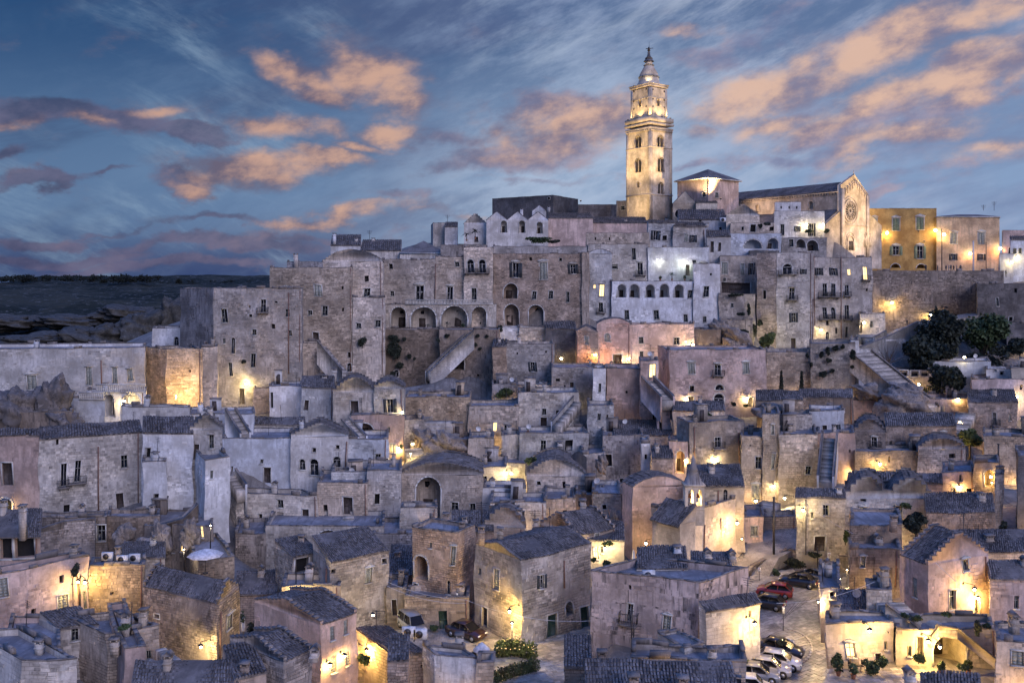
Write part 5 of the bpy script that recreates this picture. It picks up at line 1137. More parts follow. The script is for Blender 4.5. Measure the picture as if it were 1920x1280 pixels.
    for i in range(4):
        a = t+pi/4+i*pi/2; flood((cx+4.3*cos(a), cy+4.3*sin(a), zc+.1), (cx, cy, zc+9), 380, 'small floodlight at the foot of the spire, '+('back right', 'back left', 'front left', 'front right')[i]+' corner', 110, (1, .85, .55))
    # ---- cathedral body
    Yc = 243.; tt = radians(37); U = (cos(tt), sin(tt)); V = (-sin(tt), cos(tt)); NU = (sin(tt), -cos(tt)); NV = (-cos(tt), -sin(tt))
    cc = ((1573-960)/F*Yc, Yc); g_ = lambda py: HC+(HOR-py)/F*Yc
    rt = empty('cathedral', (cc[0]-10, cc[1]+10, g_(470)), 'floodlit cathedral with rose window facade and long dark nave roof', 'cathedral')
    ff = Face(cc[0], cc[1], U, NU, 0); fl = Face(cc[0], cc[1], V, NV, 0)
    nw = ff.s_of(1622.5); zE = g_(375); zg0 = g_(475)-4
    L = fl.s_of(1350)
    m = MB(); hl = []
    for px, py in ((1521, 383), (1470, 386), (1420, 389)):
        a, b = sorted((fl.s_of(px-4), fl.s_of(px+4))); hl.append((a, b, fl.z_of(py+9, a), fl.z_of(py-6, a), .8, True))
    zn = fl.z_of(358, 0)
    wallface(m, cc, V, NV, L, zg0, zn, hl); 
    ce = (cc[0]+U[0]*nw, cc[1]+U[1]*nw); wallface(m, ce, V, U, L, zg0, zn, [])
    m.build('nave_wall', MT['church'], rt)
    for h in hl: opening3(fl, *h[:4], rt, False)
    Q = lambda a, b, z: (cc[0]+U[0]*a+V[0]*b, cc[1]+U[1]*a+V[1]*b, z)
    rs = g_(338)-zn; m = MB()
    m.quad(Q(-.4, 0, zn-.1), Q(nw/2, 0, zn+rs), Q(nw/2, L, zn+rs), Q(-.4, L, zn-.1)); m.quad(Q(nw+.4, 0, zn-.1), Q(nw/2, 0, zn+rs), Q(nw/2, L, zn+rs), Q(nw+.4, L, zn-.1)); 
    m.build('nave_roof', MT['slate'], rt)
    A = np.array(Q(-.4, .3, zn-.02)); up = np.array(Q(nw/2, .3, zn+rs+.08))-A; sl = np.linalg.norm(up)
    quads_obj('nave_roof_tiles', np.concatenate(tile_quads(A, np.array((*V, 0)), L-.5, up/sl, sl, .5, .8, 3)), MT['slate'], rt, 'stuff')
    m = MB(); n = 46
    for i in range(n): s = 1+(L-2)*(i+.5)/n; bar(m, fl, s-.2, s+.2, zn-.9, zn-.35, 0, .3)
    bar(m, fl, 0, L, zn-.35, zn-.12, 0, .4); m.build('nave_cornice', MT['church'], rt)
    # facade: central gable, with side aisles stepping down
    aL = fl.s_of(1545) if False else 7.5
    pk = g_(324); sh = g_(352)
    wA = nw
    m = MB(); ctr = nw/2; zr = (g_(352), )
    prof = [(-.2, zg0), (nw+.2, zg0), (nw+.2, g_(359)), (ctr, pk), (-.2, g_(347))]
    m.poly([Q(a, -.7, z) for a, z in prof], (V[0]*1.0, V[1]*1.0, 0)); m.build('facade', MT['church'], rt)
    aw = ff.s_of(1650)-nw
    for sgn, nm in ((-1, 'left'), (1, 'right')):
        m = MB()
        if sgn > 0: pr = [(nw+.2, zg0), (nw+aw, zg0), (nw+aw, ff.z_of(423, nw+aw)), (nw+.2, ff.z_of(398, nw))]
        else:
            pr = [(-.2, zg0), (-.2, g_(396)), (-aw, g_(424)), (-aw, zg0)]
        m.poly([Q(a, -.5, z) for a, z in pr], (V[0]*.8, V[1]*.8, 0)); m.build('aisle_front', MT['church'], rt)
    # left aisle roof along the nave
    m = MB(); m.quad(Q(-aw, .3, g_(424)), Q(-.05, .3, g_(392)), Q(-.05, L, g_(392)), Q(-aw, L, g_(424))); m.build('aisle_roof', MT['slate'], rt)
    m = MB(); wallface(m, Q(-aw, 0, 0)[:2], V, NV, L, zg0, g_(424.5), []); m.build('aisle_wall', MT['church'], rt)
    fa = Face(*Q(0, -.7, 0)[:2], U, NU, 0)
    # blind arcade under the gable
    for i in range(11):
        s = nw*(i+.5)/11; zt_ = (pk-(pk-g_(350))*abs(s-ctr)/ctr)-1.2
        m = MB(); bar(m, fa, s-.07, s+.07, zt_-2.2, zt_-.4, 0, .3); arcband(m, fa, s-.38, s+.38, zt_-.8, zt_-.3, .14, 0, .3, 0, False); m.build('blind_arch', MT['church'], rt)
    m = MB()
    bar(m, fa, -.2, .9, zg0, g_(355), 0, .45); bar(m, fa, nw-.9, nw+.2, zg0, g_(362), 0, .45); m.build('pilaster', MT['church'], rt)
    m = MB(); bar(m, fa, .9, nw-.9, g_(422), g_(422)+.25, 0, .3); m.build('string_course', MT['church'], rt)
    # rose window
    rz = fa.z_of(396, ctr); rc = fa.s_of(1593); R_ = 2.6
    def ring(m, r0, r1, d0, d1, n=28):
        for i in range(n):
            a, b = 2*pi*i/n, 2*pi*(i+1)/n
            m.poly([fa.pt(rc+r*cos(q), rz+r*sin(q), d0) for r, q in ((r0, a), (r0, b), (r1, b), (r1, a))], (fa.N[0]*(d1-d0), fa.N[1]*(d1-d0), 0))
    m = MB(); ring(m, R_, R_+.45, .0, .4); ring(m, R_+.9, R_+1.2, 0, .25); ring(m, .5, .85, .05, .3, 14)
    rw = m.build('rose_window', MT['church'], rt)
    m = MB(); m.poly([fa.pt(rc+R_*cos(2*pi*i/28), rz+R_*sin(2*pi*i/28), .02) for i in range(28)], (fa.N[0]*.03, fa.N[1]*.03, 0)); m.build('glazing', MT['glass'], rw)
    m = MB()
    for i in range(16):
        a = 2*pi*i/16; m.cyl(fa.pt(rc+.8*cos(a), rz+.8*sin(a), .15), fa.pt(rc+R_*cos(a), rz+R_*sin(a), .15), .09, n=5)
        arc = [(rc+(R_-.35)*cos(a+pi/16)+.3*cos(q), rz+(R_-.35)*sin(a+pi/16)+.3*sin(q)) for q in np.linspace(0, 2*pi, 7)]
        for (p, q) in zip(arc[:-1], arc[1:]): m.cyl(fa.pt(*p, .15), fa.pt(*q, .15), .06, n=4)
    m.build('tracery', MT['church'], rw, kind='stuff')
    # portals
    for px, py, w, h in ((1594, 456, 11, 26), (1626, 452, 7, 22)):
        s = fa.s_of(px); w_ = w/F*Yc; s0, s1 = s-w_*.8, s+w_*.8; z0, z1 = fa.z_of(py+h/2, s), fa.z_of(py-h/2, s)
        m = MB(); arcband(m, fa, s0, s1, z0, z1, .45, 0, .4, 0); arcband(m, fa, s0-.6, s1+.6, z0, z1+.9, .2, 0, .25, 0); d_ = m.build('portal', MT['church'], rt)
        m = MB(); bar(m, fa, s0, s1, z0, z1-(s1-s0)*.5, .01, .06); m.build('portal_door', MT['wood'], d_)
    m = MB(); m.cyl(Q(ctr, -.4, pk), Q(ctr, -.4, pk+1.2), .12, .05, 6); m.build('finial', MT['church'], rt)
    # octagon-like drum with hipped roof
    r2 = house('square drum with hipped slate roof over the crossing', 1328, 1385, 333, 400, xl=1270, th=38, Y=252, mat='pink', blk=0, roof='h', r=3.4, ov=.7, rmat='slate', ground=False, name='crossing_drum', cat='church drum', win='w 1320 365 7 9;w 1344 366 6 10;P 1328 337 365')
    r3 = house('transept gable with round window beside the bell tower', 1262, 1306, 382, 420, Y=250, d=14, mat='church', blk=0, roof='gv', r=3.4, gable='smooth', rmat='slate', ground=False, name='transept', cat='transept', win='')
    f3 = r3['fu']; m = MB(); s = f3.s_of(1274); z = f3.z_of(401, s)
    for i in range(20):
        a, b = 2*pi*i/20, 2*pi*(i+1)/20; m.poly([f3.pt(s+r*cos(q), z+r*sin(q), 0) for r, q in ((1.25, a), (1.25, b), (1.6, b), (1.6, a))], (f3.N[0]*.15, f3.N[1]*.15, 0))
    w_ = m.build('round_window', MT['church'], r3['root']); m = MB(); m.poly([f3.pt(s+1.25*cos(2*pi*i/20), z+1.25*sin(2*pi*i/20), .02) for i in range(20)], (f3.N[0]*.02, f3.N[1]*.02, 0)); m.build('pane', MT['glass'], w_)
    house('low white apse block joined to the transept', 1305, 1345, 380, 420, Y=248, d=8, mat='church', blk=0, roof='su', r=1.2, rmat='slate', ground=False, name='transept', cat='apse')
    flood(Q(ctr-4, -21, g_(440)), Q(ctr, 0, g_(385)), 12000, 'floodlight in the square in front of the cathedral facade', 80, (1, .70, .40))
    flood(Q(ctr+6, -17, g_(455)), Q(ctr, 0, g_(400)), 5000, 'second floodlight in front of the cathedral facade', 90, (1, .74, .44))
    flood(fl.pt(26, g_(425), 9), fl.pt(20, g_(380), 0), 3000, 'floodlight along the cathedral nave', 120, (1, .68, .45))
    flood(P(16, -10, zb+5), (r2['root'].location.x, r2['root'].location.y, g_(345)), 380, 'floodlight aimed at the crossing drum', 130, (1, .62, .42))
    return Q, g_
CQ, Cg = tower()

# ================= little church's bell gable
def bellcote():
    Y = 105.; x0, _, z1 = at(1285, 912, Y); x1 = at(1321, 912, Y)[0]; z0 = at(0, 985, Y)[2]
    e = empty('bell_gable', ((x0+x1)/2, Y+1, z0), 'lit stone bell turret with two arched openings and pointed spire', 'bell turret')
    f = Face(x0, Y, (1, 0), (0, -1), x1-x0); w = x1-x0; zz = lambda py: HC+(HOR-py)/F*Y
    for yy in (0, 1.5):
        m = MB(); wallface(m, (x0, Y+yy), (1, 0), (0, -1), w, z0, z1, [(w*.14, w*.44, zz(948), zz(918), .3, True), (w*.58, w*.86, zz(948), zz(918), .3, True)])
        m.build('arch_wall', MT['church'], e)
    m = MB(); m.box(x0, x0+.25, Y+.01, Y+1.5, z0, z1-.01); m.box(x1-.25, x1, Y+.01, Y+1.5, z0, z1-.01); m.box(x0-.12, x1+.12, Y-.12, Y+1.92, z1, z1+.22); m.box(x0-.08, x1+.08, Y-.1, Y-.01, zz(955), zz(953)); m.build('pier', MT['church'], e)
    m = MB()
    for c_ in (.29, .72):
        for i in (-1, 0, 1): m.lathe((x0+w*c_+i*.14, Y-.05, zz(951)), [(.03, 0), (.06, .12), (.03, .3), (.05, .42)], 6)
    m.build('balustrade', MT['church'], e)
    m = MB(); m.lathe((x0+w*.5, Y+.9, z1+.22), [(w*.6, 0), (w*.42, .8), (w*.26, 1.5), (w*.3, 1.6), (w*.2, 1.9), (w*.13, 2.8), (0, 3.3)], 4, ph=pi/4); m.build('spire', MT['grim'], e)
    for c_ in (.29, .72):
        m = MB(); m.lathe((x0+w*c_, Y+.7, zz(935)), [(.0, .5), (.12, .45), (.16, .2), (.24, 0)], 10); m.build('bell', MT['rust'], e)
    l = bpy.data.lights.new('lamp_light', 'POINT'); l.energy = 260*LP; l.color = (1, .72, .3); l.shadow_soft_size = .1
    o = bpy.data.objects.new('lamp_light', l); C.objects.link(o); o.parent = e; o.location = (0, -.1, zz(940)-z0)
bellcote()
# ================= ground
ZP = HC-35.3                                   # level of the car park
pz = lambda px, py, z=ZP: onz(px, py, z)
PIAZZA = [pz(*p) for p in ((1330, 1320), (1360, 1230), (1400, 1120), (1380, 1092), (1395, 1082), (1460, 1070), (1520, 1060), (1592, 1075), (1600, 1095), (1545, 1125), (1545, 1190), (1560, 1290), (1570, 1330))]
LANE = [pz(*p) for p in ((880, 1190), (905, 1172), (985, 1212), (1110, 1172), (1112, 1240), (1060, 1290), (925, 1300), (900, 1230))]
YARD = [pz(*p) for p in ((735, 1180), (880, 1178), (905, 1190), (880, 1230), (740, 1215))]
COURT = [(x, y, HC-33.4) for x, y, _ in (onz(1545, 1330, HC-33.4), onz(1548, 1255, HC-33.4), onz(1680, 1250, HC-33.4), onz(1800, 1262, HC-33.4), onz(1800, 1330, HC-33.4))]
def inpoly(X, Yy, poly):
    r = np.zeros(X.shape, bool); n = len(poly)
    for i in range(n):
        x0, y0 = poly[i][:2]; x1, y1 = poly[(i+1) % n][:2]
        c = ((y0 > Yy) != (y1 > Yy)) & (X < (x1-x0)*(Yy-y0)/(y1-y0+1e-9)+x0); r ^= c
    return r
def noise2(X, Yy, s, seed=0):
    r = np.random.default_rng(seed); o = 0
    for k in range(5):
        a = r.uniform(0, 2*pi, 3); f = s*(1.9**k); p = r.uniform(0, 50, 3)
        o = o+sum(np.sin((X*cos(t)+Yy*sin(t))*f+q+1.3*np.sin((X*sin(t)-Yy*cos(t))*f*.7+q*2)) for t, q in zip(a, p))/3/(1.6**k)
    return o
def grid_obj(name, X, Yy, Z, mat, kind='structure', keep=None):
    ny, nx = X.shape; V = np.stack([X.ravel(), Yy.ravel(), Z.ravel()], 1)
    i, j = np.meshgrid(np.arange(ny-1), np.arange(nx-1), indexing='ij'); a = i*nx+j
    q = np.stack([a, a+1, a+nx+1, a+nx], -1).reshape(-1, 4)
    if keep is not None: q = q[keep.ravel()]
    return mesh_obj(name, V.astype(np.float32), q.ravel().astype(np.int32), np.full(len(q), 4, np.int32), np.zeros(len(q), np.int32), mat, None, kind, smooth=False)
def ground():
    pts = np.array(BASE); pts = pts[(pts[:, 1] > 55) & (pts[:, 1] < 330)]
    xs = np.arange(-170, 195, 1.6); ys = np.arange(52, 330, 1.6); X, Yy = np.meshgrid(xs, ys)
    Z = np.zeros(X.size); P = np.stack([X.ravel(), Yy.ravel()], 1)
    for k in range(0, len(P), 4000):
        q = P[k:k+4000]; d = ((q[:, None, 0]-pts[None, :, 0])**2+((q[:, None, 1]-pts[None, :, 1]))**2)+1.0
        w = d**-2.0; Z[k:k+4000] = (w*pts[None, :, 2]).sum(1)/w.sum(1)
    Z = Z.reshape(X.shape)-1.2
    for _ in range(4):
        Q = np.pad(Z, 1, mode='edge'); M_ = (Q[:-2, 1:-1]+Q[2:, 1:-1]+Q[1:-1, :-2]+Q[1:-1, 2:]+Q[1:-1, 1:-1]*2)/6; Z = np.minimum(M_, Z+.5)
    Z = Z+noise2(X, Yy, .35, 3)*.12
    for (cx, cy, u, v, w, dd, zt) in FOOT:
        dt = u[0]*v[1]-u[1]*v[0]; s = ((X-cx)*v[1]-(Yy-cy)*v[0])/dt; t = ((Yy-cy)*u[0]-(X-cx)*u[1])/dt
        m = (s > -1.6) & (s < w+1.6) & (t > .4) & (t < dd+1.6); Z[m] = np.minimum(Z[m], zt)
    for poly, z in ((PIAZZA, ZP), (LANE, ZP), (YARD, ZP), (COURT, HC-33.4)):
        m = inpoly(X, Yy, [(p[0], p[1]) for p in poly]); 
        g_ = m.copy(); g_[1:] |= m[:-1]; g_[:-1] |= m[1:]; g_[:, 1:] |= m[:, :-1]; g_[:, :-1] |= m[:, 1:]
        Z[g_] = np.minimum(Z[g_], z-.25)
    m = (X/Yy > (1440-960)/F) & (X/Yy < (1645-960)/F) & (Yy > 203) & (Yy < 240); Z[m] = np.minimum(Z[m], HC-2.)
    # fall away into the gorge on the left
    e = np.clip((-X-95)/70, 0, 1); Z = Z-(e**1.5)*30
    e = np.clip((Yy-285)/40, 0, 1); Z = Z-e*25
    grid_obj('ground', X, Yy, Z, MT['ground'])
    return X, Yy, Z
stone('ground', (.25, .225, .20), None, 0, .6, bump=.8); stone('paving', (.36, .33, .29), (.5, .5), .9, .2, rough=.6, bump=.5); stone('slab', (.40, .37, .33), None, 0, .2, rough=.36, bump=.4, isl=.4)
m_, q_, b_ = newmat('hill')
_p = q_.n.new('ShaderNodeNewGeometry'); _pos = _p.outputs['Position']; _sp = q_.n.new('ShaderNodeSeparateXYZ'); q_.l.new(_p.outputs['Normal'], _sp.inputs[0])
_n = q_.noise(q_.map(_pos, scale=(.6, 1, 2)), .013, 8, .72); _n2 = q_.noise(q_.map(_pos, scale=(.8, .8, 1.5)), .09, 9, .78)
_c = q_.mix(q_.R(_n, .44, .58), (.018, .025, .022), (.050, .054, .044))
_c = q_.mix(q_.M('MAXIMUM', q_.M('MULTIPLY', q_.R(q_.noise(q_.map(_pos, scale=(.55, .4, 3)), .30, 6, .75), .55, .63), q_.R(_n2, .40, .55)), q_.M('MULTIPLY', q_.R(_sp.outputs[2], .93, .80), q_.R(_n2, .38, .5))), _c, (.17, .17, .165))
_c = q_.mix(q_.M('MULTIPLY', q_.R(_n2, .42, .34), .6), _c, (.018, .024, .02))
q_.l.new(_c, b_.inputs['Base Color']); b_.inputs['Roughness'].default_value = .95; b_.inputs['Specular IOR Level'].default_value = .1
_bp = q_.n.new('ShaderNodeBump'); _bp.inputs['Distance'].default_value = 4; _bp.inputs['Strength'].default_value = .8; q_.l.new(_n2, _bp.inputs['Height']); q_.l.new(_bp.outputs[0], b_.inputs['Normal'])
plain('field', (.10, .13, .055), .9, var=.2, sc=.05)

def far_land():
    # rocky plateau across the gorge
    ys = np.concatenate([np.arange(262, 900, 4.), np.arange(900, 1500, 12.)]); xs = np.arange(-560, 330, 4.); X, Yy = np.meshgrid(xs, ys)
    t = np.clip((Yy-330)/560, 0, 1); k = 1-t*.7
    Z = np.full(X.shape, HC-60.)
    for n_, (Yc, zc_, am, sf) in enumerate(((430, -31, 6, .5), (515, -22, 5, .36), (620, -14.5, 4, .22), (750, -9, 3.4, .15), (900, -3.5, 2.2, .10), (1075, 8.2, 1.1, .10))):
        yc = Yc+noise2(X, X*0, .021, 30+n_)*26; cz = HC+zc_+noise2(X, X*0+n_, .017, 40+n_)*am+noise2(X, X*0+n_, .09, 50+n_)*am*.18
        Z = np.maximum(Z, cz-np.where(Yy < yc, (yc-Yy)*sf, (Yy-yc)*.05))
    Z = Z+noise2(X, Yy, .05, 8)*1.5*k+noise2(X, Yy, .16, 28)*.7*k
    q = Z*.33+noise2(X, Yy, .03, 9)*.4; fr = q-np.floor(q); Z = Z+(np.clip(fr*2.6, 0, 1)-fr)*2.2*k
    def zat(x, y): return float(Z[int(np.clip(np.searchsorted(ys, y), 0, len(ys)-1)), int(np.clip(round((x+560)/4), 0, len(xs)-1))])
    def hit(px, py):
        for Yd in np.arange(300, 1090, 4.):
            x, y, z = at(px, py, Yd)
            if zat(x, y) >= z: return x, y, zat(x, y)
        return at(px, py, 1000)
    grid_obj('rocky_hillside', X, Yy, Z, MT['hill'])
    xs = np.linspace(-9000, 9000, 60); ys = np.concatenate([np.linspace(40, 1400, 20), np.linspace(1500, 16000, 24)]); X, Yy = np.meshgrid(xs, ys)
    Z = np.where(Yy < 1300, HC-75., HC-4.-((Yy-1300)/15000)*30)
    grid_obj('far_plain', X, Yy, Z, MT['hill'])
    # pale green field
    m = MB(); n = 16; A = [(lambda x: (x, 770+i*3, 0))(-470+i*11) for i in range(n+1)]
    for i in range(n):
        for j in range(12):
            c = []
            for a, b in ((i, j), (i+1, j), (i+1, j+1), (i, j+1)):
                x, y = -520+a*11+b*2.5, 800+b*8.+a*1.0; c.append((x, y, max(zat(x, y), zat(x+6, y+8), zat(x-6, y-8))+1.0))
            m.quad(*c)
    m.build('field', MT['field'], None, 'structure')
    # tree line on the ridge and scattered bushes
    r = np.random.default_rng(4); bl = []
    for i in range(120):
        px = r.uniform(-40, 300); Yd = r.uniform(960, 1080); x, y, z = at(px, 519+r.uniform(-1.6, 2), Yd); bl.append((x, y, z-1.6, r.uniform(3, 7), 4, r.uniform(1.6, 3.6)))
    quads_obj('distant_wood', leaves(bl, 9000, 1.1, 5), MT['leafk'], None, 'stuff', label='dark line of distant trees along the ridge', cat='wood')
    bl = []
    for i in range(900):
        px = r.uniform(-20, 500); py = r.uniform(526, 650); x, y, z = hit(px, py)
        bl.append((x, y, z, r.uniform(1.0, 4.5), 3, r.uniform(.5, 1.7)))
    quads_obj('hillside_scrub', leaves(bl, 36000, .6, 6), MT['leafk'], None, 'stuff', label='low dark scrub scattered over the rocky hillside', cat='scrub')
    for i, (px, py, Yd, w, h, lb) in enumerate(((35, 557, 480, 19, 22, 'big dark tree alone on the hillside beside the field'), (59, 562, 470, 12, 13, 'smaller tree just right of the big hillside tree'), (32, 588, 410, 18, 24, 'dark tall bush low on the hillside at the left'),
            (80, 555, 520, 9, 9, 'tiny tree between the field and the rocks'), (194, 530, 780, 12, 9, 'small round tree under the ridge, left one'), (250, 530, 780, 12, 10, 'small round tree under the ridge, right one'), (335, 529, 800, 9, 8, 'little tree on the ridge near the dark tower'))):
        x, y, z = hit(px, py+h/2); Yd = y; tree(960+F*x/y, HOR-(z+.5-HC)*F/y, Yd, w, h, lb, 2, n=500, size=.02*Yd/10, seed=40+i, name='hillside_tree', mat='leafk', group='single trees on the hillside')
far_land()
SOLIDS = []

def slabs(poly, z, row, ln, ang, name, seed=0, skip=.02, jit=.012, hgt=.02):
    """individual paving stones laid in courses over a polygon"""
    r = np.random.default_rng(seed); P = np.array([(p[0], p[1]) for p in poly]); c = P.mean(0); R_ = np.abs(P-c).max()*1.5
    e = np.array((cos(ang), sin(ang))); f = np.array((-sin(ang), cos(ang))); Q = []
    for i in range(int(-R_/row), int(R_/row)):
        a = -R_-r.uniform(0, ln)
        while a < R_:
            l = ln*r.uniform(.6, 1.4); ctr = c+e*(a+l/2)+f*((i+.5)*row)
            if inpoly(np.array([ctr[0]]), np.array([ctr[1]]), P)[0] and r.random() > skip:
                g = .012; h = z+hgt+r.uniform(-jit, jit)
                q = [c+e*(a+g)+f*(i*row+g), c+e*(a+l-g)+f*(i*row+g), c+e*(a+l-g)+f*((i+1)*row-g), c+e*(a+g)+f*((i+1)*row-g)]
                T = [(x, y, h+r.uniform(-.004, .004)) for x, y in q]; B = [(x, y, z-.01) for x, y in q]
                Q.append(T)
                for k in range(4): Q.append([B[k], B[(k+1) % 4], T[(k+1) % 4], T[k]])
            a += l
    return quads_obj(name, np.array(Q), MT['slab'], None, 'stuff', label='worn limestone paving slabs of the '+name.split('_')[0], cat='paving')
def flat(poly, name, mat):
    m = MB(); m.add([tuple(p) for p in poly], [tuple(range(len(poly)))]); return m.build(name, MT[mat], None, 'structure')
flat(PIAZZA, 'car_park', 'paving'); flat(LANE, 'lane', 'paving'); flat(YARD, 'yard', 'paving'); flat(COURT, 'courtyard', 'paving')
slabs(PIAZZA, ZP, .42, .62, radians(38), 'square_paving', 1); slabs(LANE, ZP, .4, .7, radians(25), 'lane_paving', 2); slabs(COURT, HC-33.4, .45, .6, .1, 'courtyard_paving', 3)
plain('paint', (.62, .61, .56), .6, var=.2)
# low curved kerb round the planter island and pale parking lines
def strip(pts, w, z, name, label, mat='paint', cat='marking', kind=None, h=0.004):
    m = MB()
    for (a, b) in zip(pts[:-1], pts[1:]):
        a, b = np.array(a[:2]), np.array(b[:2]); d = b-a; d /= np.linalg.norm(d)+1e-9; n = np.array((-d[1], d[0]))*w/2
        m.hexa((*(a-n), z), (*(b-a), 0), (*(2*n), 0), (0, 0, h))
    return m.build(name, MT[mat], None, kind, label=label, cat=cat)
zl = ZP+.037
lines = MB()
for i in range(11):
    a = pz(1462+i*8.5, 1165-i*6.5, zl); b = pz(1492+i*9.5, 1128-i*3.2, zl)
    a, b = np.array(a), np.array(b); d = b-a; n = np.array((-d[1], d[0], 0)); n = n/np.linalg.norm(n)*.03
    lines.quad(tuple(a-n), tuple(a+n), tuple(b+n), tuple(b-n))
lines.build('paving_lines', MT['cope'], None, 'stuff', label='dark diagonal joint lines across the car park paving', cat='marking')
def arcpts(cx, cy, rx, ry, a0, a1, n=18): return [pz(cx+rx*cos(radians(a0+(a1-a0)*i/n)), cy+ry*sin(radians(a0+(a1-a0)*i/n)), ZP) for i in range(n+1)]
strip(arcpts(1460, 1216, 62, 38, -75, 62), .22, ZP+.02, 'kerb', 'curved stone kerb around the planter island', 'trim', 'kerb', None, .09)
strip([pz(1478, 1204), pz(1518, 1190)], .18, ZP+.03, 'kerb', 'short straight stone band inside the island, upper one', 'trim', 'kerb', None, .03)
strip([pz(1474, 1217), pz(1524, 1205)], .18, ZP+.03, 'kerb', 'short straight stone band inside the island, lower one', 'trim', 'kerb', None, .03)

# ================= stairs and ramps
def steps(pa, pb, wid, n, label, name='stone_steps', rail=None, mat='step', side=None, wd=None, yb=None, wallh=.9):
    """a flight from pa (x,y,z top) to pb (bottom), each step a block"""
    a, b = np.array(pa, float), np.array(pb, float); d = (b-a)[:2]; L = np.linalg.norm(d); d /= L; nn = np.array((-d[1], d[0]))
    e = empty(name, tuple(b), label, 'stairs'); 
    for i in range(n):
        p = a[:2]+d*L*i/n; z = a[2]+(b[2]-a[2])*(i+.5)/n; m = MB()
        q = p-nn*wid/2; m.hexa((*q, z-1.6), (*(d*(L/n+.03)), 0), (*(nn*wid), 0), (0, 0, 1.6)); so_ = m.build('step', MT[mat], e); t_ = .6+.75*((i*7+n) % 5)/4; so_.color = (t_, t_, t_, 1)
    for sd in (side or ()):
        m = MB(); o = a[:2]+nn*(wid/2+.0)*sd; w_ = nn*.3*sd
        m.poly([(*o, a[2]+wallh), (*(o+d*L), b[2]+wallh), (*(o+d*L), b[2]-3.5), (*o, a[2]-3.5)], (*w_, 0)); m.build('parapet', MT['pale' if not side else WMAT[0]], e)
        for s in (0,):
            m = MB(); o2 = o-w_*.15; m.poly([(*o2, a[2]+wallh), (*(o2+d*L), b[2]+wallh), (*(o2+d*L+w_*1.3), b[2]+wallh), (*(o2+w_*1.3), a[2]+wallh)], (0, 0, .1)); m.build('coping', MT['cope'], e)
    BASE.append((*(a[:2]), a[2]-1.2)); BASE.append((*(b[:2]), b[2]-.6)); BASE.append((*((a+b)[:2]/2), (a+b)[2]/2-1.3))
    return e
WMAT = ['pale']
WMAT[0] = 'tufo'; steps(at(1614, 660, 171), at(1742, 766, 158), 5.5, 36, 'very long stone stairway descending beside the trees', side=(-1, 1), wallh=.35)
steps(at(1700, 716, 165), at(1770, 762, 160), 1.6, 14, 'stepped garden wall beside the lower end of the long stairway', wallh=.2)
WMAT[0] = 'pale'; steps(at(603, 648, 176), at(650, 703, 172), 1.8, 18, 'outside stairway on the left palazzo', side=(-1,), wallh=1.0)
steps(at(884, 622, 184), at(802, 700, 178), 1.4, 26, 'diagonal ramp of steps below the long arcade', side=(-1, 1), wallh=.4)
WMAT[0] = 'pink'; steps(at(1214, 713, 159), at(1252, 752, 151), 2.0, 18, 'steep reddish stairway under the lit door', side=(-1, 1), wallh=.8)
WMAT[0] = 'white'; steps(at(1083, 752, 156), at(1042, 800, 152), 1.6, 16, 'bluish outside stairway by the stout tower', side=(-1,), wallh=.8)
steps(at(432, 768, 140), at(460, 815, 137), 1.3, 16, 'narrow white stairway between the left houses', side=(-1, 1), wallh=.3)
steps(at(648, 788, 143), at(680, 822, 140), 1.3, 14, 'dark stairway down from the lunette house', side=(-1, 1), wallh=.35)
steps(at(432, 890, 128), at(452, 920, 125), 1.2, 12, 'little stairway at the end of the white houses', side=(1,), wallh=.8)
steps(at(1556, 820, 139), at(1548, 905, 130), 1.8, 26, 'sweeping stair beside the shadowy arch', side=(-1, 1), wallh=1.0)
for i, (x0, x1, y, Yd) in enumerate([(752+i*3, 852-i*4, 792+i*7, 153-i*1.2) for i in range(7)]):
    p, q = at(x0, y, Yd), at(x1, y+3, Yd-1); e = MB(); 
    d = np.array(q)-np.array(p); e.hexa((p[0], p[1], p[2]-1.5), (d[0], d[1], 0), (0, 3.2, 0), (0, 0, 1.5)); e.build('broad_step', MT['step'], None, label=('topmost', 'second', 'third', 'fourth', 'fifth', 'sixth', 'lowest')[i]+' of the broad worn steps in the left centre', cat='step', group='broad worn steps'); BASE.append((p[0]+3, p[1]+1, p[2]-1))
steps(at(790, 838, 144), at(800, 868, 139), 5.5, 8, 'wide blue grey steps below the bastion')
steps(at(1812, 772, 156), at(1790, 812, 148), 3.0, 10, 'lamp lit steps turning round the landing')
steps(at(1500, 980, 124), at(1442, 1012, 117.5), 6.5, 8, 'broad lit ramp steps up beside the gabled row')
steps(at(1447, 940, 126), at(1428, 950, 123), 2.5, 5, 'small flight of steps at the tower house door')
steps(at(654, 965, 124), at(651, 982, 121.5), 1.5, 6, 'tiny stair up to the brown door')
steps(at(1668, 1128, 84), at(1700, 1160, 81), 2.6, 8, 'garden steps up to the cream house')
steps(at(300, 1215, 80), at(345, 1250, 76), .9, 9, 'narrow mossy steps beside the brick house')
steps(at(1622, 626, 190), at(1650, 640, 184), 4, 6, 'few steps at the tenement corner')
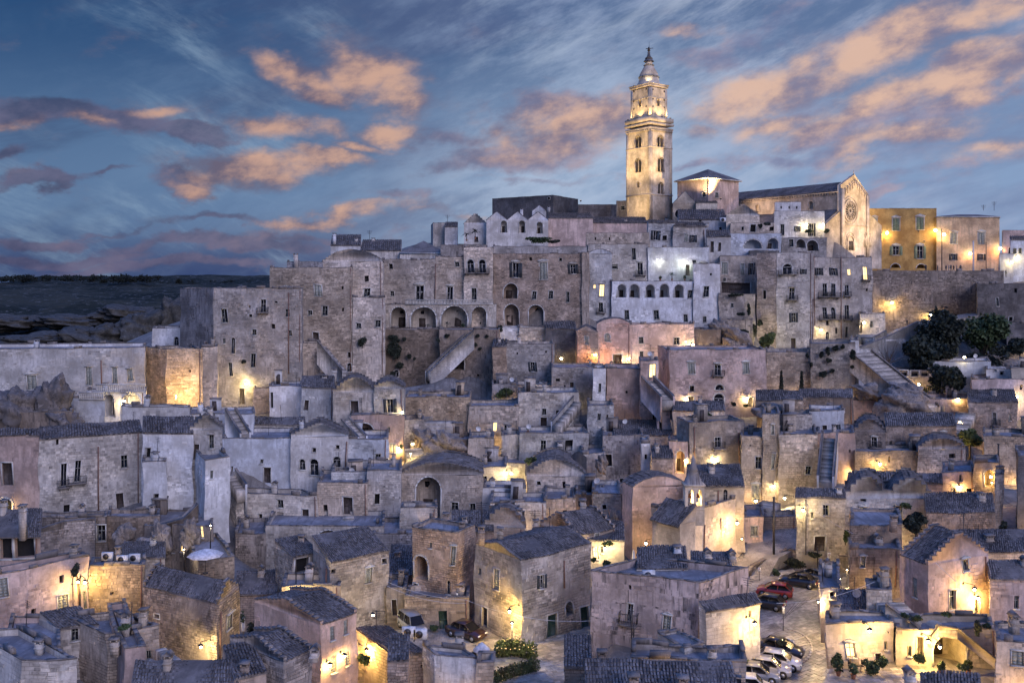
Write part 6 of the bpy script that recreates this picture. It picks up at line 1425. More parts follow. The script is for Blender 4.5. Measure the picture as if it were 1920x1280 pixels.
def walk(pts, wid, name, label, mat='paving', th=1.5, wall=None):
    """a sloping street: ribbon of given width through the points"""
    m = MB(); P = [np.array(p, float) for p in pts]
    L, R_ = [], []
    for i, p in enumerate(P):
        d = (P[min(i+1, len(P)-1)]-P[max(i-1, 0)])[:2]; d /= np.linalg.norm(d); n = np.array((-d[1], d[0]))*wid/2
        L.append((p[0]+n[0], p[1]+n[1], p[2])); R_.append((p[0]-n[0], p[1]-n[1], p[2])); BASE.append((p[0], p[1], p[2]-.5)); BASE.append((*L[-1][:2], p[2]-.5)); BASE.append((*R_[-1][:2], p[2]-.5))
    for i in range(len(P)-1): m.quad(L[i], L[i+1], R_[i+1], R_[i])
    for i in range(len(P)-1):
        for Q in (L, R_): m.quad(Q[i], Q[i+1], (*Q[i+1][:2], Q[i+1][2]-th), (*Q[i][:2], Q[i][2]-th))
    return m.build(name, MT[mat], None, 'structure')
walk([at(1395, 1075, 110.5), at(1420, 1035, 114), at(1470, 1010, 117), at(1490, 975, 122)], 6, 'sloping_street', '')
walk([at(1655, 640, 186), at(1700, 618, 192), at(1760, 600, 196), at(1830, 588, 199)], 5, 'hill_road', '')
walk([at(1600, 640, 186), at(1500, 655, 187), at(1440, 664, 187)], 5, 'hill_path', '')
walk([at(1180, 700, 176), at(1110, 700, 176), at(1060, 698, 178)], 5, 'upper_lane', '')
walk([at(870, 760, 163), at(800, 775, 160), at(757, 790, 152)], 5, 'side_lane', '')
def cwall(pts, h, th, name, label, mat='tufo', cat='wall', base=3.0, cop=True):
    """a free-standing wall following points (its top line)"""
    e = empty(name, (pts[0][0], pts[0][1], pts[0][2]-h), label, cat); m = MB(); BQ = []; c_ = MB()
    for i, (a, b) in enumerate(zip(pts[:-1], pts[1:])):
        a, b = np.array(a, float), np.array(b, float); d = (b-a)[:2]; L = np.linalg.norm(d); d /= L; n = np.array((d[1], -d[0]))
        if n[1] > 0: n = -n
        m.poly([tuple(a), tuple(b), (b[0], b[1], b[2]-h-base), (a[0], a[1], a[2]-h-base)], (-n[0]*th, -n[1]*th, 0))
        zlo, zhi = max(a[2], b[2])-h-base, min(a[2], b[2])-.02
        if zhi-zlo > .4: BQ += block_quads(a[:2], d, n, L, zlo, zhi, [], .3, .5, .6, .03, i+hash(len(label)) % 97)
        p0, p1 = a[:2]+n*.06, b[:2]+n*.06
        if cop: c_.poly([(*p0, a[2]), (*p1, b[2]), (*(p1-n*(th+.12)), b[2]), (*(p0-n*(th+.12)), a[2])], (0, 0, .1))
        BASE.append((a[0]+n[0]*.8, a[1]+n[1]*.8, a[2]-h))
    m.build('wall', MT[mat], e)
    if BQ: quads_obj('wall_stones', np.concatenate(BQ), MT.get(mat+'_b', MT[mat]), e, 'stuff')
    if cop: c_.build('coping', MT['cope'], e)
    return e
cwall([at(1398, 1080, 108), at(1412, 1062, 110.5), at(1450, 1042, 113), at(1478, 1030, 113.5), at(1510, 1033, 112.5), at(1592, 1044, 110.5)], 4.2, .5, 'retaining_wall', 'ivy topped curved retaining wall behind the parked cars')
cwall([at(1395, 1020, 116), at(1412, 1012, 119)], 1.4, .4, 'low_wall', 'low rough wall beside the church end')
cwall([at(1610, 652, 176), at(1660, 634, 180), at(1722, 603, 184), at(1738, 600, 184)], 7, .5, 'retaining_wall', 'bluish plastered wall rising behind the bare bush', 'white')
cwall([at(1640, 632, 182), at(1663, 620, 184)], 1, .4, 'low_wall', 'low parapet at the start of the hill road', 'pale')
cwall([at(66, 995, 108), at(120, 978, 110), at(178, 972, 111)], 2, .4, 'low_wall', 'thin sloping parapet below the ashlar house', 'grim')
cwall([at(300, 985, 111), at(345, 972, 113), at(372, 945, 114)], 5, 1.0, 'rock_ledge', 'rocky brow above the cave rooms', 'rock')
cwall([at(1120, 1252, 68), at(1200, 1240, 70), at(1390, 1272, 68)], 1.5, .4, 'low_wall', 'long dark parapet behind the bottom tile roof', 'slate')
cwall([at(1660, 1132, 82), at(1705, 1165, 80.5), at(1745, 1195, 79.3), at(1760, 1174, 79.3), at(1795, 1178, 79.3), at(1868, 1235, 79)], .9, .35, 'flower_parapet', 'flower topped parapet of the arched porch house', 'church', base=0.)
# sloping earth banks of the hill under the long stair
ks = [(1500, 700), (1600, 700), (1640, 730), (1690, 760), (1730, 790), (1560, 742)]
# balustrades of the left terrace
def balustrade(pa, pb, label, n, h=1.1):
    a, b = np.array(pa, float), np.array(pb, float); e = empty('balustrade', tuple(a), label, 'balustrade'); d = b-a
    m = MB(); nn = np.array((-d[1], d[0], 0)); nn = nn/np.linalg.norm(nn)*.3
    for z0, z1 in ((0, .14), (h-.16, h)): m.hexa(tuple(a+(0, 0, z0)-nn/2), tuple(d), tuple(nn), (0, 0, z1-z0))
    m.build('handrail', MT['trim'], e)
    for i in range(n):
        p = a+d*(i+.5)/n; m = MB(); m.lathe(tuple(p+(0, 0, .14)), [(.07, 0), (.12, .2), (.14, .34), (.06, .62), (.09, h-.3)], 7); m.build('baluster', MT['trim'], e)
balustrade(at(180, 735, 145.8), at(273, 735, 145.8), 'stone balustrade on the left arched terrace', 24, 1.3); balustrade(at(148, 749, 143.8), at(195, 749, 143.8), 'short stone balustrade on the low left wing', 14, 1.2)
balustrade(at(760, 571, 194.9), at(925, 571, 194.9), 'long thin balustrade above the four round arches', 60, 1.1)
# ================= rocks
def rock(px, py, Yd, w, h, label, seed=0, dep=1.0):
    x, y, z = at(px, py, Yd); k = Yd/F; r = np.random.default_rng(seed); V = []; n, mm = 56, 34
    ph = r.uniform(0, 6, 8)
    for j in range(mm+1):
        el = -pi/2+pi*j/mm
        for i in range(n):
            a = 2*pi*i/n; d = np.array((cos(a)*cos(el), sin(a)*cos(el), sin(el)))
            q = 1+.2*sin(3*d[0]+ph[0]+4*d[2])+.14*sin(7*d[0]+ph[1]+3*d[1])+.09*sin(11*d[2]+ph[2]+5*d[0])+.07*sin(17*d[0]+ph[3]+9*d[2])+.05*sin(23*d[1]+ph[4]+19*d[2])
            st_ = (d[2]*h*k*.55+q*1.5) % 1; q += .07*(st_-.5)+.07*abs(sin(13*d[0]+17*d[2]+ph[5]))+.05*abs(sin(37*d[0]-23*d[2]+9*d[1]+ph[7]))-.08*max(0, sin(9*d[0]+5*d[2]+ph[6]))**6; V.append((x+d[0]*w*k/2*q, y+d[1]*w*k/2*dep*q, z+np.sign(d[2])*abs(d[2])**.8*h*k/2*q))
    m = MB(); m.add(V, [(j*n+i, j*n+(i+1) % n, (j+1)*n+(i+1) % n, (j+1)*n+i) for j in range(mm) for i in range(n)])
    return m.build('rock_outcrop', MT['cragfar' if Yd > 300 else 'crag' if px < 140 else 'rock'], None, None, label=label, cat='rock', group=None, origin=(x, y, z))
rock(100, 755, 140, 58, 78, 'big leaning rock below the shuttered windows at the left', 1); rock(30, 765, 139, 90, 70, 'broad rock face at the far left edge', 2); rock(120, 790, 137, 50, 40, 'lower boulder beside the balustraded wing', 3)
rock(300, 1015, 109, 36, 60, 'eroded tufa pillar left of the cave rooms', 4); rock(355, 1002, 108.5, 30, 46, 'overhanging tufa brow above the lit cave room', 5); rock(262, 1030, 107, 44, 34, 'low tufa hump by the ruined alcoves', 6); rock(233, 1005, 108, 34, 36, 'weathered tufa block beside the gate', 7)
rock(1625, 735, 163, 44, 28, 'dark shrubby boulder at the foot of the ashlar wall', 8); rock(1450, 770, 154, 60, 22, 'low rounded roof like boulder below the palazzo', 9)
rock(1690, 765, 158, 80, 60, 'bare earth bank beneath the long stairway', 10); rock(1700, 745, 160, 60, 50, 'upper earth bank beneath the long stairway', 11); rock(795, 820, 146, 40, 30, 'rounded rock beside the broad steps', 12); rock(1380, 640, 185, 46, 40, 'rock spur left of the lit ivy', 13); rock(832, 835, 144, 60, 40, 'rubble heap right of the broad steps', 14)
rock(1128, 870, 139, 20, 30, 'pale boulder by the dark slot window', 15); rock(1150, 985, 121, 30, 50, 'pitted rock face left of the church', 16); rock(1345, 625, 189, 40, 40, 'rough rock base under the white tower', 17)
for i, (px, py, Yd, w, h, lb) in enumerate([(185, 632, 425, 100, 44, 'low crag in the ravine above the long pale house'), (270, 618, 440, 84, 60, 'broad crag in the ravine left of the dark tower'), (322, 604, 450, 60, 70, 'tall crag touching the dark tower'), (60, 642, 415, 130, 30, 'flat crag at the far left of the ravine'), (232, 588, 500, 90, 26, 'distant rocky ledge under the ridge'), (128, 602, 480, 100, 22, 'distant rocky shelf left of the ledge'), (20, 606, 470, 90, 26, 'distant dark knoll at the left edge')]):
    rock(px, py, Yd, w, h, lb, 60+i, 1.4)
# ================= vegetation
tree(1772, 672, 178, 92, 96, 'largest dark round tree on the right slope', 6, n=4600, size=.42, seed=3)
tree(1842, 668, 184, 92, 82, 'wide grey green tree behind the largest round tree', 5, n=4200, size=.42, seed=4, mat='leaf')
tree(1728, 694, 175, 76, 66, 'dark tree left of the largest round tree', 5, n=3800, size=.4, seed=5)
tree(1752, 680, 174, 70, 40, 'low dark tree under the largest round tree', 14, n=2600, size=.4, seed=15)
tree(1776, 738, 166, 62, 56, 'round tree in front of the white garden house', 5, n=3400, size=.36, seed=6)
tree(1912, 665, 176, 46, 34, 'dark bush like tree at the right edge', 10, n=1800, size=.4, seed=7)
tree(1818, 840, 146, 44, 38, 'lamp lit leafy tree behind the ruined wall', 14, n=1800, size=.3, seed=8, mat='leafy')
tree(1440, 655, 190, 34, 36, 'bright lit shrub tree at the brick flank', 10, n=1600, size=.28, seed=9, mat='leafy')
tree(1716, 1000, 101, 42, 42, 'dark spreading tree between the gabled row and roof house', 20, n=2400, size=.2, seed=10)
tree(1832, 905, 124, 18, 30, 'dark small tree left of the arched terrace', 10, n=600, size=.2, seed=11)
def bare_bush(px, py, Yd, w, h, label, seed=1):
    r = random.Random(seed); x, y, z = at(px, py, Yd); k = Yd/F; e = empty('bare_bush', (x, y, z), label, 'bush'); m = MB()
    for i in range(26):
        a = r.uniform(-1.2, 1.2); b = r.uniform(-.5, .5); L = h*k*r.uniform(.5, 1); p = np.array((x, y, z)); d = np.array((sin(a)*w/h, sin(b)*.6, cos(a)))
        for s in range(4): q = p+d*L/4+np.array((r.uniform(-.1, .1), 0, r.uniform(-.1, .1))); m.cyl(p, q, .07*(1-s*.2), .06*(1-s*.22), 4, cap=False); p = q; d = d+np.array((r.uniform(-.3, .3), 0, r.uniform(-.2, .2)))
    m.build('branches', MT['trunk'], e)
def hedge(pts, h, wd, label, mat, n, size, seed):
    bl = []
    for (a, b) in zip(pts[:-1], pts[1:]):
        a, b = np.array(a), np.array(b); L = np.linalg.norm(b-a); k_ = int(L/.5)+1
        for i in range(k_): p = a+(b-a)*(i+.5)/k_; bl.append((p[0], p[1], p[2]+h*.5, .45, wd/2, h*.55))
    e = empty('hedge', tuple(pts[0]), label, 'hedge'); m = MB(); m.cyl(pts[0], tuple(np.array(pts[0])+(0, 0, h*.6)), .05, n=5); m.build('stem', MT['trunk'], e)
    quads_obj('foliage', leaves(bl, n, size, seed), MT[mat], e, 'stuff')
hz_ = ZP+.03
hedge([onz(932, 1232, hz_), onz(962, 1228, hz_), onz(1003, 1236, hz_)], 1.5, .9, 'string lit hedge at the foot of the corner house', 'leafy', 2600, .12, 61)
hedge([onz(924, 1282, hz_), onz(962, 1268, hz_), onz(1008, 1256, hz_)], 1.15, .7, 'long clipped green hedge at the bottom centre', 'leaf', 2600, .1, 62)
gt_ = empty('patio_set', onz(905, 1262, hz_), 'white patio table with cloth beside the hedges', 'table'); _p = onz(905, 1262, hz_)
m = MB(); m.box(_p[0]-.45, _p[0]+.45, _p[1]-.4, _p[1]+.4, _p[2]+.7, _p[2]+.76); m.build('tabletop', MT['cloth'], gt_)
for a_ in (-.4, .4): m = MB(); m.box(_p[0]+a_-.03, _p[0]+a_+.03, _p[1]-.35, _p[1]+.35, _p[2], _p[2]+.7); m.build('leg', MT['metal'], gt_)
bare_bush(1665, 682, 172, 40, 42, 'leafless spiky bush at the top of the long stairway')
for i, px in enumerate((1465, 1503)):
    x, y, z = at(px, 737, 169); e = empty('cypress', (x, y, z), ('left', 'right')[i]+' of the two slim cypresses before the ashlar wall', 'cypress', 'slim cypresses')
    m = MB(); m.cyl((x, y, z-1), (x, y, z+1), .1, n=6); m.build('trunk', MT['trunk'], e)
    quads_obj('crown', leaves([(x, y, z+.8+j*.38, .34*(1-j*.08)+.05, .34, .4) for j in range(9)], 700, .16, i), MT['leafd'], e, 'stuff')
CAPW = ['small caper tuft on the cliff under the arcade', 'small caper tuft on the ashlar wall below the stair', 'small plant on the ruined wall by the brick flank', 'small caper tuft on the cave front wall']
CAPL = ['the cliff under the first arcade arch, biggest of them', 'the cliff just above the biggest bush', 'the cliff below the biggest bush', 'the left end of the cliff beside the terrace block', 'the top of the ashlar wall, reddish edged', 'the foot of the ashlar wall', 'the shaded terrace under three shuttered windows', 'the ruined wall, lower green ledge', 'the ruined wall, middle trailing one', 'the ledge beside the deep lower arches', 'x', 'y', 'z', 'w']
k = 0
ORD = ['first', 'second', 'third', 'fourth', 'fifth', 'sixth', 'seventh', 'eighth', 'ninth', 'tenth', 'eleventh', 'twelfth']
CAP = [(741, 655, 186, 34, 46), (738, 634, 186, 26, 20), (750, 684, 186, 18, 16), (679, 640, 183, 20, 26), (758, 636, 186, 8, 7), (767, 668, 186, 12, 14), (719, 652, 186, 9, 9), (736, 700, 185, 14, 14), (777, 672, 186, 6, 6), (838, 630, 183.6, 12, 9), (822, 638, 183.6, 9, 8), (896, 629, 183.6, 9, 8), (913, 630, 183.6, 7, 6), (892, 646, 183.6, 7, 7), (900, 653, 183.6, 6, 5),
        (1540, 664, 169, 10, 16), (1552, 658, 169, 12, 18), (1567, 652, 169, 16, 14), (1580, 650, 169, 10, 10), (1554, 676, 169, 12, 10), (1521, 684, 169, 6, 12), (1513, 666, 169, 5, 8), (1543, 702, 169, 17, 16), (1560, 695, 169, 9, 9), (1600, 665, 168, 12, 26), (1611, 680, 168, 10, 14), (1598, 688, 168, 8, 8), (458, 677, 165.6, 10, 8),
        (1377, 553, 199, 40, 8), (1404, 580, 198, 10, 24), (1390, 588, 197, 20, 8), (1413, 620, 197, 14, 34), (1392, 622, 192, 28, 10), (1425, 605, 198, 12, 16), (936, 617, 190, 14, 18)]
for (px, py, Yd, w, h) in CAP:
    k += 1
    cl_ = lambda q: (q > 1480)*1+(1340 < q <= 1480)*2+(800 < q <= 1340)*3
    lb_ = CAPW[cl_(px)]+', '+ORD[sorted((a[0], a[1]) for a in CAP if a[3] < 16 and cl_(a[0]) == cl_(px)).index((px, py))]+' from the left' if w < 16 else 'large dark caper bush at %s' % CAPL.pop(0)
    shrub(px, py, Yd, w, h, lb_, 'caper_bush', n=150+int(w*h*.9), size=.2, seed=k, group='caper bushes on the walls', cat='bush', mat='leafd')
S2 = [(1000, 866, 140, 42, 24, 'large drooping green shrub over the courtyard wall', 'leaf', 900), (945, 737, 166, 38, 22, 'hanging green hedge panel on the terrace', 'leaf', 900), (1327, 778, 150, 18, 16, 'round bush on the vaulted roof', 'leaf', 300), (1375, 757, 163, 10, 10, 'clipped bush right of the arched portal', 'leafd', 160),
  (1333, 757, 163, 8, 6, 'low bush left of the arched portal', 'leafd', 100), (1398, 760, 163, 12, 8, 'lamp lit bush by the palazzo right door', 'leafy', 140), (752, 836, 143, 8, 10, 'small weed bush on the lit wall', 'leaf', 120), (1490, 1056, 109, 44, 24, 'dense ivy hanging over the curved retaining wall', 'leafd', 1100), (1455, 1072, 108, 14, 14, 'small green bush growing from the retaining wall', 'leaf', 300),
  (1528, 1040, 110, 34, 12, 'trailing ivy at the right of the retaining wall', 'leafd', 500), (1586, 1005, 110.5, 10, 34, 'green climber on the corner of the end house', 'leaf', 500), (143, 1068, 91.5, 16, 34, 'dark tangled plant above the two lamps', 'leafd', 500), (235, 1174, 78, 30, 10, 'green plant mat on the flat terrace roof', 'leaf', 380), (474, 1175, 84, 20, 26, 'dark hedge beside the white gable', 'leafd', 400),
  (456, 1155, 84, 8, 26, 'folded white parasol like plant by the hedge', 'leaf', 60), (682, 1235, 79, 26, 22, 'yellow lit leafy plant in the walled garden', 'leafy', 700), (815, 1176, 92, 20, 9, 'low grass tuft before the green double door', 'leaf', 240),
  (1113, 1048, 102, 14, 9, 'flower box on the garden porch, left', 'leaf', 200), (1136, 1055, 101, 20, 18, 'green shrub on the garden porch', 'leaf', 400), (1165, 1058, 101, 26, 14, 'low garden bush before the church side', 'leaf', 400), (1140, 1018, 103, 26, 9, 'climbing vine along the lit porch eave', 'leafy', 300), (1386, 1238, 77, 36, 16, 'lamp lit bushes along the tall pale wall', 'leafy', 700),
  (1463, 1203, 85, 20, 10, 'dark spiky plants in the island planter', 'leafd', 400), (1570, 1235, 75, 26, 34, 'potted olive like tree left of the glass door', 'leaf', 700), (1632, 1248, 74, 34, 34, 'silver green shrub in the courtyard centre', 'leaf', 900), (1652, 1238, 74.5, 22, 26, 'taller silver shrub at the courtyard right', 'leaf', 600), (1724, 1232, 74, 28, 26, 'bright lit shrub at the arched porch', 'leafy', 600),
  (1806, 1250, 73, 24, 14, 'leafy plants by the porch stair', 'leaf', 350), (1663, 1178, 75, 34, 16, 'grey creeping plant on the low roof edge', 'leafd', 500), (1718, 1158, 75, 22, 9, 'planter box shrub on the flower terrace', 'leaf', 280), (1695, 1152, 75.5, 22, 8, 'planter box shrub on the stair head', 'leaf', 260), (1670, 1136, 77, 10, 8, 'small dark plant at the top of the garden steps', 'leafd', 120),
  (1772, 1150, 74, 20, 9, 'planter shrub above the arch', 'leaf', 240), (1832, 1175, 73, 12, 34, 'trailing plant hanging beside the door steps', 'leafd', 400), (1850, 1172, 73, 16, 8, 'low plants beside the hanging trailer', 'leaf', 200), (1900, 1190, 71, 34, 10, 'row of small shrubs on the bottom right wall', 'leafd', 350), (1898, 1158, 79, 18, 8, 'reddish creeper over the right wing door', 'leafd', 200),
  (1010, 450, 238, 56, 12, 'long hedge of pale shrubs on the upper terrace', 'leaf', 900), (1040, 453, 238, 30, 8, 'low dark shrubs at the terrace hedge end', 'leafd', 300), (1425, 424, 226, 8, 14, 'climbing plant on the pergola', 'leafd', 140), (1438, 420, 226, 14, 6, 'vine over the small pergola', 'leafd', 140), (1517, 433, 228, 20, 6, 'potted plants row on the lit terrace', 'leaf', 200), (1550, 433, 228, 12, 10, 'leafy pot at the terrace end', 'leaf', 140),
  (1640, 850, 143, 22, 7, 'flower box on the barrel vaulted house', 'leafd', 200), (1620, 850, 143, 20, 6, 'second flower box beside the balcony', 'leafd', 180), (1880, 985, 105, 14, 22, 'two dark upright shrubs on the right terrace', 'leafd', 300), (1700, 948, 111, 30, 14, 'pergola vine in front of the twin gables', 'leaf', 400), (1650, 870, 0, 0, 0, '', '', 0)]
for i, (px, py, Yd, w, h, lb, mt, n) in enumerate(S2):
    if w: shrub(px, py, Yd+(5.6 if px > 1640 and 1130 < py < 1210 and Yd < 78 else 3.4 if px > 1550 and py > 1205 and Yd < 76 else 0), w, h, lb, mat=mt, n=n, size=.075*Yd/70+.03, seed=100+i, dy=.9)
potted(875, 452, 227, 3.0, 'left potted palm on the low terrace house', 1, 'palm', 'leafd'); potted(891, 448, 227, 3.4, 'right potted palm on the low terrace house', 2, 'palm', 'leafd')
potted(1260, 526, 203, 2.6, 'left palm on the loggia roof terrace', 3, 'palm'); potted(1307, 526, 203, 2.6, 'right palm on the loggia roof terrace', 4, 'palm'); potted(1284, 526, 203, 1.2, 'small pot between the two roof terrace palms', 5); potted(1238, 526, 203, 1.0, 'small pot at the left of the roof terrace', 6)
potted(802, 617, 193, 1.6, 'potted palm under the second arcade arch', 7, 'palm', 'leafd'); potted(838, 617, 193, 2.2, 'tall potted palm under the third arcade arch', 8, 'palm', 'leafd'); potted(868, 617, 193, 1.2, 'small pot beside the third arcade arch', 9)
potted(990, 812, 153, 1.4, 'small palm at the blue rubble house', 10, 'palm'); potted(1600, 1272, 76.5, 1.3, 'potted plant beside the courtyard chairs', 11); potted(1765, 1264, 77.3, 1.1, 'terracotta pot left of the glowing arch', 12); potted(1815, 1262, 77.6, 1.2, 'terracotta pot below the porch stair', 13); potted(1572, 1266, 77.1, 1.5, 'terracotta pot at the left courtyard wall', 14); potted(1905, 600, 0.1, 0, '') if False else None

# ================= vehicles
def car_parts(col, kind='hatch', label='', L=4.0, Wd=1.72, H_=1.46):
    """a car along +x, nose at +x, origin on the ground"""
    cm = MT[col]; e = empty('parked_car', (0, 0, 0), label, 'car', 'cars parked below the old town')
    van = kind == 'van'
    st = [(-L/2, .34, .62, .80), (-L/2+.06, .26, .86, .93), (-L/2+.35, .22, .95, 1.), (-L/2+.9, .2, .93, 1.), (0, .2, .90, 1.), (L*.22, .2, .88, 1.), (L/2-.55, .2, .82, .98), (L/2-.15, .22, .70, .92), (L/2, .32, .58, .76)]
    m = MB(); V = []; hw = Wd/2
    for (x, zl_, zb_, w) in st: V += [(x, -hw*w*.93, zl_), (x, -hw*w, zl_+.12), (x, -hw*w, (zl_+zb_)/2+.05), (x, -hw*w*.95, zb_), (x, hw*w*.95, zb_), (x, hw*w, (zl_+zb_)/2+.05), (x, hw*w, zl_+.12), (x, hw*w*.93, zl_)]
    n = 8; fs = [(j*n+i, j*n+(i+1) % n, (j+1)*n+(i+1) % n, (j+1)*n+i) for j in range(len(st)-1) for i in range(n)]+[tuple(range(8)), tuple(range(64, 72))]
    m.add(V, fs); 
    x0, x1, x2, x3 = (-L/2+.1, -L/2+.72, L*.07, L*.27) if not van else (-L/2+.06, -L/2+.2, L*.22, L*.36)
    if kind == 'sedan': x0, x1 = -L/2+.5, -L/2+1.1
    rw = hw*.76
    # roof and pillars
    m.box(x1, x2, -rw, rw, H_-.06, H_)
    def post(xa, xb, w=.07):
        for s in (-1, 1): m.poly([(xa-w, s*hw*.93, .9), (xa+w, s*hw*.93, .9), (xb+w, s*rw, H_-.03), (xb-w, s*rw, H_-.03)], (0, -s*.05, 0))
    post(x0+.02, x1); post(x3, x2); post((x0+x3)/2+.02, (x1+x2)/2+.05, .04)
    m.build('body', cm, e, smooth=False)
    g_ = [(x0, .9), (x1, H_-.05), (x2, H_-.05), (x3, .88)]
    for s in (-1, 1):
        xm0, xm1 = (x0+x3)/2+.02, (x1+x2)/2+.05
        for a in (((x0+.1, .93), (x1+.08, H_-.08), (xm1-.05, H_-.08), (xm0-.05, .93)), ((xm0+.05, .93), (xm1+.05, H_-.08), (x2-.06, H_-.08), (x3-.12, .93))):
            q = MB(); q.poly([(x, s*(hw*.92 if z < 1.1 else rw-.01), z) for x, z in a], (0, -s*.02, 0)); q.build('side_window', MT['glass'], e)
    q = MB(); q.add([(x3, -hw*.86, .9), (x3, hw*.86, .9), (x2, rw*.95, H_-.04), (x2, -rw*.95, H_-.04)], [(0, 1, 2, 3)]); q.build('windscreen', MT['glass'], e)
    q = MB(); q.add([(x0, -hw*.86, .92), (x0, hw*.86, .92), (x1, rw*.95, H_-.04), (x1, -rw*.95, H_-.04)], [(0, 1, 2, 3)]); q.build('rear_window', MT['glass'], e)
    for x in (-L*.31, L*.31):
        for s in (-1, 1):
            q = MB(); q.cyl((x, s*(hw-.2), .31), (x, s*(hw+.01), .31), .31, n=16); w = q.build('wheel', MT['tyre'], e)
            q = MB(); q.cyl((x, s*(hw-.02), .31), (x, s*(hw+.022), .31), .19, n=12); q.build('rim', MT['rim'], w)
            q = MB(); q.cyl((x, s*(hw-.3), .33), (x, s*(hw-.003), .33), .37, n=16); q.build('wheel_arch', MT['dark'], e)
    for s in (-1, 1):
        q = MB(); q.box(L/2-.14, L/2-.02, s*hw*.66-.16, s*hw*.66+.16, .58, .70); q.build('headlight', MT['headl'], e)
        q = MB(); q.box(-L/2-.01, -L/2+.1, s*hw*.72-.12, s*hw*.72+.12, .66, .86); q.build('tail_light', MT['tail'], e)
        q = MB(); q.box(x3-.35, x3-.2, s*(hw+.02)-.08, s*(hw+.02)+.08, .92, 1.05); q.build('mirror', cm, e)
    q = MB(); q.box(-L/2-.02, -L/2+.03, -.26, .26, .5, .62); q.build('number_plate', MT['plate'], e)
    return e
for nm, c_ in (('car_red', (.34, .025, .015)), ('car_black', (.012, .012, .018)), ('car_blue', (.02, .028, .05)), ('car_white', (.72, .71, .68)), ('car_silver', (.42, .42, .42)), ('car_grey', (.22, .23, .25)), ('car_maroon', (.028, .009, .008))): 
    m = plain(nm, c_, .28, .1, var=.04, sc=.5, spec=.7); m.node_tree.nodes['Principled BSDF'].inputs['Coat Weight'].default_value = .6
def put(e, px, py, deg, z=ZP+.04):
    p = onz(px, py, z); e.location = p; e.rotation_euler = (0, 0, radians(deg)); ORG[e.name] = np.array(p)
put(car_parts('car_red', label='red hatchback parked by the retaining wall'), 1452, 1116, 158)
put(car_parts('car_black', 'sedan', 'black car beside the red hatchback', 4.4), 1497, 1097, 152)
put(car_parts('car_blue', label='small dark blue hatchback, farthest of the parked row'), 1528, 1087, 122)
put(car_parts('car_black', label='black car half hidden behind the small roof corner', L=4.0), 1437, 1138, 150)
put(car_parts('car_white', label='white hatchback facing the island'), 1461, 1249, -22)
put(car_parts('car_silver', label='pale silver car between the white hatchback and the grey one'), 1441, 1262, -18)
put(car_parts('car_grey', label='grey hatchback nearest the lamp lit wall bushes'), 1419, 1274, -14)
put(car_parts('car_black', 'sedan', 'dark car parked behind the white hatchback', 4.3), 1463, 1226, -30)
put(car_parts('car_white', 'van', 'white van cut by the bottom edge', 4.2), 1397, 1296, -10)
put(car_parts('car_grey', 'van', 'silver minivan with roof rails in the small yard', 3.8, 1.7, 1.7), 772, 1180, -58)
put(car_parts('car_maroon', 'sedan', 'dark maroon car beside the sloping buttress', 4.2, 1.75, 1.5), 874, 1193, -34)
# ================= parasols, air conditioners, poles, signs, people
def parasol(px, py, Yd, wpx, label, h=2.6, folded=False, mat='cloth'):
    x, y, z = at(px, py, Yd); r = wpx/2*Yd/F; e = empty('parasol', (x, y, z-h), label, 'parasol'); m = MB()
    m.cyl((x, y, z-h), (x, y, z+.1), .035, n=6); m.cyl((x, y, z-h), (x, y, z-h+.08), .3, n=10); m.build('pole', MT['metal'], e); m = MB()
    if folded: m.lathe((x, y, z), [(.02, .1), (.14, -.3), (.2, -1.2), (.12, -1.6)], 8)
    else: m.lathe((x, y, z), [(0, .12), (r*.5, -.2), (r, -.55), (r, -.62)], 8, ph=.4)
    m.build('canopy', MT[mat], e)
parasol(385, 1030, 100, 66, 'big pale open parasol on the round terrace'); parasol(903, 1205, 78, 34, 'cream parasol by the string lit hedge'); parasol(456, 1150, 85, 10, 'folded white parasol behind the white gable', folded=True); parasol(1188, 1030, 102, 10, 'folded white parasol beside the church wall', folded=True)
def acunit(px, py, Yd, label, s=.9):
    x, y, z = at(px, py, Yd); e = empty('air_conditioner', (x, y, z-.35), label, 'air conditioner', 'air conditioning units on roofs'); m = MB()
    m.box(x-s/2, x+s/2, y, y+.35, z-.33*s/.9, z+.33*s/.9); m.build('housing', MT['acw'], e); m = MB(); m.cyl((x-.1, y-.02, z), (x-.1, y+.01, z), .25*s/.9, n=16); m.build('fan_grille', MT['metal'], e)
    m = MB(); m.box(x-s/2, x-s/2+.08, y, y+.3, z-.6, z-.33*s/.9); m.box(x+s/2-.08, x+s/2, y, y+.3, z-.6, z-.33*s/.9); m.build('bracket', MT['metal'], e)
for i, (px, py, Yd, lb) in enumerate(((766, 1185, 78, 'left of the two white cooling units on the striped roof'), (788, 1189, 78, 'right of the two white cooling units on the striped roof'), (200, 1043, 97, 'white cooling unit on the lit rubble house, left'), (228, 1049, 96.5, 'white cooling unit on the lit rubble house, middle'), (251, 1046, 97, 'yellowish cooling unit on the lit rubble house, right'),
        (1041, 995, 101, 'cooling unit behind the small gabled house, left'), (1057, 998, 101, 'cooling unit behind the small gabled house, right'), (1217, 1078, 84, 'small cooling unit on the blue flat roof'), (1356, 412, 231, 'cooling unit on the blue skyline house'), (1286, 830, 0, ''))):
    if Yd: acunit(px, py, Yd, lb, 1.15 if i < 8 else 1.5)
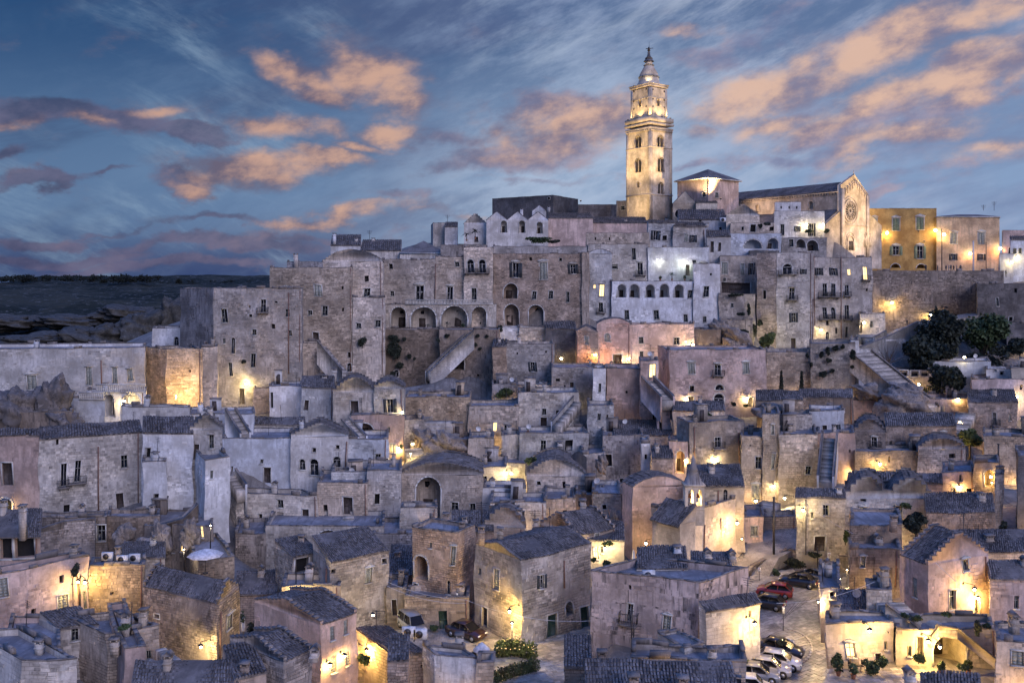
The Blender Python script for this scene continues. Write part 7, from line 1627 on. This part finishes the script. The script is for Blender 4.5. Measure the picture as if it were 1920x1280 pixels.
def pole(px, py0, py1, Yd, label, r=.06, name='utility_pole', mat='metal', cat='pole'):
    a, b = at(px, py1, Yd), at(px, py0, Yd); m = MB(); m.cyl((a[0], a[1], a[2]-.6), b, r*1.3, r, 8); m.cyl((b[0]-.25, b[1], b[2]-.5), (b[0]+.25, b[1], b[2]-.5), .03, n=5); m.cyl(b, (b[0], b[1], b[2]+.12), r*1.5, n=8)
    return m.build(name, MT[mat], None, None, label=label, cat=cat, origin=(a[0], a[1], a[2]))
pole(1451, 933, 1040, 113, 'tall dark utility pole beside the lit street', .12); pole(1511, 938, 1030, 110.3, 'thin pole at the corner of the end house', .05); pole(1825, 452, 512, 215, 'tall white flagpole before the salmon palace', .14, 'flagpole', 'acw'); pole(1766, 430, 505, 216, 'thin dark mast before the yellow palace', .1, 'mast'); pole(1849, 455, 512, 216, 'second thin mast before the salmon palace', .08, 'mast')
pole(1184, 1135, 1225, 80.5, 'rusty pole standing by the iron balcony', .05); pole(1361, 1218, 1245, 76, 'short sign post at the pale wall', .04); pole(137, 1085, 1150, 91.8, 'pale thin pole under the two lamps', .04); pole(150, 1085, 1150, 91.6, 'darker pole with a lamp under the tangled plant', .07); pole(1533, 1025, 1062, 110, 'dark pole on the retaining wall', .06); pole(1872, 833, 860, 139, 'metal flue on the brown house', .12); pole(1101, 664, 690, 181, 'thin pole by the orange lamp', .06)
pole(555, 1018, 1115, 95, 'aerial mast by the wooden cabins', .05, 'aerial_mast')
def antenna(px, py0, py1, Yd, label):
    a, b = at(px, py1, Yd), at(px, py0, Yd); m = MB(); m.cyl(a, b, .05, n=5)
    for i in range(4): z = b[2]-.15-i*.25; m.cyl((b[0]-.7+i*.1, b[1], z), (b[0]+.7-i*.1, b[1], z), .025, n=4)
    m.build('tv_aerial', MT['metal'], None, None, label=label, cat='aerial', origin=a, group='roof aerials')
for (px, a, b, Yd, lb) in ((693, 432, 448, 235, 'thin aerial on the left skyline roof'), (839, 403, 424, 252, 'aerial beside the ruined stub'), (1864, 378, 395, 236, 'aerial on the salmon palace roof'), (1844, 384, 395, 236, 'short aerial on the salmon palace'), (903, 940, 985, 104, 'aerial between the central chimneys'), (1188, 1170, 1200, 78, 'aerial by the iron balcony'), (1003, 955, 975, 100, 'tall aerial on the chimney right of centre')): antenna(px, a, b, Yd, lb)
def sign(px, py, Yd, w, h, label, mark=None, post=None):
    x, y, z = at(px, py, Yd); k = Yd/F; e = empty('road_sign', (x, y, z-2), label, 'sign'); m = MB(); m.box(x-w*k/2, x+w*k/2, y, y+.04, z-h*k/2, z+h*k/2); p = m.build('panel', MT['sign'], e)
    if mark:
        m = MB(); r = w*k*.3; n = 16
        for i in range(n):
            a, b = 2*pi*i/n, 2*pi*(i+1)/n; m.quad(*[(x+q*cos(t_), y-.006, z+h*k*.22+q*sin(t_)) for q, t_ in ((r*.7, a), (r, a), (r, b), (r*.7, b))])
        m.build('ring_mark', MT['tail'], p)
        m = MB(); m.box(x-w*k*.35, x+w*k*.35, y-.008, y-.002, z-h*k*.3, z-h*k*.24); m.box(x-w*k*.35, x+w*k*.35, y-.008, y-.002, z-h*k*.42, z-h*k*.37); m.build('text_lines', MT['dark'], p)
    if post:
        m = MB(); m.cyl((x, y+.07, z-post), (x, y+.07, z+h*k/2), .035, n=6); m.build('post', MT['metal'], e)
sign(1555, 1043, 109.5, 7, 15, 'white parking sign with round mark on the retaining wall', 1, 3.6); sign(1424, 1068, 107.5, 5, 9, 'small white sign left of the red hatchback', 1, 3.4); sign(1361, 1214, 76, 5, 9, 'white sign on the post by the lamp lit wall', 1, 2.2); sign(857, 1114, 94, 4, 5, 'little white plaque on the arched wall'); sign(1345, 889, 138, 6, 4, 'small white plaque under the bright lamp')
sign(1469, 1143, 92, 5, 13, 'dark meter box sign at the car park post', None, 3.2)
# planter
x, y, z = pz(1470, 1212); m = MB(); m.lathe((x, y, z), [(.8, 0), (.95, .5), (1.0, .55), (.85, .55), (.8, .45)], 14); m.build('planter', MT['trim'], None, None, label='round stone planter on the island', cat='planter', origin=(x, y, z))
# people: one continuous body each
def person(px, py, Yd, label, hgt=1.72, seed=0, shirt='shut', sit=False):
    x, y, z = at(px, py, Yd); r = random.Random(seed); s = hgt/1.72; k = .12*r.choice((-1, 1))
    vs = [(0, 0, .93), (0, 0, 1.15), (0, .0, 1.42), (0, 0, 1.52), (0, -.02, 1.64), (0, -.02, 1.72), (-.1, 0, .86), (-.12, k, .48), (-.12, k*.3, .07), (-.12, -.14+k*.3, .03), (.1, 0, .86), (.12, -k, .48), (.12, -k*.6, .07), (.12, -.14-k*.6, .03),
          (-.19, 0, 1.4), (-.24, k*.5, 1.14), (-.24, -.1, .92), (-.24, -.13, .83), (.19, 0, 1.4), (.24, -k*.5, 1.14), (.24, -.1, .92), (.24, -.13, .83)]
    es = [(0, 1), (1, 2), (2, 3), (3, 4), (4, 5), (0, 6), (6, 7), (7, 8), (8, 9), (0, 10), (10, 11), (11, 12), (12, 13), (2, 14), (14, 15), (15, 16), (16, 17), (2, 18), (18, 19), (19, 20), (20, 21)]
    rd = [.15, .14, .15, .06, .1, .09, .1, .07, .05, .04, .1, .07, .05, .04, .07, .05, .04, .035, .07, .05, .04, .035]
    me = bpy.data.meshes.new('person'); me.from_pydata([(a*s, b*s, c*s) for a, b, c in vs], es, []); o = bpy.data.objects.new('person', me); C.objects.link(o)
    md = o.modifiers.new('skin', 'SKIN'); o.modifiers.new('sub', 'SUBSURF').levels = 1
    for i, q in enumerate(rd): me.skin_vertices[0].data[i].radius = (q*s, q*s*.85)
    me.skin_vertices[0].data[0].use_root = True
    o.location = (x, y, z); o.rotation_euler = (0, 0, r.uniform(0, 6)); me.materials.append(MT[shirt]); tag(o, label, 'person', 'people strolling in the evening')
    m = MB(); m.lathe((0, -.02*s, 1.58*s), [(.0, -.09), (.07, -.06), (.105, 0), (.1, .08), (.05, .14), (0, .15)], 8); h_ = m.build('head', MT['skin'], o); h_.location = (0, 0, 0)
def bvert():
    ps = [(1758, 'bulb', 'leftmost person leaning on the cathedral square parapet'), (1774, '', 'person in dark coat second on the square parapet'), (1779, '', 'person standing close behind the parapet lamp mast'), (1783, '', 'short figure in the middle of the parapet group'), (1788, '', 'tall dark figure in the parapet group'), (1794, '', 'person right of the middle of the parapet group'), (1801, '', 'person standing apart right of the group'), (1736, '', 'lone figure under the yellow palace arch')]
    for i, (px, _, lb) in enumerate(ps): person(px, 510, 207.4, lb, 1.6+.05*(i % 4), i, ('shut', 'dcloth', 'cope')[i % 3])
    person(1701, 612, 189, 'figure sitting above the bluish wall on the hill road', 1.5, 11, 'dcloth'); person(1886, 520, 200, 'distant walker by the lit corner house', 1.7, 12)
bvert()
# chairs and table in the courtyard
def chair(px, py, Yd, label, rot=0):
    x, y, z = at(px, py, Yd); e = empty('garden_chair', (0, 0, 0), label, 'chair', 'garden chairs'); ORG[e.name] = np.zeros(3)
    m = MB(); m.box(-.22, .22, -.22, .22, .42, .46); m.build('seat', MT['wood'], e); m = MB(); m.box(-.22, .22, .2, .24, .5, .9); m.build('backrest', MT['wood'], e)
    for a in (-.19, .19):
        for b in (-.19, .21): m = MB(); m.cyl((a, b, 0), (a, b, .45), .02, n=5); m.build('leg', MT['metal'], e)
    e.location = (x, y, z); e.rotation_euler = (0, 0, rot)
chair(1597, 1256, 78.2, 'wooden garden chair before the glass door', .6); chair(1614, 1257, 78.1, 'second garden chair nearer the shrub', -1.2)
x, y, z = at(1606, 1262, 77.5); e = empty('garden_table', (x, y, z), 'small round garden table between the two chairs', 'table'); m = MB(); m.cyl((x, y, z+.7), (x, y, z+.74), .35, n=16); m.build('tabletop', MT['metal'], e); m = MB(); m.cyl((x, y, z), (x, y, z+.7), .03, n=6); m.build('leg', MT['metal'], e)
# cables
def cable(a, b, sag, label):
    a, b = np.array(a), np.array(b); m = MB(); n = 14; P = [a+(b-a)*i/n-np.array((0, 0, sag*4*(i/n)*(1-i/n))) for i in range(n+1)]
    for p, q in zip(P[:-1], P[1:]): m.cyl(p, q, .018, n=4, cap=False)
    m.build('cable', MT['acw'], None, None, label=label, cat='cable', group='cables strung between houses', origin=tuple(a))
cable(at(726, 1090, 93), at(874, 1124, 88), .4, 'upper pale cable across the yard of the silver minivan'); cable(at(726, 1098, 92), at(874, 1130, 88), .5, 'lower pale cable across the yard of the silver minivan'); cable(at(874, 1124, 88), at(1108, 1163, 82), .7, 'long sagging cable across the big corner house'); cable(at(1456, 1130, 80), at(1640, 1090, 80), .5, 'cable over the car park'); cable(at(1511, 945, 110), at(1600, 1000, 100), .2, 'cable down from the corner pole'); cable(at(1755, 1055, 79.5), at(1800, 1095, 79), .05, 'cable running down to the porch lamp of the cream house')
# string of small bulbs on the hedge
m = MB(); r = random.Random(5)
es_ = empty('string_lights', at(975, 1212, 84), 'string of small warm bulbs over the corner hedge', 'string lights'); 
for i in range(9):
    p = at(932+i*8.4, 1211+r.uniform(-3, 6), 83.8); m = MB(); m.lathe(p, [(0, -.045), (.038, 0), (0, .045)], 6); m.build('bulb', MT['litw'], es_)
l = bpy.data.lights.new('lamp_light', 'POINT'); l.energy = 90; l.color = (1, .8, .4); l.shadow_soft_size = .3; o = bpy.data.objects.new('lamp_light', l); C.objects.link(o); o.parent = es_; o.location = (0, -.5, .9)
# draped dark net over the courtyard
m = MB(); gx, gy = 8, 8
V = []
for i in range(gx+1):
    for j in range(gy+1):
        px = 1052+i*6; py = 852+j*5+6*sin(i*.9)+(i*1.2 if j == gy else 0); V.append(at(px, py, 139-.3*sin(i*1.3+j*.5)-j*.12))
m.add(V, [(i*(gy+1)+j, (i+1)*(gy+1)+j, (i+1)*(gy+1)+j+1, i*(gy+1)+j+1) for i in range(gx) for j in range(gy)])
m.build('draped_net', MT['dcloth'], None, None, label='dark net draped over the courtyard beside the shrub', cat='net', origin=at(1070, 870, 139), smooth=True)
# free-standing street lamps that light lanes whose fitting is hidden, and two added at the car park
for (px, py, Yd, pw, lb, col, kd) in [(330, 742, 153, 1300, 'hidden lane lamp before the glowing rounded tower', (1, .62, .18), 0), (1150, 880, 0, 0, '', 0, 0), (1800, 790, 152, 600, 'street lamp above the turning steps', (1, .72, .3), 0), (1758, 838, 143, 500, 'street lamp behind the long brick house', (1, .72, .3), 0), (1440, 640, 192, 900, 'garden lamp behind the bright shrub', (1, .82, .35), 0), (1286, 640, 178, 500, 'street lamp above the pink wall house', (1, .74, .36), 0),
        (960, 1168, 86, 200, 'lamp at the foot of the sloping buttress', (1, .8, .4), 0), (1588, 1068, 103, 160, 'low lamp at the end of the retaining wall', (1, .75, .4), 0), (1534, 1128, 89, 520, 'added lamp on the corner of the curved parapet house', (1, .66, .28), -1), (1575, 1085, 101, 260, 'added lamp at the back corner of the car park', (1, .68, .3), -1), (395, 985, 104, 60, 'lamp in the open cave room', (1, .85, .6), 0), (345, 1030, 104, 80, 'second lamp in the cave rooms', (1, .85, .6), 0), (1250, 885, 0, 0, '', 0, 0),  # corner lamps at the car park are added to light paving and wall
        (1391, 1010, 110, 240, 'lamp at the church corner over the street', (1, .68, .32), -1), (745, 880, 0, 0, '', 0, 0), (770, 850, 138, 420, 'lamp at the bottom of the bastion', (1, .74, .3), 0), (860, 1215, 0, 0, '', 0, 0), (1860, 905, 119, 90, 'reddish lamp on the terracotta terrace', (1, .5, .25), 0)]:
    if Yd:
        p = np.array(at(px, py, Yd))+(0, 0, max(kd, 0)); e = empty('street_lamp', tuple(p), lb, 'lamp', 'lit street lamps of the old town')
        m = MB(); m.cyl(p-(0, 0, 2.6), p, .045, .035, 6) if kd >= 0 else m.cyl(p, p+(.5, .5, .25), .03, .03, 6); m.build('post' if kd >= 0 else 'bracket', MT['metal'], e); m = MB(); m.lathe(tuple(p), [(.03, .25), (.2, .14), (.2, .1)], 8); m.build('lamp_shade', MT['metal'], e)
        m = MB(); m.lathe(tuple(p), [(0, -.06), (.08, 0), (.05, .1), (0, .12)], 8); m.build('bulb', MT['bulb'], e)
        l = bpy.data.lights.new('lamp_light', 'POINT'); l.energy = pw*LP; l.color = col; l.shadow_soft_size = .12; o = bpy.data.objects.new('lamp_light', l); C.objects.link(o); o.parent = e; o.location = (0, 0, -.2)
def slope_cover():
    r = np.random.default_rng(9); bl = []
    for i in range(90):
        px = r.uniform(1630, 1910); py = r.uniform(628, 735); Yd = 192-(py-628)*.21+r.uniform(-1, 1); x, y, z = at(px, py, Yd)
        if px < 1650+(py-640)*.8: continue
        bl.append((x, y, z, r.uniform(.8, 2.2), 1., r.uniform(.4, 1.1)))
    quads_obj('slope_undergrowth', leaves(bl, 9000, .28, 9), MT['leafd'], None, 'stuff', label='low dark undergrowth between the garden trees on the right slope', cat='undergrowth')
slope_cover()
def added_lane_lamps():  # lamps added at wall feet for a warm glow from below
    n = 0
    for (Cx, Cy, u, nu, W_, zb, label, xc, yt, nl, zt) in HOUSES:
        right = xc > 1150
        if yt < 600 or nl or W_ < 3 or zb > HC-7 or (not right and (xc < 700 or n % 2)): n += not right; continue
        for fr in (.5, .8, .2):
            p = np.array((Cx+u[0]*W_*fr+nu[0]*1.5, Cy+u[1]*W_*fr+nu[1]*1.5, zb+.2)); ok = True
            for (cx, cy, uu, v, w, dd, zt_) in FOOT:
                dt = uu[0]*v[1]-uu[1]*v[0]; s = ((p[0]-cx)*v[1]-(p[1]-cy)*v[0])/dt; t = ((p[1]-cy)*uu[0]-(p[0]-cx)*uu[1])/dt
                if -.3 < s < w+.3 and -.3 < t < dd+.3 and zt_+1.2 > p[2]: ok = False; break
            if ok: break
        if not ok: continue
        q = p-np.array((nu[0], nu[1], 0))*1.5
        lamp(tuple(q), nu, 260 if right else 140, ' '.join(('low lane lamp at the foot of the '+label).split()[:16]), (1, .58, .2), out=2.0)
added_lane_lamps()
ground()
